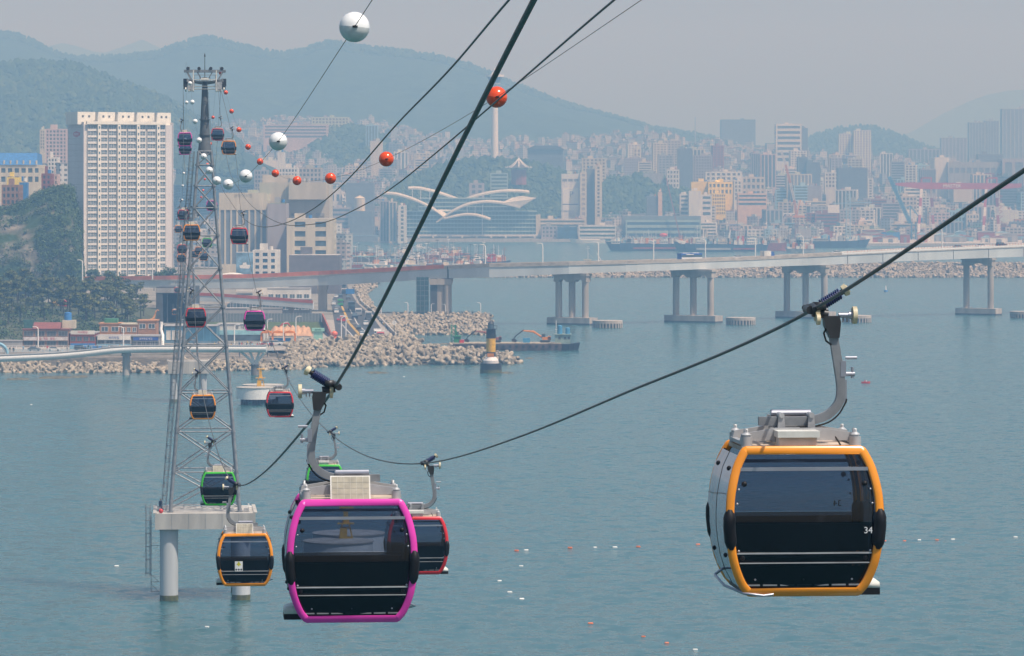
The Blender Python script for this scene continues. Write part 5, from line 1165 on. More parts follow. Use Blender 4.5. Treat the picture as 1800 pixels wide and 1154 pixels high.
NAMED = [  # px0, px1, top, base, distance, depth, wall, glass, style, floors, columns, label
 (3, 34, 327, 372, 1872, 14, M_BRICK, M_GLASSB, 'grid', 4, 4, 'brown block with white framed balconies on the cliff top'),
 (12, 36, 312, 326, 1990, 10, M_YEL, 0, 'blank', 1, 1, 'ochre house with a notched parapet behind the cliff top block'),
 (73, 90, 307, 334, 1990, 12, M_MAROON, 0, 'grid', 3, 2, 'dark red brick house on the cliff, left of the apartment slab'),
 (91, 101, 308, 334, 2010, 12, M_PINK, 0, 'grid', 3, 2, 'pinkish narrow house between the red brick house and the slab'),
 (34, 47, 321, 334, 1960, 8, M_BLUE, 0, 'blank', 1, 1, 'bright blue cabin on the cliff top'),
 (70, 79, 229, 262, 3200, 18, C_, 0, 'grid', 6, 2, 'narrow cream apartment block left of the pink one'),
 (80, 117, 228, 300, 3150, 24, M_PINK, 0, 'grid', 11, 6, 'pink and grey apartment block left of the tall slab'),
 (84, 101, 278, 320, 2700, 16, W_, 0, 'grid', 6, 3, 'small white block under the pink apartments'),
 (385, 470, 343, 470, 2300, 34, C_, M_SLATE, 'pier', 3, 8, 'long cream market hall with tall dark glass strips'),
 (470, 503, 358, 474, 2292, 30, L_, 0, 'blank', 1, 1, 'windowless lavender grey block joining the two market buildings'),
 (456, 579, 321, 470, 2330, 44, B_, M_SLATE, 'blank', 1, 1, 'big beige market building with a flat stepped roof'),
 (504, 587, 386, 470, 2270, 30, C_, M_GLASSB, 'grid', 5, 2, 'cream wing with wide paired windows before the big beige building'),
 (508, 597, 449, 486, 2060, 30, M_BROWNW, 0, 'blank', 1, 1, 'dark brown windowless block behind the viaduct'),
 (444, 488, 442, 486, 2040, 24, W_, M_BLUEGL, 'grid', 4, 3, 'white office with blue windows right of the ship banner'),
 (568, 600, 337, 420, 4360, 24, W_, 0, 'grid', 4, 3, 'white block with small windows peeping over the market roof'),
 (580, 617, 366, 420, 4335, 22, L_, 0, 'band', 7, 4, 'pale banded office right of the market building'),
 (608, 657, 322, 420, 4345, 30, M_SLATE, M_SLATE, 'band', 12, 5, 'dark slate blue office block right of the market roof'),
 (612, 655, 372, 420, 4325, 18, M_SLATE, M_SLATE, 'grid', 6, 5, 'dark low block with a pale roof drum'),
 (488, 500, 268, 330, 3700, 16, W_, 0, 'blank', 1, 1, 'slim blank white slab above the market roof'),
 (490, 523, 296, 335, 3500, 24, W_, 0, 'grid', 5, 6, 'white gridded office above the market roof'),
 (447, 470, 300, 345, 3400, 22, G_, 0, 'grid', 6, 4, 'grey office behind the left end of the market roof'),
 (525, 565, 296, 335, 3600, 24, M_TAN, 0, 'grid', 5, 6, 'tan block behind the market roof, under the orange balls'),
 (463, 576, 220, 243, 5500, 30, M_PINK, 0, 'band', 4, 10, 'long pink banded school on the hillside'),
 (548, 613, 207, 240, 5620, 24, M_LIME, 0, 'grid', 6, 11, 'pale lime gridded building above the pink school'),
 (643, 664, 221, 262, 5400, 24, M_LTBLUE, 0, 'pier', 10, 4, 'light blue tower on the hillside right of the schools'),
 (651, 672, 248, 270, 5200, 20, M_CREAMW, 0, 'blank', 1, 1, 'cream windowless block under the light blue tower'),
 (668, 684, 354, 425, 4230, 24, M_LAVW, 0, 'pier', 14, 3, 'grey lavender tower left of the bird roofed market, the wider one'),
 (684, 697, 356, 425, 4220, 24, M_BEIGE, 0, 'pier', 14, 2, 'beige flank tower joined to the lavender tower'),
 (700, 714, 362, 425, 4215, 20, W_, M_TEALG, 'grid', 9, 1, 'narrow white tower with a zigzag stair at the bird roofed market'),
 (862, 893, 305, 350, 4560, 26, M_TEALW, M_TEALG, 'band', 7, 4, 'teal glass office behind the bird roofed market'),
 (825, 851, 323, 352, 4480, 22, L_, 0, 'grid', 3, 2, 'grey block with one big square opening behind the bird roofs'),
 (928, 990, 264, 312, 5000, 40, M_SLATE, M_SLATE, 'band', 13, 7, 'broad dark hotel with a hipped roof right of the pavilion'),
 (987, 1020, 306, 380, 4450, 24, W_, 0, 'blank', 1, 1, 'pale block bearing a big P sign'),
 (1020, 1031, 304, 380, 4440, 24, C_, M_GREYW, 'band', 9, 1, 'cream balcony flank right of the P sign'),
 (1031, 1046, 297, 382, 4460, 20, M_SLATE, 0, 'blank', 1, 1, 'dark blank slab between two cream towers'),
 (1046, 1058, 292, 382, 4440, 20, C_, M_GLASSB, 'grid', 14, 1, 'slim cream tower with a column of dark windows'),
 (1023, 1065, 279, 330, 4800, 26, C_, 0, 'grid', 9, 6, 'cream tower rising behind the dark slab'),
 (952, 979, 398, 425, 4330, 20, L_, 0, 'grid', 4, 4, 'grey brick harbour office right of the bird roofed market'),
 (980, 1015, 400, 425, 4325, 20, M_BLUEGL, M_BLUEGL, 'grid', 3, 6, 'bright blue glass front at the harbour edge'),
 (1017, 1083, 397, 425, 4320, 26, W_, M_TEALG, 'band', 4, 8, 'white stepped terminal with long window bands at the quay'),
 (945, 1030, 386, 400, 4380, 20, C_, 0, 'band', 2, 8, 'cream low hall behind the blue glass front'),
 (1100, 1232, 388, 418, 4340, 30, M_TEALW, M_BLUEGL, 'band', 3, 14, 'long pale blue fish market hall behind the big ship'),
 (1095, 1232, 380, 389, 4350, 30, M_SLATE, 0, 'blank', 1, 1, 'dark long roof storey over the fish market hall'),
 (1137, 1157, 346, 385, 4480, 20, M_SLATE, M_SLATE, 'band', 9, 3, 'dark office with a cream side wall among the park trees'),
 (1157, 1164, 338, 385, 4478, 20, M_PEACH, 0, 'blank', 1, 1, 'peach fin wall beside the dark office in the park trees'),
 (1098, 1130, 279, 320, 5200, 26, L_, 0, 'grid', 9, 8, 'grey gridded office above the park trees'),
 (1113, 1127, 262, 282, 5230, 16, C_, 0, 'grid', 3, 2, 'cream roof tower over the grey gridded office'),
 (1131, 1167, 305, 335, 4750, 22, G_, 0, 'blank', 1, 1, 'blank grey theatre box behind the park trees'),
 (1172, 1194, 299, 330, 4740, 22, W_, 0, 'grid', 4, 4, 'white office left of the dark teal tower'),
 (1192, 1217, 262, 345, 4850, 24, M_SLATE, M_SLATE, 'grid', 16, 5, 'dark teal tower left of the white L shaped block'),
 (1218, 1252, 274, 335, 4900, 24, L_, 0, 'grid', 12, 7, 'grey tower with square windows on its crown'),
 (1240, 1304, 303, 325, 4600, 24, W_, 0, 'grid', 3, 7, 'white L shaped block over the yellow buildings'),
 (1290, 1304, 318, 352, 4590, 20, W_, 0, 'grid', 5, 2, 'white leg of the L shaped block beside the yellow buildings'),
 (1215, 1252, 320, 345, 4560, 20, M_YEL, 0, 'blank', 1, 1, 'blank yellow block left of the taller yellow one'),
 (1245, 1288, 321, 342, 4540, 22, M_YEL, 0, 'grid', 2, 6, 'bright yellow upper building with a dark window strip'),
 (1252, 1276, 341, 378, 4520, 20, M_YEL, 0, 'grid', 6, 6, 'yellow gridded building with small square windows'),
 (1195, 1211, 342, 378, 4470, 18, W_, 0, 'band', 5, 2, 'white balcony flats left of the white stair tower'),
 (1211, 1233, 336, 385, 4460, 20, W_, 0, 'blank', 1, 1, 'tall blank white stair tower in front of the yellow buildings'),
 (1233, 1251, 343, 380, 4465, 20, W_, 0, 'band', 4, 2, 'white flats with curved balconies beside the stair tower'),
 (1297, 1348, 341, 362, 4520, 22, M_PEACH, 0, 'band', 3, 8, 'peach striped building right of the yellow ones'),
 (1304, 1345, 312, 345, 4600, 22, M_BEIGE, 0, 'grid', 3, 5, 'grey beige office behind the peach striped building'),
 (1321, 1336, 270, 330, 5000, 20, L_, 0, 'pier', 15, 4, 'pale lavender tower, left half of a pair'),
 (1337, 1364, 272, 330, 5010, 20, M_PINK, 0, 'pier', 15, 4, 'pale rose tower, right half of a pair'),
 (1364, 1409, 219, 285, 5600, 30, W_, 0, 'band', 7, 4, 'tall white banded tower standing on the skyline'),
 (1409, 1420, 226, 285, 5640, 24, M_SLATE, M_SLATE, 'band', 12, 2, 'dark flank behind the tall white banded tower'),
 (1383, 1427, 307, 362, 4700, 26, C_, M_SLATE, 'pier', 10, 7, 'cream bank with tall vertical window strips'),
 (1403, 1420, 277, 320, 4900, 24, M_SLATE, M_SLATE, 'band', 14, 3, 'dark blue stepped tower, upper step'),
 (1418, 1442, 286, 362, 4890, 24, M_SLATE, M_SLATE, 'band', 16, 4, 'dark blue stepped tower, lower step'),
 (1268, 1328, 211, 280, 6750, 40, M_SLATE, M_SLATE, 'grid', 14, 12, 'broad hazy office block alone on the skyline'),
 (1475, 1500, 236, 340, 5800, 24, W_, 0, 'grid', 26, 5, 'white residential tower, left of the joined pair'),
 (1501, 1531, 230, 340, 5790, 24, W_, 0, 'grid', 26, 6, 'white residential tower, right of the joined pair'),
 (1474, 1525, 296, 352, 4720, 30, M_SLATE, M_SLATE, 'band', 12, 6, 'dark glass office block in front of the white residential pair'),
 (1450, 1474, 304, 330, 4780, 20, W_, 0, 'grid', 4, 4, 'small white block left of the dark glass office'),
 (1433, 1474, 376, 400, 4420, 20, M_MAROON, 0, 'band', 4, 5, 'maroon banded building with a white billboard on top'),
 (1518, 1560, 350, 392, 4600, 24, L_, 0, 'grid', 6, 7, 'grey long office behind the blue jib crane, left part'),
 (1560, 1612, 346, 392, 4620, 24, B_, 0, 'grid', 6, 8, 'beige long office behind the blue jib crane, right part'),
 (1590, 1619, 331, 380, 4640, 24, W_, 0, 'band', 8, 4, 'white office with window bands left of the gantry crane leg'),
 (1618, 1645, 298, 340, 4900, 22, L_, 0, 'pier', 10, 8, 'pale ribbed office behind the top of the gantry crane'),
 (1643, 1668, 277, 400, 5000, 60, W_, M_SLATE, 'blank', 1, 1, 'white stair end of the big grey shopping mall'),
 (1666, 1762, 286, 400, 4990, 80, G_, M_SLATE, 'pier', 3, 9, 'big grey shopping mall with red lettering'),
 (1762, 1840, 280, 400, 4980, 80, L_, M_SLATE, 'pier', 5, 4, 'tall pale mall tower cut by the right picture edge'),
 (1720, 1764, 272, 288, 5020, 30, M_SLATE, M_SLATE, 'band', 2, 4, 'dark rooftop box on the shopping mall'),
 (1668, 1696, 371, 410, 4480, 20, M_LTBLUE, 0, 'grid', 4, 5, 'pale blue office under the gantry crane beam'),
 (1699, 1721, 377, 410, 4470, 18, C_, 0, 'grid', 4, 4, 'cream block with a peach top under the gantry crane beam'),
 (1784, 1830, 386, 420, 4440, 20, M_ORB, 0, 'grid', 5, 5, 'orange brown block at the right picture edge'),
 (1598, 1652, 263, 330, 6500, 26, L_, 0, 'pier', 20, 8, 'hazy pale residential slab left of the mall'),
 (1655, 1700, 243, 300, 6700, 26, L_, 0, 'grid', 20, 7, 'hazy residential tower group left of the tallest ones'),
 (1704, 1731, 216, 300, 6600, 26, G_, M_SLATE, 'pier', 24, 5, 'hazy tall tower, left half of a close pair'),
 (1732, 1756, 213, 300, 6620, 26, G_, M_SLATE, 'pier', 24, 5, 'hazy tall tower, right half of a close pair'),
 (1762, 1812, 192, 300, 6500, 30, G_, M_SLATE, 'pier', 28, 7, 'tallest hazy tower at the right picture edge'),
]
made = {}
for px0, px1, yt, yb_, D, dep, wm, gm, st, fl, cols, lab in NAMED:
    z = PZ(yb_, D); yb2 = yb_
    made[lab] = block(lab, px0, px1, yt, yb2, D, dep, wm, gm or M_GLASSB, st, fl, cols, sill=.5 if st == 'band' else .42, pier=.42 if st == 'grid' else .3, roof=random.Random(px0).choice((0, 1, 2, 2)), sub=30 if D > 4400 else 14, name='building', cat='building')
def on(lab): return made[[k for k in made if k.startswith(lab)][0]]
# details on named buildings
r = on('big beige market'); k = F/2330; h = (470-321)/k
for x0, x1, z0, z1, d in ((-20, -2, h, h+4.5, 20), (-3, 19, h-10, h-.02, -6)): b = MB(); b.box(x0, x1, d if d > 0 else d, d+18 if d > 0 else -.01, z0, z1); b.build('upper_block' if d > 0 else 'front_step', B_, r)
for i in range(4): win(r, -9+i*7.2, -4+i*7.2, h-24.5, h-20.5, M_SLATE, M_BEIGE, y=-6.05 if False else -.05, mull=3)
for i in range(4):
    b = MB(); b.box(-9+i*7.2, -4+i*7.2, -.2, -.02, h-19.8, h-18.0); b.build('louvre', M_GREYW, r)
for i in range(3): b = MB(); b.s = True; b.cyl((-2+i*5, -3, h-10+.01+10), (-2+i*5, -3, h+2.4), 1.4, n=12); b.build('cooling_tower', M_GALV, r)
r = on('long cream market'); txt(r, '공동어시장', 0, -.1, (470-345)/(F/2300), 2.4, M_TAN)
b = MB(); b.box(-14, 13.9, -.12, -.05, 33.0, 43.0); b.build('front_panel', C_, r)
r = thing('banner', 'tall banner picturing a white ship, on a pale wall behind the tent roofs', 'banner', (PX(430, 2030), 2030, PZ(485, 2030))); k = F/2030; b = MB(); b.box(-4.4, 4.4, 0, 6, -8, 12); b.build('backing_wall', W_, r)
b = MB(); b.box(-4.3, 4.3, -.1, -.02, .5, 11.8); p = b.build('print', mat('banner_blue', (.20, .36, .52), .5, var=.35, scale=.25), r); b = MB(); b.prism([Vector((x, -.13, z)) for x, z in ((-2.8, 5.2), (-2.2, 3.8), (2.2, 3.6), (3.2, 5.4), (1.2, 5.6), (.8, 6.8), (-.8, 6.6), (-1.0, 5.5))], (0, 0, 0), (0, .02, 0)); b.build('ship_print', M_LAMPWHITE, p)
r = thing('tent_hall', 'white tensioned tent roof just above the viaduct, left of centre', 'tent hall', (PX(405, 1850), 1850, PZ(494, 1850))); b = MB(); b.s = True; rows = []
for j in range(7): rows.append([Vector((-11+22*i/16, j*3, .01+(3.9-.8*abs(math.cos(j*1.05)))*math.sin(math.pi*i/16)**.8)) for i in range(17)])
b.grid(rows); b.build('membrane', M_WHITEW, r); b = MB(); b.box(-10.5, 10.5, .5, 17.5, -4, -.02); b.build('wall', M_GREYW, r)
r = on('pale block bearing'); k = F/4450; b = MB(); b.box(-9.3, 8.2, -.5, -.02, 6, 31); sg = b.build('sign_board', M_LAMPWHITE, r); txt(sg, 'P', .5, -.6, 24, 9, M_TEALG); txt(sg, '부산', .5, -.6, 29.5, 3, M_GREYW); b = MB(); b.box(-9.3, 8.2, -.55, -.5, 12.4, 13.4); b.build('stripe', M_TEALG, sg)
for i in range(3): b = MB(); b.box(-9.5+i*6.4, -4.3+i*6.4, -.1, .1, 38.5, 41.5); b.build('window', M_SLATE, r)
r = on('broad dark hotel'); k = F/5000; w = 62/k; h = (312-264)/k; b = MB(); b.prism([Vector((x, 0, z)) for x, z in ((-w/2-2, h+.6), (w/2+2, h+.6), (w/2-5, h+4.5), (w/2-8, h+5.2), (-w/2+8, h+5.2), (-w/2+5, h+4.5))], (0, -2, 0), (0, 42, 0)); b.build('hipped_roof', M_DARKW, r)
r = on('big grey shopping mall'); txt(r, 'LOTTE MALL', 24, -.6, (400-309)/(F/4990), 7.6, mat('dark_red_letter', (.30, .01, .02), .5, var=0), ex=.3); b = MB(); b.box(-34, 34, -.3, -.08, 44, 68); b.box(-34, 34, -.3, -.08, 10, 18); b.build('cladding', G_, r)
b = MB()
for x in (-12, 12): b.box(x-2.4, x+2.4, -.5, -.32, 26, 42)
b.build('banner', M_LTBLUE, r)
r = on('maroon banded'); b = MB(); b.box(1, 14, -.3, .3, 16, 25); b.build('billboard', M_LAMPWHITE, r)
r = on('bright yellow upper'); b = MB(); b.s = True; b.sph((-4, 8, 14), 3.2, 12, 6, (1, 1, .7)); b.build('golden_dome', M_YEL, r)
r = on('dark low block'); b = MB(); b.s = True; b.cyl((-1, 8, 29.5), (-1, 8, 44), 6, n=14); b.cyl((-1, 8, 44), (-1, 8, 47), 6.2, .3, n=14); b.build('roof_drum', M_CREAMW, r)
# the cream hall with the blue roof, on the cliff
r = block('cream hall with a bright blue roof at the left picture edge', -12, 71, 292, 322, 2150, 26, M_CREAMW, style='grid', fl=2, cols=7, top=False, sub=10); k = F/2150; w = 83/k
b = MB(); b.prism([Vector((0, y, z)) for y, z in ((-.5, 9.8), (26.5, 9.8), (24, 15.5), (3, 16.2))], (-w/2-.3, 0, 0), (w/2-2, 0, 0)); b.build('roof', M_BLUE, r)
for i in range(7): b = MB(); b.box(-w/2+2+i*3.5, -w/2+2.8+i*3.5, -.3, .6, 9.6, 12.2); b.build('finial', M_CREAMW, r)
r = thing('stilt_terrace', 'terracotta concrete terrace on stilts at the cliff edge', 'terrace', (PX(50, 1862), 1862, PZ(376, 1862))); b = MB(); b.box(-3.5, 3.5, 0, 8, 4.2, 5.6); b.build('slab', M_ORB, r)
for x in (-3.0, -.2, 2.4): b = MB(); b.box(x-.3, x+.3, .2, .8, -6, 4.2); b.build('stilt', M_ORB, r)
# ---- bird roofed fish market
def jagal():
    D = 4345; k = F/D; Q = lambda x, y: (640+x/5.625, 300+y/5.625)
    r = thing('fish_market', 'wide teal glass fish market crowned by white bird wing roofs', 'market', (PX(832, D), D, 3)); o = r.location.copy()
    def blk(nm, px0, px1, yt, yb_, d0, d1, wm, gm, fl):
        c = MB(); c.box(PX(px0, D)-o.x+.5, PX(px1, D)-o.x-.5, d0+.8, d1, PZ(yb_, D)-3, PZ(yt, D)-3-.3); c.build('glazing', gm, r)
        b = MB(); z0 = PZ(yb_, D)-3; z1 = PZ(yt, D)-3; fh = (z1-z0)/fl
        for i in range(fl+1): b.box(PX(px0, D)-o.x, PX(px1, D)-o.x, d0, d1+.2, z0+i*fh-.7, z0+i*fh+.7)
        b.build('floor_band', wm, r)
        m = MB()
        for i in range(int((px1-px0)/6)): x = PX(px0+i*6, D)-o.x; m.box(x, x+.35, d0+.45, d0+.82, z0, z1)
        stuff(m.build('mullion', wm, r))
    blk('a', 714, 944, 372, 414, 0, 40, M_TEALW, M_TEALG, 6); blk('b', 735, 905, 349, 371, 9, 40, M_TEALW, M_TEALG, 3)
    b = MB(); b.box(PX(942, D)-o.x, PX(950, D)-o.x, -1, 40, 0, PZ(378, D)-3); b.build('end_pier', M_CREAMW, r)
    b = MB(); b.box(PX(732, D)-o.x, PX(946, D)-o.x, -3, -.01, PZ(416, D)-3, PZ(412.5, D)-3); ar = b.build('arcade_beam', M_WHITEW, r)
    for i in range(9): x = PX(736+i*25.5, D)-o.x; b = MB(); b.box(x-.9, x+.9, -3, -1.5, -2, PZ(416, D)-3); b.build('arcade_column', M_WHITEW, r)
    arcs = [([(430, 182), (530, 182), (650, 205), (760, 235), (860, 270), (965, 305)], 24, 8), ([(970, 305), (1100, 260), (1250, 225), (1420, 208), (1560, 213), (1635, 222)], 24, 8), ([(195, 230), (330, 242), (470, 285), (600, 340), (690, 390), (790, 460)], -6, 10), ([(715, 515), (800, 455), (900, 395), (1030, 340), (1200, 315), (1350, 325), (1470, 350), (1545, 368)], -8, 14), ([(790, 478), (900, 455), (1000, 440), (1100, 445), (1180, 465), (1250, 490)], -10, 7)]
    for pts, d, dep in arcs:
        L = spline([P(*Q(*p), D) for p in pts], 4); b = MB(); b.s = True
        for a, c in zip(L, L[1:]):
            v = []
            for p in (a, c): v += [(p.x-o.x, d, p.z-o.z-.8), (p.x-o.x, d, p.z-o.z+.8), (p.x-o.x, d+dep, p.z-o.z+2.6), (p.x-o.x, d+dep, p.z-o.z+1.4)]
            b.s = False; b.add(v, [(0, 1, 5, 4), (1, 2, 6, 5), (2, 3, 7, 6), (3, 0, 4, 7)])
        b.build('wing_roof', mat('wing_roof_panel', (.54, .53, .49), .6, var=.08, scale=.1), r)
    for pl in ([(1365, 318), (1480, 268), (1560, 257), (1700, 274), (1545, 368)], [(690, 390), (870, 392), (885, 412), (790, 462)]):
        q = [P(*Q(*p), D)-o for p in pl]; q = [Vector((p.x, -7+(i in (1, 2))*18, p.z)) for i, p in enumerate(q)]; b = MB(); b.prism(q, (0, 0, -.4), (0, 0, .4)); b.build('wing_panel', MATS['wing_roof_panel'], r)
    for x, y0, y1 in ((480, 185, 275), (560, 195, 290), (650, 210, 290), (1020, 360, 430), (1098, 350, 430), (1172, 340, 640)):
        a = P(*Q(x, y0), D)-o; c = P(*Q(x, y1), D)-o; b = MB(); b.cyl((a.x, -4, a.z), (a.x, -4, c.z), .35, n=6); b.build('mast', M_LAMPWHITE, r)
jagal()
# ---- observation tower and pavilion
D = 4800; r = thing('observation_tower', 'tall white observation tower on the wooded park hill', 'tower', (PX(869.5, D), D, PZ(300, D))); k = F/D
zt = lambda y: (300-y)/k
b = MB(); b.s = True; b.cyl((0, 0, -2), (0, 0, zt(148)), 4.6, 3.9, n=24); b.build('shaft', M_LAMPWHITE, r)
b = MB(); b.s = True; b.cyl((0, 0, zt(147)), (0, 0, zt(136)), 5.2, 9.2, n=24); b.build('observation_deck', M_BLUEGL, r); b = MB(); b.s = True; b.cyl((0, 0, zt(148.5)), (0, 0, zt(146)), 7.2, n=24); b.cyl((0, 0, zt(135.9)), (0, 0, zt(132)), 11.6, n=24); b.cyl((0, 0, zt(131.9)), (0, 0, zt(127)), 5, 2.4, n=16); b.cyl((0, 0, zt(127)), (0, 0, zt(119)), .9, .2, n=8); b.build('crown', M_LAMPWHITE, r)
b = MB(); b.box(-19, 19, -8, 14, -3, 1.5); b.box(-8, 8, -6, 8, 1.5, 5); b.build('base_hall', M_CREAMW, r); b = MB(); b.prism([Vector((x, -8, z)) for x, z in ((-20, .8), (-3, 2.2), (-3, 3.0), (-20, 1.4))], (0, 0, 0), (0, 20, 0)); b.prism([Vector((x, -8, z)) for x, z in ((3, 2.2), (20, .8), (20, 1.4), (3, 3))], (0, 0, 0), (0, 20, 0)); b.build('base_roof', mat('gold_roof', (.62, .50, .25), .6, var=.1), r)
D = 4640; k = F/D; r = thing('pavilion', 'octagonal pavilion with upswept white roof ridges beside the observation tower', 'pavilion', (PX(912, D), D, PZ(316, D)))
b = MB(); b.s = False; b.cyl((0, 0, -6), (0, 0, 12), 9.5, n=8); b.build('wall', M_MAROON, r); b = MB(); b.s = False
for i in range(8):
    t0 = 6.283*(i+.0)/8; t1 = 6.283*(i+1)/8; f = lambda t, rr, z: (rr*math.cos(t), rr*math.sin(t), z); b.add([f(t0, 15, 13.5), f(t1, 15, 13.5), f(t1, 7, 17), f(t0, 7, 17), (0, 0, 24)], [(0, 1, 2, 3), (3, 2, 4)])
b.build('roof', M_DARKW, r); b = MB()
for i in range(8): t = 6.283*i/8; b.tube([(0, 0, 24.5), (7*math.cos(t), 7*math.sin(t), 17.4), (12*math.cos(t), 12*math.sin(t), 14.4), (15.6*math.cos(t), 15.6*math.sin(t), 14.2)], .6, 5)
b.cyl((0, 0, 24), (0, 0, 27), .7, .2, n=6); stuff(b.build('roof_ridge', M_LAMPWHITE, r))
# ---- smaller town blocks, labelled by look and by the landmark they stand nearest to
LMK = [('the bird roofed market', 832, 385), ('the observation tower', 870, 280), ('the P sign block', 1003, 340), ('the yellow buildings', 1262, 345), ('the gantry crane', 1680, 360), ('the dark glass office', 1499, 320), ('the tall white banded tower', 1386, 245), ('the pink school', 520, 230), ('the beige market building', 500, 390), ('the tall apartment slab', 215, 330), ('the light blue tower', 654, 240), ('the broad dark hotel', 959, 284), ('the white residential pair', 1503, 270), ('the shopping mall', 1710, 330), ('the dark teal tower', 1205, 300), ('the maroon banded building', 1453, 385)]
CW = [('white', W_), ('cream', C_), ('grey', G_), ('lavender grey', L_), ('beige', B_), ('pink', M_PINK), ('tan', M_TAN), ('peach', M_PEACH), ('slate blue', M_SLATE), ('pale lime', M_LIME), ('light blue', M_LTBLUE), ('maroon', M_MAROON)]
NUM = ['', 'one', 'two', 'three', 'four', 'five', 'six', 'seven', 'eight', 'nine', 'ten', 'eleven', 'twelve', 'thirteen', 'fourteen', 'fifteen', 'sixteen']
used = {}
def generic(px, D, w, h, dep, rd):
    g = H_CITY.z(px, D); yb_ = HY-(g-EYE)*F/D; yt = yb_-h*F/D; pw = w*F/D
    cn, cm = rd.choices(CW, (11, 7, 6, 5, 5, 1, 1.5, 1, 3, 1, 2, .7))[0]; st = rd.choices(('grid', 'band', 'pier', 'blank'), (6, 3, 1, 1))[0]; fl = max(1, min(16, int(h/3.3+.5)))
    lm, lx, ly = min(LMK, key=lambda q: (q[1]-px)**2+((q[2]-yt)*1.6)**2); rel = ('left of' if px < lx-25 else 'right of' if px > lx+25 else 'above' if yt < ly else 'below')
    lab = '%s storey %s %s %s %s' % (NUM[fl], cn, {'grid': 'gridded block', 'band': 'banded block', 'pier': 'ribbed block', 'blank': 'blank walled block'}[st], rel, lm)
    if lab in used: return None
    used[lab] = 1
    return block(lab, px-pw/2, px+pw/2, yt, yb_, D, dep, cm, M_GLASSB, st, fl, max(2, int(w/4.2)), rz=R(rd.uniform(-14, 14)), roof=rd.choice((0, 0, 1, 2, 2, 3)), sub=8, name='building', cat='building', group='smaller blocks of the town')
rg = random.Random(21); n = 0
for (px0, px1, d0, d1, h0, h1, w0, w1, cnt) in ((1180, 1830, 4345, 4440, 6, 15, 16, 34, 34), (1180, 1830, 4440, 4600, 10, 28, 14, 28, 40), (1235, 1830, 4600, 5000, 14, 45, 14, 26, 34), (1060, 1830, 5000, 5700, 14, 50, 14, 24, 34), (590, 740, 4345, 4480, 8, 28, 14, 26, 12), (420, 640, 4400, 5200, 9, 26, 14, 26, 30), (290, 460, 4400, 5400, 9, 24, 14, 26, 24), (660, 900, 5000, 5600, 10, 30, 14, 26, 14), (-20, 80, 4300, 4345, 8, 16, 14, 24, 6)):
    for _ in range(cnt*2):
        if cnt <= 0: break
        if generic(rg.uniform(px0, px1), rg.uniform(d0, d1), rg.uniform(w0, w1), rg.uniform(h0, h1), rg.uniform(10, 20), rg): cnt -= 1; n += 1
# ---- low houses covering the far slopes: past counting, one mass per district
HM = []
for i, c in enumerate([(.52, .52, .50), (.48, .45, .40), (.36, .37, .38), (.44, .38, .35), (.31, .29, .27), (.50, .48, .43), (.28, .33, .38), (.40, .43, .42)]):
    m = mat('house_wall_%d' % i, c, .8, var=0); nt = m.node_tree; nn = nt.nodes; tc = nn.new('ShaderNodeTexCoord'); bt = nn.new('ShaderNodeTexBrick'); bt.offset = 0; bt.inputs['Scale'].default_value = 1; bt.inputs['Brick Width'].default_value = 3.4; bt.inputs['Row Height'].default_value = 3.1; bt.inputs['Mortar Size'].default_value = .85; bt.inputs['Mortar Smooth'].default_value = .1
    mp = nn.new('ShaderNodeMapping'); mp.inputs['Rotation'].default_value = (R(90), 0, 0); bt.inputs['Color1'].default_value = (.07, .09, .11, 1); bt.inputs['Color2'].default_value = (.12, .13, .14, 1); bt.inputs['Mortar'].default_value = (*c, 1)
    nt.links.new(tc.outputs['Object'], mp.inputs[0]); nt.links.new(mp.outputs[0], bt.inputs['Vector']); nt.links.new(bt.outputs[0], nn['Principled BSDF'].inputs['Base Color']); HM.append(m)
HR = [M_GREENR, M_GREYW, M_CONC, ROOFM[3], M_BLUE]
def houses(name, ridge, n, px0, px1, d0, d1, seed, hmax=12, mask=None, s=1.0):
    rd = random.Random(seed); b = MB()
    for _ in range(n):
        px = rd.uniform(px0, px1); D = rd.uniform(d0, d1)
        if mask and not mask(px, D): continue
        if noise.noise(Vector((px*.012, D*.004, seed))) < -.22: continue
        p = ridge.pt(px, D); w = rd.uniform(2.8, 6.5)*s; dp = rd.uniform(4, 7); h = rd.choice((rd.uniform(3, 7), rd.uniform(5, hmax), rd.uniform(6, hmax*1.6) if rd.random() < .3 else 6))*s; M = Matrix.Translation(p) @ Matrix.Rotation(R(rd.uniform(-35, 35)), 4, 'Z')
        b.m = rd.randrange(8); b.box(-w, w, -dp, dp, -8, h, M); b.m = 8+rd.choices(range(5), (3, 4, 4, 3, 1))[0]; b.box(-w-.2, w+.2, -dp-.2, dp+.2, h, h+.5, M)
        if rd.random() < .5: b.m = rd.randrange(8); b.box(-w*.3, w*.4, -2, dp*.6, h+.5, h+3, M)
    return stuff(b.build(name, HM+HR))
inhill = lambda px, D: not (H_PARK.c[0][0] < px < H_PARK.c[-1][0] and H_PARK.df-30 < D < H_PARK.dc+250 and H_PARK.z(px, D) > H_CITY.z(px, D)) and not (H_GROVE.c[0][0] < px < H_GROVE.c[-1][0] and H_GROVE.df < D < H_GROVE.dc+250 and H_GROVE.z(px, D) > H_CITY.z(px, D))
houses('hillside_houses', H_CITY, 6500, 280, 1840, 4700, 6480, 31, mask=inhill)
houses('hillside_houses', H_CITY, 900, 280, 1840, 4350, 4720, 32, mask=inhill)
houses('hillside_houses', H_MAIN, 1500, -20, 1500, 6520, 6760, 33)
houses('hillside_houses', H_LEFT, 420, -30, 300, 4352, 4400, 34)
houses('hillside_houses', H_RIGHT, 220, 1400, 1660, 6400, 6950, 35, s=1.2)
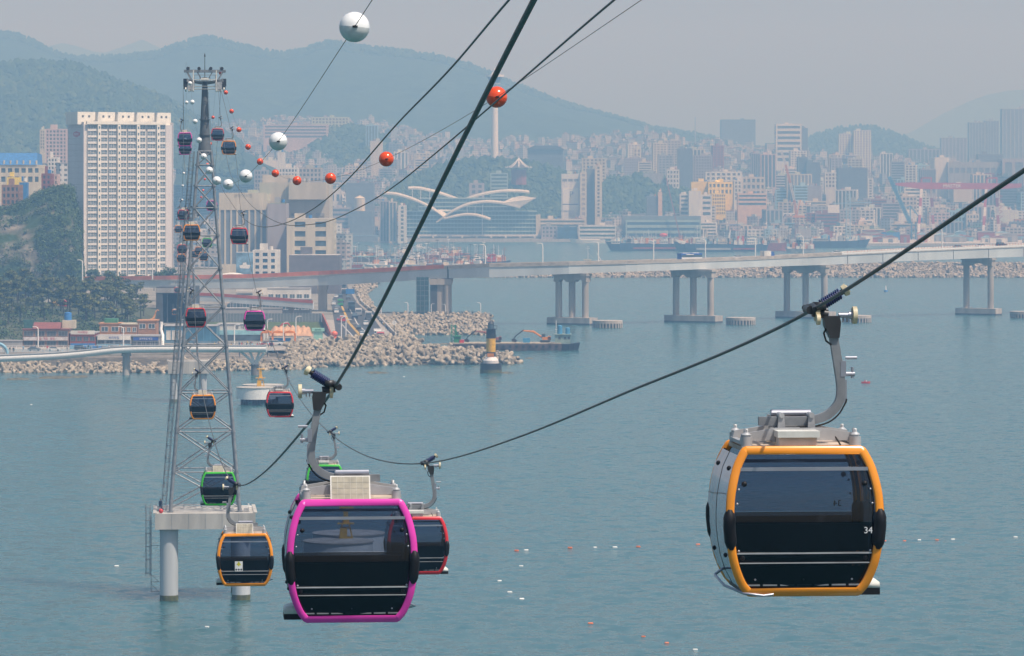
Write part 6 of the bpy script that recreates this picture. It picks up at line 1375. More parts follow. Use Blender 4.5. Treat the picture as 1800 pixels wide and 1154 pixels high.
# level ground under the near left town, with its roofs
class Flat:
    def pt(s, px, D): return Vector((PX(px, D), D, 4.0))
houses('near_town_houses', Flat(), 900, 300, 604, 2750, 4300, 36, hmax=16, s=1.15)
class Bluff:
    def pt(s, px, D): return Vector((PX(px, D), D, lerp(38, 60, (D-1990)/(2900-1990)) if D < 2900 else 60))
b = MB(); Lb = [(-200, 1900), (140, 1905), (150, 2050), (190, 2900), (300, 4345), (-200, 4345)]
plan(b, Lb, 3.9, 40); struct(b.build('bluff', M_LAND)); 
class Bl2:
    def pt(s, px, D): return Vector((PX(px, D), D, 40.0))
houses('near_town_houses', Bl2(), 420, -20, 150, 2300, 4300, 37, hmax=20, s=1.2)
forest_small = random.Random(8); b = MB()
for _ in range(900):
    px = forest_small.uniform(280, 1800); D = forest_small.uniform(4500, 6450); p = H_CITY.pt(px, D)
    if noise.noise(Vector((px*.015, D*.004, 9.0))) < .05 or not inhill(px, D): continue
    s = forest_small.uniform(5, 10); leafball(b, p+Vector((0, 0, s*.4)), s, s, s*.8, 22, 2.6, forest_small, .5)
stuff(b.build('street_trees', [M_LEAF1, M_LEAF2, M_LEAF3]))
# ================================================================ boats, cranes, vehicles, people, floats
M_HULLB = mat('hull_dark_blue', (.035, .07, .14), .45, var=.15, scale=.3); M_HULLG = mat('hull_grey', (.38, .40, .41), .5, var=.08, scale=.3); M_HULLR = mat('hull_rust_red', (.30, .05, .035), .6, var=.2, scale=.4)
M_DECKY = mat('deck_ochre', (.42, .36, .26), .8, var=.2, scale=.6); M_CRBLUE = mat('crane_blue', (.06, .26, .46), .5, var=.1, scale=.5); M_CRRED = mat('crane_red', (.38, .055, .075), .5, var=.08, scale=.3); M_CRW = mat('crane_white', (.70, .66, .64), .5, var=.06, scale=.3)
M_GRNST = mat('green_steel', (.03, .22, .09), .5, var=.1, scale=1); M_YELP = mat('yellow_paint', (.72, .40, .015), .45, var=.12, scale=1.2); M_BLKP = mat('black_paint', (.025, .028, .035), .5, var=.2, scale=1.2); M_ORP = mat('orange_paint', (.62, .22, .03), .5, var=.1, scale=1)
def hull(b, L, Bm, h, sheer=.3, z0=-.6, bow=.22):
    "pointed bow at +x; a deck that rises to the bow"
    st = [(-L/2, .8, 0), (-L*.25, 1, 0), (L*.15, 1, .1), (L*.32, .72, .45), (L*.5, .03, 1)]
    v = []
    for x, wv, s in st:
        top = h+sheer*h*s; xb = x-(bow*L*.35*s)
        v += [(xb, -Bm*.42*wv, z0), (x, -Bm/2*wv, top), (x, Bm/2*wv, top), (xb, Bm*.42*wv, z0)]
    f = [(0, 1, 2, 3), (16, 19, 18, 17)]
    for i in range(4): a = i*4; f += [(a, a+4, a+5, a+1), (a+1, a+5, a+6, a+2), (a+2, a+6, a+7, a+3)]
    b.add(v, f)
def fishing_boat(p, L, hm, cm, label, rz, rd, group='fishing boats moored beyond the bridge'):
    r = thing('fishing_boat', label, 'boat', p, rz, group); Bm = L*.24; h = L*.085
    b = MB(); hull(b, L, Bm, h); hl = b.build('hull', hm, r)
    b = MB(); b.box(-L*.30, -L*.08, -Bm*.3, Bm*.3, h, h+L*.10); b.box(-L*.24, -L*.11, -Bm*.24, Bm*.24, h+L*.10, h+L*.17); w = b.build('wheelhouse', cm, r)
    b = MB(); b.box(-L*.245, -L*.105, -Bm*.245, Bm*.245, h+L*.125, h+L*.155); b.build('window', M_GLASSB, w)
    b = MB(); mh = L*rd.uniform(.42, .62); b.cyl((L*.05, 0, h), (L*.05, 0, h+mh), .16, n=5); b.beam((L*.05-1.3, 0, h+mh*.97), (L*.05+1.3, 0, h+mh*.97), .45); b.cyl((-L*.17, 0, h+L*.17), (-L*.17, 0, h+mh*.85), .12, n=5); b.build('mast', rd.choice((M_LAMPWHITE, M_LAMPWHITE, M_HULLG, M_DKSTEEL)), r)
    b = MB(); b.cyl((L*.05, 0, h+mh*.3), (L*.35, 0, h+mh*.62), .12, n=5); b.cyl((L*.30, 0, h), (L*.30, 0, h+mh*.5), .1, n=5); b.build('boom', rd.choice((M_ORP, M_LAMPWHITE, M_DKSTEEL)), r)
    b = MB(); x = -L*.42; b.beam((x, -Bm*.35, h), (x, -Bm*.35, h+L*.2), .3); b.beam((x, Bm*.35, h), (x, Bm*.35, h+L*.2), .3); b.beam((x, -Bm*.4, h+L*.2), (x, Bm*.4, h+L*.2), .4); b.beam((x, 0, h+L*.2), (L*.05, 0, h+L*.24), .16); b.build('gallows', rd.choice((M_DKSTEEL, M_HULLB, M_ORP)), r)
    return r
rb = random.Random(4); hulls = [('blue', M_HULLB), ('red', M_HULLR), ('white', M_LAMPWHITE), ('grey', M_HULLG)]; cabs = [M_LAMPWHITE, M_LAMPWHITE, M_CREAMW, M_ORB]
for i in range(46):
    D = rb.choice((2960, 3060, 3180, 3320, 3480)) + rb.uniform(-30, 30); px = rb.uniform(598, 850) if D < 3300 else rb.uniform(598, 800); hn, hm = rb.choice(hulls)
    fishing_boat(Vector((PX(px, D), D, 0)), rb.uniform(17, 27), hm, rb.choice(cabs), '%s hulled fishing boat in the crowded fleet moored beyond the bridge' % hn, R(rb.choice((0, 180))+rb.uniform(-35, 35)), rb)
def ship(label, px0, px1, yw, hh, hm, decks, bow=1, stripe=None, name='ship', cat='ship', extra=None, D=None):
    D = D or DW(yw); k = F/D; L = (px1-px0)/k; r = thing(name, label, cat, (PX((px0+px1)/2, D), D, 0), 0 if bow > 0 else math.pi); h = hh/k*(.72 if hh > 12 else 1); Bm = min(L*.2, 14)
    b = MB(); hull(b, L, Bm, h, .35); hl = b.build('hull', hm, r)
    if stripe: b = MB(); b.box(-L*.46, L*.12, -Bm/2-.12, Bm/2+.12, h*.25, h*.5); b.build('hull_stripe', stripe, hl)
    for x0, x1, dh, m in decks:
        b = MB(); z = h; n = max(1, int(dh/2.8)); lo = x0*L; hi = x1*L
        for i in range(n): g = i*.03*L*.3; b.box(lo+g, hi-g, -Bm*.38+i*.2, Bm*.38-i*.2, z+i*2.8, z+i*2.8+2.3)
        for i in range(n): g = i*.03*L*.3; b.box(lo+g-.4, hi-g+.4, -Bm*.42, Bm*.42, z+i*2.8+2.31, z+i*2.8+2.79)
        d = b.build('superstructure', m, r); w = MB()
        for i in range(n):
            g = i*.03*L*.3; c = int((hi-lo-2*g)/2.2)
            for j in range(c): X = lo+g+.6+j*2.2; w.box(X, X+1.1, -Bm*.38+i*.2-.06, Bm*.38-i*.2+.06, z+i*2.8+1.0, z+i*2.8+1.8)
        if w.f: stuff(w.build('window', M_GLASSB, d))
    return r, L, h, Bm
GEAR = [M_LAMPWHITE, M_LAMPWHITE, M_LAMPWHITE, M_CREAMW, M_HULLG, M_DKSTEEL, M_ORP, M_HULLR, M_SKYB]
def clutter(r, L, h, Bm, n, seed):
    "winches, hatches, masts and davits crowding a deck"
    rd = random.Random(seed); b = MB()
    for _ in range(n):
        x = rd.uniform(-.44, .40)*L; b.m = rd.randrange(9); w = rd.uniform(.8, 4.2); hh = rd.uniform(.8, 6.0); y = rd.uniform(-.35, .3)*Bm; b.box(x-w/2, x+w/2, y, y+rd.uniform(.8, 2.5), h, h+hh)
        if rd.random() < .5: hm = rd.uniform(5, 14); b.m = rd.choice((0, 0, 4, 5)); b.cyl((x, y, h), (x, y, h+hm), .2, .12, n=5)
        if rd.random() < .3: b.m = rd.choice((0, 3, 5, 6)); b.beam((x, y, h+rd.uniform(1, 3)), (x+rd.uniform(-5, 5), y, h+rd.uniform(4, 8)), .3)
    b.m = 0
    for s in (-1, 1): b.beam((-.46*L, s*Bm*.47, h+1.1), (.28*L, s*Bm*.47, h+1.1), .16)
    stuff(b.build('deck_gear', GEAR, r))
def mast(r, x, z0, z1, m=None, arm=True, nm='mast'):
    b = MB(); b.cyl((x, 0, z0), (x, 0, z1), .22, .12, n=6)
    if arm: b.beam((x-1.8, 0, lerp(z0, z1, .8)), (x+1.8, 0, lerp(z0, z1, .8)), .25); b.beam((x-1.0, 0, lerp(z0, z1, .92)), (x+1.0, 0, lerp(z0, z1, .92)), .2); b.beam((x, 0, lerp(z0, z1, .5)), (x+3.5, 0, z0+1), .14)
    return b.build(nm, m or M_LAMPWHITE, r)
r, L, h, Bm = ship('dark blue tug with a bright red deckhouse at the right end of the fleet', 853, 898, 467, 9, M_HULLB, [(-.42, -.1, 6, M_RED)], 1, D=2960); mast(r, .25*L, h, h+11, M_HULLR); mast(r, -.2*L, h+5, h+10, M_DKSTEEL)
clutter(r, L, h, Bm, 20, 1)
r, L, h, Bm = ship('long dark ship with a white bridge and a red lifeboat, moored at the fish hall', 1064, 1192, 441, 17, M_HULLB, [(-.36, -.12, 5.5, M_LAMPWHITE), (.30, .42, 5.5, M_LAMPWHITE)], -1, stripe=M_HULLR); b = MB(); b.s = True; b.sph((-.30*L, 0, h+8), 2.6, 10, 6, (1.6, .8, .7)); b.build('lifeboat', M_RED, r)
clutter(r, L, h, Bm, 78, 2)
for x in (-.05, .08, .2): mast(r, x*L, h, h+9, M_HULLG)
for x0 in (.05, .15): b = MB(); b.beam((x0*L, 0, h), (x0*L+5, 0, h+7), .5); b.build('derrick', M_CRW, r)
r, L, h, Bm = ship('blue and grey trawler with a tall mast and raked white bow', 1184, 1288, 443, 19, M_HULLB, [(-.05, .12, 6, M_LAMPWHITE), (-.4, -.25, 3, M_CREAMW)], -1, stripe=M_HULLG); mast(r, .1*L, h+4, h+17, M_LAMPWHITE); mast(r, -.2*L, h, h+11, M_DKSTEEL); mast(r, .3*L, h, h+9, M_HULLG)
clutter(r, L, h, Bm, 57, 3)
b = MB(); b.prism([Vector((x, 0, z)) for x, z in ((.28*L, h+.1), (.42*L, h+1), (.47*L, h+4.2), (.3*L, h+2.6))], (0, -3, 0), (0, 3, 0)); b.build('bow_rail', M_LAMPWHITE, r)
b = MB(); b.prism([Vector((x, 0, z)) for x, z in ((-.44*L, h), (-.40*L, h), (-.45*L, h+13), (-.47*L, h+13))], (0, -.5, 0), (0, .5, 0)); b.build('white_boom', M_LAMPWHITE, r)
r, L, h, Bm = ship('dark ship with two red pillars and a white stern house', 1286, 1352, 442, 16, M_HULLB, [(-.1, .18, 9, M_LAMPWHITE)], 1, stripe=M_HULLR)
clutter(r, L, h, Bm, 57, 4)
for x in (-.32, -.2): b = MB(); b.box(x*L-1, x*L+1, -1, 1, h, h+8); b.build('red_pillar', M_RED, r)
mast(r, .05*L, h+7, h+16); mast(r, -.45*L, h, h+10, M_DKSTEEL)
r, L, h, Bm = ship('rust brown laid up hulk right of the red pillared ship', 1345, 1390, 441, 18, M_HULLR, [(-.3, 0, 4, M_GREYW)], 1)
clutter(r, L, h, Bm, 57, 5)
r, L, h, Bm = ship('white grey patrol ship with a tall lattice mast behind the bridge', 1380, 1432, 444, 6, M_HULLG, [(-.3, .25, 8.5, M_LAMPWHITE), (-.05, .15, 14, M_LAMPWHITE)], -1); mast(r, .05*L, h+10, h+25, M_HULLG)
clutter(r, L, h, Bm, 57, 6)
r, L, h, Bm = ship('small white ferry moored before the stepped terminal', 1000, 1064, 428, 6, M_LAMPWHITE, [(-.35, .2, 3, M_LAMPWHITE)], -1, name='ferry', cat='boat', D=4230)
r, L, h, Bm = ship('dark laid up ship row behind the patrol ship', 1420, 1530, 440, 16, M_HULLB, [(-.4, -.2, 5, M_GREYW)], 1, D=3900); mast(r, 0, h, h+14, M_DKSTEEL)
clutter(r, L, h, Bm, 57, 7)
r, L, h, Bm = ship('white motor boat speeding past the fleet with a pale wake', 727, 748, 437, 3, M_LAMPWHITE, [(-.2, .2, 2.6, M_LAMPWHITE)], -1, name='motor_boat', cat='boat')
r, L, h, Bm = ship('low white work boat with cream cabin just behind the bridge rail', 1012, 1048, 463, 5, M_LAMPWHITE, [(-.1, .25, 5, M_CREAMW)], 1, name='work_boat', cat='boat', D=3000); mast(r, .1*L, h+3, h+13)
r, L, h, Bm = ship('grey work boat with an angled white crane arm behind the bridge', 1046, 1066, 462, 4, M_HULLG, [(-.2, .3, 3, M_LAMPWHITE)], -1, name='work_boat', cat='boat', D=2990); b = MB(); b.beam((-2, 0, h), (3, 0, h+8), .5); b.build('crane_arm', M_LAMPWHITE, r)
shed('low market hall with a sea green roof at the fleet berth', 596, 662, 452, 470, 3010, 30, M_DARKW, 0, mat('sea_green_roof', (.16, .33, .33), .6, var=.12, scale=.2))
shed('long low blue roofed shed on the far quay, left of the lavender tower', 588, 664, 415, 424, 4318, 12, M_SLATE, 0, M_LTBLUE); shed('small white quay hut below the lavender tower', 687, 716, 418, 427, 4300, 8, M_WHITEW, 0)
b = MB(); plan(b, [(560, 4322), (1900, 4322), (1900, 4345), (560, 4345)], -2, 3.1); struct(b.build('quay', M_CONC))
b = MB(); plan(b, [(590, 3000), (664, 3000), (664, 3060), (590, 3060)], -2, 2.4); tag(b.build('fish_pier', M_CONC), 'concrete fish pier carrying the green roofed hall', 'pier')
# ---- cranes
def lattice(b, p0, p1, w, n, r_=.25):
    p0 = Vector(p0); p1 = Vector(p1); d = (p1-p0).normalized(); a = d.cross(Vector((0, 1, 0))).normalized()*w/2; c = Vector((0, w/2, 0)); C4 = [a+c, a-c, -a-c, -a+c]
    for q in C4: b.beam(p0+q, p1+q, r_)
    for i in range(n):
        u = p0.lerp(p1, i/n); v = p0.lerp(p1, (i+1)/n)
        for k in range(4): b.beam(u+C4[k], v+C4[(k+1) % 4], r_*.7)
D = 4280; k = F/D; r = thing('gantry_crane', 'huge red gantry crane with red and white striped legs and MASTEK on its beam', 'gantry crane', (PX(1690, D), D, 3)); zc = lambda y: PZ(y, D)-3; xc = lambda p: PX(p, D)-r.location.x
b = MB(); b.prism([Vector((xc(p), 0, zc(y))) for p, y in ((1574, 322), (1600, 321), (1795, 323), (1795, 330), (1760, 333), (1620, 333), (1574, 326))], (0, -4, 0), (0, 4, 0)); bm = b.build('beam', M_CRRED, r); txt(bm, 'MASTEK', xc(1673), -4.15, zc(327.5), 5.4, M_LAMPWHITE, ex=.1)
for p0, y0, p1, y1, yy in ((1619, 333, 1612, 424, -10), (1637, 333, 1644, 424, 10), (1733, 333, 1725, 428, -10), (1752, 333, 1758, 424, 10)):
    for i in range(6):
        a = (lerp(p0, p1, i/6), lerp(y0, y1, i/6)); c = (lerp(p0, p1, (i+1)/6), lerp(y0, y1, (i+1)/6)); b = MB(); b.beam((xc(a[0]), yy*(.3+.7*i/6), zc(a[1])), (xc(c[0]), yy*(.3+.7*(i+1)/6), zc(c[1])), 2.8, 2.8); b.build('leg_section', M_CRRED if i % 2 else M_CRW, r)
for px in (1618, 1733):
    b = MB(); b.box(xc(px), xc(px)+1.8, -2, 2, zc(322), zc(312)); b.box(xc(px)+.0, xc(px+20), -2, 2, zc(314.5), zc(312)); b.box(xc(px+18), xc(px+20), -2, 2, zc(322), zc(314.5)); b.build('portal_top', M_CRRED, r)
b = MB()
for i in range(9): y = 342+i*9; b.beam((xc(1754), 14, zc(y)), (xc(1765), 14, zc(y+3)), .5); b.beam((xc(1765), 14, zc(y+3)), (xc(1757), 14, zc(y+9)), .5)
b.build('stair', M_CRRED, r)
D = 4300; k = F/D; r = thing('jib_crane', 'blue luffing jib crane leaning left, beside the gantry crane', 'crane', (PX(1612, D), D, 3)); zc = lambda y: PZ(y, D)-3; xc = lambda p: PX(p, D)-r.location.x
b = MB(); lattice(b, (xc(1600), 0, zc(393)), (xc(1563), 0, zc(311)), 3.2, 9, .7); b.beam((xc(1600), 0, zc(393)), (xc(1563), 0, zc(311)), 1.6); b.build('jib', M_CRBLUE, r)
b = MB(); lattice(b, (xc(1606), 0, 0), (xc(1606), 0, zc(392)), 5, 4, .7); b.beam((xc(1600), 0, zc(392)), (xc(1600), 0, zc(362)), 1.2); b.beam((xc(1600), 0, zc(362)), (xc(1618), 0, zc(385)), 1.2); b.beam((xc(1600), 0, zc(362)), (xc(1588), 0, zc(368)), .6); b.build('portal', M_CRBLUE, r); b = MB(); b.box(xc(1612), xc(1621), -3, 3, zc(392), zc(383)); b.build('cab', M_CRBLUE, r)
D = 4320; r = thing('lattice_tower', 'light blue lattice mast standing by the dark glass office', 'mast', (PX(1491, D), D, 3)); b = MB(); lattice(b, (0, 0, 0), (0, 0, PZ(339, D)-3), 4.5, 14, .6); b.build('mast', M_LTBLUE, r); b = MB(); b.beam((-16, 0, PZ(358, D)-3), (26, 0, PZ(356, D)-3), .9); b.build('arm', M_LTBLUE, r)
D = 4330; r = thing('tower_crane', 'orange and white luffing crane rising before the cream bank', 'crane', (PX(1400, D), D, 3)); zc = lambda y: PZ(y, D)-3; xc = lambda p: PX(p, D)-r.location.x
b = MB(); lattice(b, (0, 0, -2), (0, 0, zc(383)), 3, 5, .5); b.build('mast', M_MAROON, r); b = MB(); b.box(-4, 9, -2, 2, zc(383), zc(379)); b.beam((0, 0, zc(380)), (xc(1407), 0, zc(352)), 1.0); b.build('cab', M_ORP, r)
P_ = [(1400, 380), (1396, 352), (1389, 322), (1381, 290), (1373, 265)]
for i, (a, c) in enumerate(zip(P_, P_[1:])): b = MB(); lattice(b, (xc(a[0]), 0, zc(a[1])), (xc(c[0]), 0, zc(c[1])), 1.9, 4, .55); b.beam((xc(a[0]), 0, zc(a[1])), (xc(c[0]), 0, zc(c[1])), .8); b.build('jib_section', (M_ORP, M_CRW)[i % 2], r)
D = 4335; r = thing('derrick_crane', 'thin maroon crane boom leaning over the park trees', 'crane', (PX(1196, D), D, 3)); b = MB(); b.beam((0, 0, 0), (PX(1171, D)-PX(1196, D), 0, PZ(313, D)-3), 1.1); b.build('boom', M_MAROON, r); b = MB(); b.box(-2, 3, -2, 2, 0, 4); b.build('cab', M_MAROON, r)
for px, yt in ((1246, 242), (1222, 206)): D = 7000; b = MB(); b.cyl(P(px, 262, D), P(px, yt, D), 1.3, .7, n=6); tag(b.build('radio_mast', M_GALV), 'faint thin radio mast on the skyline, %s' % ('the taller one' if yt < 230 else 'the shorter one'), 'mast')
for i in range(3): D = 4100; b = MB(); b.s = True; b.cyl((PX(1466+i*5.5, D), D, 0), (PX(1466+i*5.5, D), D, 12), 1.4, n=12); tag(b.build('silo', M_LAMPWHITE), 'white silo in a short row behind the bridge rail, %s' % ('left one', 'middle one', 'right one')[i], 'silo')
b = MB(); plan(b, [(1440, 4020), (1900, 4020), (1900, 4330), (1440, 4330)], -2, 2.6); struct(b.build('shipyard_ground', M_CONC))
ry = random.Random(77)
for i in range(26):
    D = ry.uniform(4030, 4300); px = ry.uniform(1445, 1820); cn, cm = ry.choice([('white', M_WHITEW), ('blue', M_BLUE), ('cream', M_CREAMW), ('rust', M_HULLR), ('grey', M_GREYW), ('orange', M_ORB), ('sky blue', M_SKYB)]); w = ry.uniform(8, 22); h = ry.uniform(4, 9); k = F/D
    lab = '%s shipyard shed %s' % (cn, 'left of the gantry crane' if px < 1610 else 'under the gantry crane' if px < 1740 else 'right of the gantry crane')
    r = thing('shipyard_shed', lab, 'shed', (PX(px, D), D, 2.6), 0, 'shipyard sheds'); b = MB(); b.box(-w/2, w/2, 0, 10, -1, h); b.build('wall', cm, r); b = MB(); b.prism([Vector((x, 0, z)) for x, z in ((-w/2-.3, h), (w/2+.3, h), (0, h+2))], (0, -.3, 0), (0, 10.3, 0)); b.build('roof', ry.choice((M_LTBLUE, M_GREYW, M_GREENR, M_MAROON)), r); b = MB(); b.box(-w*.15, w*.15, -.1, -.01, 0, h*.7); b.build('door', M_SLATE, r)
# ---- yellow and black beacon
D = 1269; k = F/D; r = thing('beacon', 'black and yellow beacon tower standing in the water before the tetrapods', 'beacon', (PX(863, D), D, 0))
def ring(nm, z0, z1, r0, r1, m, par=None, n=28): b = MB(); b.s = True; b.cyl((0, 0, z0), (0, 0, z1), r0, r1, n=n); return b.build(nm, m, par or r)
f0 = ring('foundation', -1, 3.0, 3.5, 3.4, M_BLKP); ring('weed_band', -.9, 1.0, 3.53, 3.5, M_ALGAE, f0); ring('base_cone', 3.0, 3.9, 2.6, 2.6, M_CRW, n=8); ring('base_top', 3.9, 5.1, 2.6, 1.6, M_CRW, n=8)
ring('lower_band', 5.1, 6.6, 1.5, 1.5, M_BLKP); ring('yellow_band', 6.6, 10.9, 1.5, 1.5, M_YELP); ring('upper_band', 10.9, 13.8, 1.5, 1.5, M_BLKP); ring('gallery', 13.8, 14.0, 2.1, 2.1, M_BLKP); ring('lantern', 14.0, 15.6, .95, .95, M_GLASSB); ring('lantern_roof', 15.6, 16.6, 1.05, .15, M_BLKP); ring('finial', 16.6, 18.6, .09, .09, M_BLKP)
b = MB(); b.s = True; b.sph((0, 0, 18.2), .35, 10, 6); b.build('top_mark', M_BLKP, r); b = MB()
for i in range(12): t = 6.283*i/12; b.beam((2.0*math.cos(t), 2.0*math.sin(t), 14), (2.0*math.cos(t), 2.0*math.sin(t), 15.0), .06)
b.tube([(2.0*math.cos(6.283*i/20), 2.0*math.sin(6.283*i/20), 15.0) for i in range(21)], .05, 4); b.build('gallery_rail', M_BLKP, r)
b = MB(); b.box(-1.2, 1.0, -1.62, -1.46, 5.1, 6.2); b.build('ladder', M_ORP, r)
# ---- caisson marks
def caisson(px, py, D, label):
    r = thing('caisson_mark', label, 'sea mark', (PX(px, D), D, 0), 0, 'round white caissons with yellow marks')
    for x, y, rr in ((-1.0, -6, 5.3), (0, 8, 5.6)):
        b = MB(); b.s = True; b.cyl((x, y, 1.6), (x, y, 4.6), rr, n=36); d = b.build('drum', M_LAMPWHITE, r); b = MB(); b.s = True; b.cyl((x, y, 4.61), (x, y, 4.8), rr+.15, n=36); b.build('rim', M_CONC, d)
        for t in (.5, 1.5, 2.5, 3.6, 4.7, 5.7): b = MB(); b.s = True; b.cyl((x+rr*.7*math.cos(t), y+rr*.7*math.sin(t), -1), (x+rr*.7*math.cos(t), y+rr*.7*math.sin(t), 1.6), .75, n=10); b.build('pile', M_BLKP, d)
    b = MB()
    for i in range(3): z = 4.8+i*1.5; b.box(-1.1+i*.35, 1.1-i*.35, -2.6+i*.1, -2.4+i*.1, z, z+.25); b.beam((-1.0+i*.35, -2.5, z), (-.7+i*.35, -2.5, z+1.5), .22); b.beam((1.0-i*.35, -2.5, z), (.7-i*.35, -2.5, z+1.5), .22)
    b.box(-1.3, 1.3, -3.0, -2.0, 7.0, 7.2); b.box(-.9, .2, -2.8, -2.2, 4.8, 6.4); b.box(-.35, .35, -2.8, -2.2, 7.2, 9.4); b.box(-1.0, 1.2, -2.9, -2.1, 9.4, 9.65); b.build('yellow_mark', M_YELP, r)
caisson(459, 711, DW(711)+4, 'round white caissons with a yellow mark left of the red cabin'); caisson(609, 1003, DW(1003)+4, 'round white caissons with a yellow mark seen through the magenta cabin glass')
# ---- barge
D = DW(616.5)+4; k = F/D; r = thing('work_barge', 'rusty flat work barge with a green winch frame and a wheelhouse', 'barge', (PX(895, D), D, 0)); xb = lambda p: PX(p, D)-r.location.x
b = MB(); b.prism([Vector((x, 0, z)) for x, z in ((xb(788), .8), (xb(793), -1), (xb(985), -1), (xb(988), 2.4), (xb(788), 2.4))], (0, -5, 0), (0, 6, 0)); hl = b.build('hull', mat('barge_hull', (.10, .065, .055), .8, var=.3, scale=.5), r); b = MB(); b.box(xb(790), xb(986), -4.7, 5.7, 2.403, 2.75); b.build('deck', M_DECKY, r)
b = MB()
for i in range(17): X = xb(792)+i*2.4; b.s = True; b.cyl((X, -5.35, 1.5), (X, -5.02, 1.5), .55, n=12)
stuff(b.build('tyre_fender', M_RUBBER, hl))
b = MB(); lattice(b, (xb(797), 0, 2.7), (xb(797), 0, 9.2), 1.6, 5, .28); b.beam((xb(799), 0, 8.8), (xb(808), 0, 2.7), .35); b.build('winch_frame', M_GRNST, r); b = MB(); b.box(xb(798), xb(810), -2, 2, 2.751, 4.9); b.box(xb(797), xb(811), -2.3, 2.3, 4.901, 5.2); b.build('winch_house', M_GRNST, r)
b = MB(); b.box(xb(808), xb(816), -3.5, -1, 2.751, 3.8); b.build('winch', M_RED, r)
b = MB(); b.beam((xb(750), 0, 2.0), (xb(790), 0, 2.3), .45); b.build('ramp_beam', M_DECKY, r)
tr = thing('tug', 'grey green tug with two blue tanks on its roof, lashed to the barge end', 'boat', (PX(992, D), D-1, 0)); b = MB(); hull(b, 11.5, 6, 2.3, .25); b.build('hull', M_BLKP, tr); b = MB(); b.box(-3.4, 2.2, -2, 2, 2.3, 5.6); b.box(-3.8, 2.6, -2.4, 2.4, 5.603, 5.9); w = b.build('wheelhouse', mat('grey_green', (.25, .34, .31), .6, var=.12, scale=.6), tr)
b = MB()
for x in (-2.2, -.2, 1.2): b.box(x, x+.8, -2.05, -1.97, 4.0, 4.9)
b.build('window', M_DARKW, w)
for x, h_ in ((-1.6, 3.4), (1.2, 2.6)): b = MB(); b.s = True; b.cyl((x, 0, 5.9), (x, 0, 5.9+h_-.6), .85, n=14); b.sph((x, 0, 5.3+h_), .85, 12, 6, (1, 1, .4)); b.build('blue_tank', M_CRBLUE, tr)
b = MB(); b.cyl((-3.0, 0, 5.9), (-3.0, 0, 10.8), .14, n=6); b.box(-3.4, -2.6, -.2, .2, 7.4, 7.6); b.build('mast', M_LAMPWHITE, tr)
excavator('excavator', 'weathered excavator on the barge, half hidden behind the yellow beacon', (PX(872, D), D, 2.75), M_MAROON, .95, -1, 1.6); excavator('excavator', 'orange excavator with its boom stretched out on the barge deck', (PX(958, D), D, 2.75), M_ORP, 1.0, -1, 1.6)
b = MB(); b.box(PX(925, D)-1.2, PX(925, D)+1.4, D-2, D, 2.76, 4.4); tag(b.build('blue_crate', M_CRBLUE), 'pale blue crate under the boom on the barge', 'crate')
# ---- vehicles
def prof_box(b, pts, w, taper=None): b.prism([Vector((x, 0, z)) for x, z in pts], (0, -w/2, 0), (0, w/2, 0))
def wheels(xs, w, rr=.34):
    m = MB(); m.s = True; m.cyl((0, -.12, 0), (0, .12, 0), rr, n=12); return m.mesh('wheel', M_RUBBER)
WH = wheels(0, 0)
def vehicle_proto(kind, m):
    out = []
    b = MB()
    if kind == 'car': prof_box(b, ((-2.2, .35), (2.2, .35), (2.2, .8), (1.2, .95), (-1.9, 1.0), (-2.2, .85)), 1.75); out.append(('body', b.mesh('body', m))); g = MB(); v = [Vector((x, y*s, z)) for x, z, s in ((-1.7, .98, .84), (1.1, .94, .84), (.5, 1.45, .7), (-1.2, 1.45, .7)) for y in (-1, 1)]; g.add(v, [(0, 2, 4, 6), (1, 7, 5, 3), (0, 1, 3, 2), (2, 3, 5, 4), (6, 7, 1, 0)]); out.append(('window', g.mesh('glasshouse', M_GLASSB))); t = MB(); t.box(-1.2, .5, -.70, .70, 1.452, 1.50); out.append(('roof', t.mesh('roof', m))); ax = (-1.35, 1.35); tw = .8
    elif kind == 'suv': prof_box(b, ((-2.3, .4), (2.3, .4), (2.3, 1.0), (1.3, 1.12), (-2.25, 1.12)), 1.85); out.append(('body', b.mesh('body', m))); g = MB(); v = [Vector((x, y*s, z)) for x, z, s in ((-2.2, 1.12, .9), (1.2, 1.1, .9), (.6, 1.72, .78), (-2.0, 1.72, .78)) for y in (-1, 1)]; g.add(v, [(0, 2, 4, 6), (1, 7, 5, 3), (0, 1, 3, 2), (2, 3, 5, 4), (6, 7, 1, 0)]); out.append(('window', g.mesh('glasshouse', M_GLASSB))); t = MB(); t.box(-2.0, .6, -.78, .78, 1.722, 1.80); out.append(('roof', t.mesh('roof', m))); ax = (-1.4, 1.4); tw = .85
    elif kind == 'bus': b.box(-5.5, 5.5, -1.25, 1.25, .45, 1.55); b.box(-5.5, 5.5, -1.25, 1.25, 2.45, 3.1); b.box(-5.5, -5.2, -1.25, 1.25, 1.55, 2.45); out.append(('body', b.mesh('body', m))); g = MB(); g.box(-5.2, 5.46, -1.2, 1.2, 1.55, 2.45); out.append(('window', g.mesh('glass', M_GLASSB))); ax = (-3.4, 3.6); tw = 1.1
    else: b.box(1.0, 2.9, -1.05, 1.05, .5, 1.5); prof_box(b, ((1.0, 1.5), (2.85, 1.5), (2.5, 2.4), (1.0, 2.5)), 2.0); out.append(('cab', b.mesh('cab', m))); g = MB(); g.box(2.4, 2.84, -.9, .9, 1.6, 2.2); out.append(('window', g.mesh('glass', M_GLASSB))); t = MB(); t.box(-3.0, .85, -1.15, 1.15, .7, 2.7); out.append(('cargo_box', t.mesh('cargo_box', M_WHITEW))); ax = (-2.0, 1.9); tw = .95
    return out, ax, tw
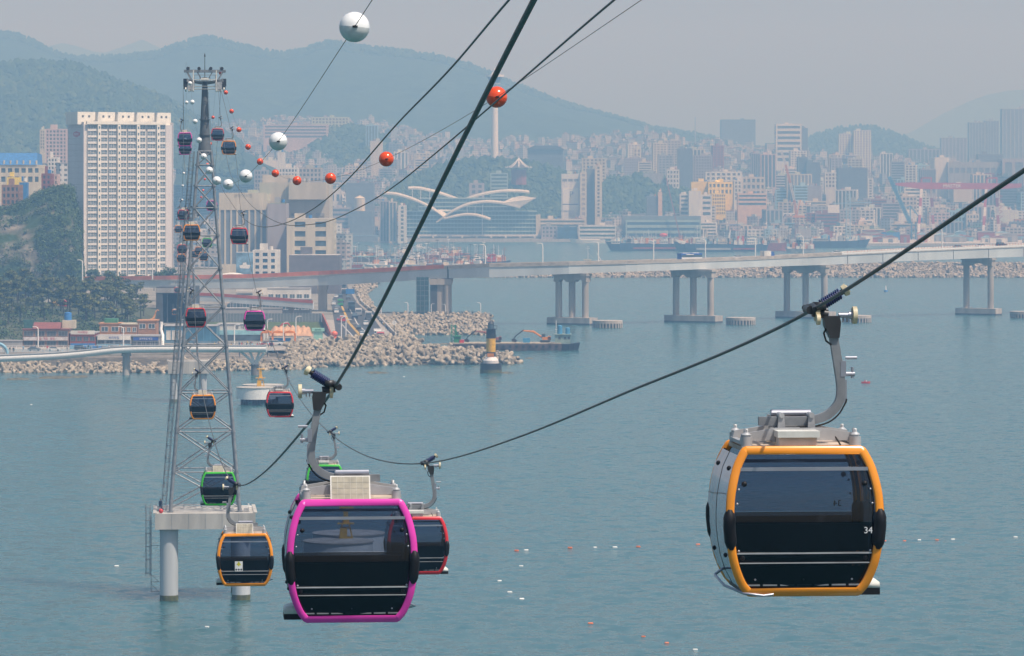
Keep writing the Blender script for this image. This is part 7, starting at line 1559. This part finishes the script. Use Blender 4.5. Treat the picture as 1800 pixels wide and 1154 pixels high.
PAINT = {'white': M_LAMPWHITE, 'black': mat('car_black', (.015, .016, .018), .25, var=0, coat=.6), 'silver': mat('car_silver', (.40, .42, .44), .3, .5, var=0, coat=.4), 'grey': mat('car_grey', (.11, .12, .13), .3, .2, var=0, coat=.5), 'red': mat('car_red', (.50, .02, .02), .3, var=0, coat=.5), 'blue': mat('car_blue', (.03, .10, .38), .3, var=0, coat=.5), 'green': mat('bus_green', (.05, .30, .12), .35, var=0, coat=.3), 'navy': mat('bus_navy', (.02, .03, .06), .3, var=0, coat=.3)}
VP = {}
def vehicle(kind, colour, p, rz, label, group, s=1.0):
    if (kind, colour) not in VP: VP[kind, colour] = vehicle_proto(kind, PAINT[colour])
    pr, ax, tw = VP[kind, colour]; nm = {'car': 'parked_car', 'suv': 'parked_car', 'bus': 'bus', 'truck': 'truck'}[kind]
    r = thing(nm, label, {'car': 'car', 'suv': 'car', 'bus': 'bus', 'truck': 'truck'}[kind], p, rz, group); r.scale = (s, s, s)
    for n_, m_ in pr: obj(n_, m_, r)
    for x in ax:
        for y in (-tw, tw): obj('wheel', WH, r, (x, y, .34), None, 1.0 if kind in ('car', 'suv') else 1.4)
    return r
def head(px0, D0, px1, D1): return math.atan2(D1-D0, PX(px1, D1)-PX(px0, D0))
RD = head(640, 1450, 602, 1850)
lane = {'a': [(688, 1400), (664, 1450), (630, 1610), (606, 1900), (604, 2200)], }
def onroad(f, D):
    l = interp([(d, p) for p, d in rd_l], D); rr = interp([(d, p) for p, d in rd_r], D); return Vector((PX(lerp(l, rr, f), D), D, Z0+.02))
g = 'vehicles on the shore road'
for kind, col, f, D, l, s in (
    ('truck', 'red', .83, 1432, 'red cabbed box truck waiting closest to the low wall', 1.25), ('truck', 'white', .80, 1452, 'white box truck waiting right behind the red cabbed truck', 1.25), ('car', 'white', .52, 1478, 'white car in the middle lane near the road end', 1), ('car', 'silver', .53, 1496, 'silver car behind the white car in the middle lane', 1), ('suv', 'black', .50, 1540, 'black car alone in the middle lane', 1), ('suv', 'grey', .86, 1490, 'grey car behind the white truck in the kerb lane', 1), ('suv', 'white', .70, 1588, 'white car just past the stop line', 1.05),
    ('truck', 'grey', .85, 1660, 'dark truck under the viaduct in the kerb lane', 1.2), ('suv', 'navy', .52, 1668, 'navy van under the viaduct beside the dark truck', 1.3), ('truck', 'silver', .66, 1705, 'silver box truck just beyond the viaduct', 1.2), ('bus', 'navy', .58, 1790, 'dark navy coach seen from the front beyond the viaduct', 1.15), ('car', 'red', .12, 1640, 'red car on the left edge of the road before the viaduct', 1.1), ('truck', 'red', .2, 1625, 'red van at the left kerb before the viaduct', 1.0), ('suv', 'white', .10, 1740, 'white car at the left kerb beyond the viaduct', 1.1), ('suv', 'silver', .15, 1800, 'silver car at the left kerb beyond the viaduct', 1.1), ('bus', 'green', .30, 1850, 'green bus left of the navy coach', 1.0), ('suv', 'white', .08, 1860, 'white car second from the green bus at the left kerb', 1.1), ('car', 'black', .42, 1900, 'black car behind the green bus', 1.1), ('suv', 'grey', .70, 1960, 'grey car under the blue road sign', 1.1), ('suv', 'black', .35, 1990, 'black car in the far queue, left lane', 1.1), ('car', 'white', .15, 1985, 'white car in the far queue at the kerb', 1.1), ('truck', 'navy', .55, 2040, 'navy box truck in the far queue', 1.2), ('suv', 'black', .30, 2090, 'black van in the far queue beside the cream wall', 1.2), ('bus', 'navy', .52, 2130, 'dark coach at the head of the far queue', 1.0)):
    vehicle(kind, col, onroad(f, D), RD+math.pi, l, g, s)
for kind, col, px, off, l in (('bus', 'blue', 1213, 3.2, 'blue and white bus crossing the bridge'), ('car', 'white', 1298, 3.2, 'white car right of the bus on the bridge'), ('truck', 'blue', 1350, 3.4, 'small blue truck on the bridge right of the white car'), ('car', 'white', 1473, 3.4, 'white car at the start of the white railed part of the bridge'), ('car', 'silver', 1686, 3.4, 'silver car on the bridge above the rightmost pier'), ('car', 'white', 1727, 3.4, 'white car on the bridge right of the silver one'), ('suv', 'black', 1762, 3.4, 'black van near the right end of the bridge'), ('car', 'white', 706, 4, 'white car on the red railed part of the viaduct'), ('suv', 'grey', 330, 4, 'grey car at the left part of the viaduct')):
    o = vehicle(kind, col, bp(px, TOPY, off, -.84)+Vector((0, 0, .15 if kind != 'bus' else .0)), math.atan2(bd(px+10)-bd(px-10), PX(px+10, bd(px+10))-PX(px-10, bd(px-10))), l, 'vehicles on the bridge', 1.15 if kind != 'bus' else 1.12)
    if kind == 'bus':
        b = MB(); b.box(-5.4, 5.4, -1.29, -1.2, .5, 1.52); b.box(-3.0, 1.0, -1.29, -1.2, 2.47, 2.75); b.build('white_skirt', M_LAMPWHITE, o); b = MB(); b.box(-4.6, -1.0, -1.1, 1.1, 3.1, 3.3); b.box(.5, 4.0, -1.1, 1.1, 3.1, 3.3); b.build('roof_unit', M_LAMPWHITE, o)
for i, (px, D, col, kind) in enumerate(((485, 1388, 'white', 'suv'), (470, 1384, 'red', 'car'), (497, 1390, 'grey', 'car'), (550, 1400, 'silver', 'suv'), (60, 1340, 'grey', 'car'), (95, 1338, 'white', 'car'), (142, 1342, 'black', 'suv'), (186, 1340, 'silver', 'car'), (205, 1343, 'white', 'suv'), (262, 1342, 'black', 'car'), (282, 1344, 'white', 'car'))):
    vehicle(kind, col, G(px, D, Z0+.02), rb.uniform(-.15, .15), ['white van parked before the orange stall', 'red car parked left of the white van', 'grey car parked right of the white van', 'silver van parked behind the low wall', 'grey car before the brown restaurant, left one', 'white car before the brown restaurant, right one', 'black van before the small red restaurant', 'silver car before the white signed restaurant', 'white van before the white signed restaurant', 'black car before the blue signed restaurant', 'white car at the white bent pipe'][i], 'cars parked along the promenade')
# ---- people: one continuous body each, grown from a skeleton
def person_mesh(pose, cloth, trousers, seed):
    "joints with radii lofted into one skin; standing or mid stride"
    b = MB(); b.s = True
    st = .22 if pose == 'walk' else .06
    def limb(pts, rs, m): b.m = m; b.tube([Vector(p) for p in pts], rs, 7)
    limb([(0, 0, .86), (0, 0, .98), (0, 0, 1.18), (0, 0, 1.38), (0, 0, 1.45)], [.15, .16, .155, .17, .07], 0)
    for s in (-1, 1):
        d = st*s if pose == 'walk' else .02*s
        limb([(s*.09, 0, .90), (s*.10, -d*.6, .48), (s*.10, -d, .06), (s*.10, -d-.14, .03)], [.10, .07, .05, .04], 1)
        limb([(s*.17, 0, 1.40), (s*.24, d*.6, 1.12), (s*.24, d*.9-.08, .88), (s*.23, d-.1, .78)], [.065, .05, .04, .03], 0)
    limb([(0, 0, 1.42), (0, -.01, 1.52)], [.05, .05], 2); b.m = 2; b.sph((0, -.01, 1.62), .115, 10, 8, (.85, .95, 1.12)); b.m = 3; b.sph((0, .02, 1.66), .118, 10, 6, (.9, .95, .95))
    me = b.mesh('body', [cloth, trousers, mat('skin', (.50, .30, .20), .6, var=0), mat('hair', (.012, .010, .009), .6, var=0)]); return me
CL = [('white', M_LAMPWHITE), ('navy', mat('navy_cloth', (.02, .03, .08), .8, var=0)), ('red', M_RED), ('black', M_BLACK), ('sky blue', M_SKYB), ('yellow', mat('yellow_cloth', (.6, .42, .06), .8, var=0)), ('grey', M_GREYW)]
TR_ = [M_BLACK, mat('denim', (.04, .06, .12), .8, var=0), M_GREYW]
PM = {}
def person(p, ci, label, group, rz=0, s=1.0, pose='stand'):
    key = (ci, pose)
    if key not in PM: PM[key] = person_mesh(pose, CL[ci][1], TR_[ci % 3], ci)
    o = obj('person', PM[key], None, p, (0, 0, rz), s); return tag(o, label, 'person', group)
person(Vector((PX(282, 573), 573, yz(896, 575)+.003)), 1, 'person in dark blue work clothes standing at the left end of the tower deck', None, .5, .98)
rp_ = random.Random(3)
for i in range(64):
    if i < 40: px = rp_.uniform(375, 482); D = rp_.uniform(1346, 1385); where = 'in the promenade crowd before the white and blue hall'
    else: px = rp_.uniform(10, 300); D = rp_.uniform(1326, 1350); where = 'strolling on the promenade before the restaurants'
    ci = rp_.randrange(7); person(G(px, D, Z0+.01), ci, 'person in %s top %s' % (CL[ci][0], where), 'people on the promenade', rp_.uniform(0, 6.28), rp_.uniform(.95, 1.12), rp_.choice(('stand', 'walk')))
for i in range(12): ci = rp_.choice((1, 3, 6)); person(G(rp_.uniform(800, 846), rp_.uniform(1700, 1716), Z0+.01), ci, 'person in %s clothes standing on the quay right of the land pier' % CL[ci][0], 'people on the quay', rp_.uniform(0, 6), 1.15)
for i in range(10): D = rp_.uniform(1440, 1620); ci = rp_.randrange(7); person(Vector((PX(wallpx(D)-7, D), D, Z0+.13)), ci, 'person in %s top walking on the pavement by the sea wall' % CL[ci][0], 'people on the pavement', RD, 1.05, 'walk')
for px, py, ci in ((400, 628, 2), (421, 629, 1), (470, 627, 3), (488, 624, 6), (455, 622, 0)): D = 1312; person(Vector((PX(px, D), D, 3.15)), ci, 'person in %s top standing on the terrace steps' % CL[ci][0], 'people on the terrace steps', rp_.uniform(0, 6), 1.05)
# ---- floats and small craft on the water
FL = [(908, 969, 'o'), (925, 968, 'w'), (1002, 964, 'o'), (1046, 963, 'w'), (1081, 963, 'w'), (1122, 962, 'o'), (1227, 958, 'o'), (1554, 952, 'o'), (1590, 951.5, 'o'), (1616, 950, 'w'), (1647, 950, 'o'), (1675, 949, 'w'), (1785, 945, 'w'), (916, 996, 'w'), (878, 1022, 'w'), (896, 1042, 'w'), (917, 1054, 'w'), (1038, 1097, 'o'), (1131, 1120, 'o'), (1172, 1131, 'o'), (1222, 1143, 'w'), (364, 1103, 'w'), (205, 996, 'w'), (55, 712, 'w'), (710, 663, 'w'), (142, 663.5, 'w')]
fo = MB(); fo.s = True; fo.cyl((-.36, 0, .08), (.36, 0, .08), .22, n=12); fo.sph((-.36, 0, .08), .22, 10, 6); fo.sph((.36, 0, .08), .22, 10, 6); fw = fo.mesh('float', M_WB); foo = fw.copy(); foo.materials[0] = mat('orange_float', (.72, .16, .03), .4, var=.1, scale=3)
for i, (px, py, c) in enumerate(FL):
    D = DW(py); line = py < 972 and px > 900; lone = 'on the long float line across the bay' if line else 'drifting apart in the lower water'
    tag(obj('mooring_float', fw if c == 'w' else foo, None, (PX(px, D), D, 0), (0, 0, (i*1.3) % .8-.4), rb.uniform(.5, .72)), '%s float %s' % ('white' if c == 'w' else 'orange', lone), 'float', 'floats on the water')
D = DW(674); r = thing('small_boat', 'tiny red boat with two figures alone on the open water', 'boat', (PX(1522, D), D, 0)); b = MB(); hull(b, 2.7, 1.0, .45); b.build('hull', M_RED, r)
for i, x in enumerate((-.35, .2)): o = person(r.location+Vector((x, 0, -.25)), 0 if i else 2, 'person in %s top sitting in the tiny red boat, %s' % (('white', 'front one') if i else ('red', 'rear one')), None, 1.5, .8)
D = DW(513); r = thing('channel_buoy', 'blue and white channel buoy between the two right bridge piers', 'buoy', (PX(1557, D), D, 0)); b = MB(); b.s = True; b.cyl((0, 0, -.3), (0, 0, .9), 1.1, n=14); b.build('float', M_BLUE, r); b = MB(); b.cyl((0, 0, .9), (0, 0, 3.4), .5, .25, n=8); b.build('cage', M_LAMPWHITE, r)
# ring gate at the left edge, long grey wall
r = thing('ring_gate', 'pale blue ring shaped gate cut by the left picture edge', 'gate', G(-6, 1318)); b = MB(); b.s = True; b.tube([(3.6*math.cos(t), 0, 3.4*math.sin(t)) for t in [math.pi*i/20 for i in range(21)]], .5, 8); b.build('ring', M_SKYB, r); b = MB(); b.s = True; b.tube([(2.9*math.cos(t), 0, 2.75*math.sin(t)) for t in [math.pi*i/20 for i in range(21)]], .25, 8); b.build('inner_ring', M_LAMPWHITE, r)
shed('long low grey wall house left of the brown restaurant', -20, 38, 600, 611, 1372, 6, M_GREYW, 0)
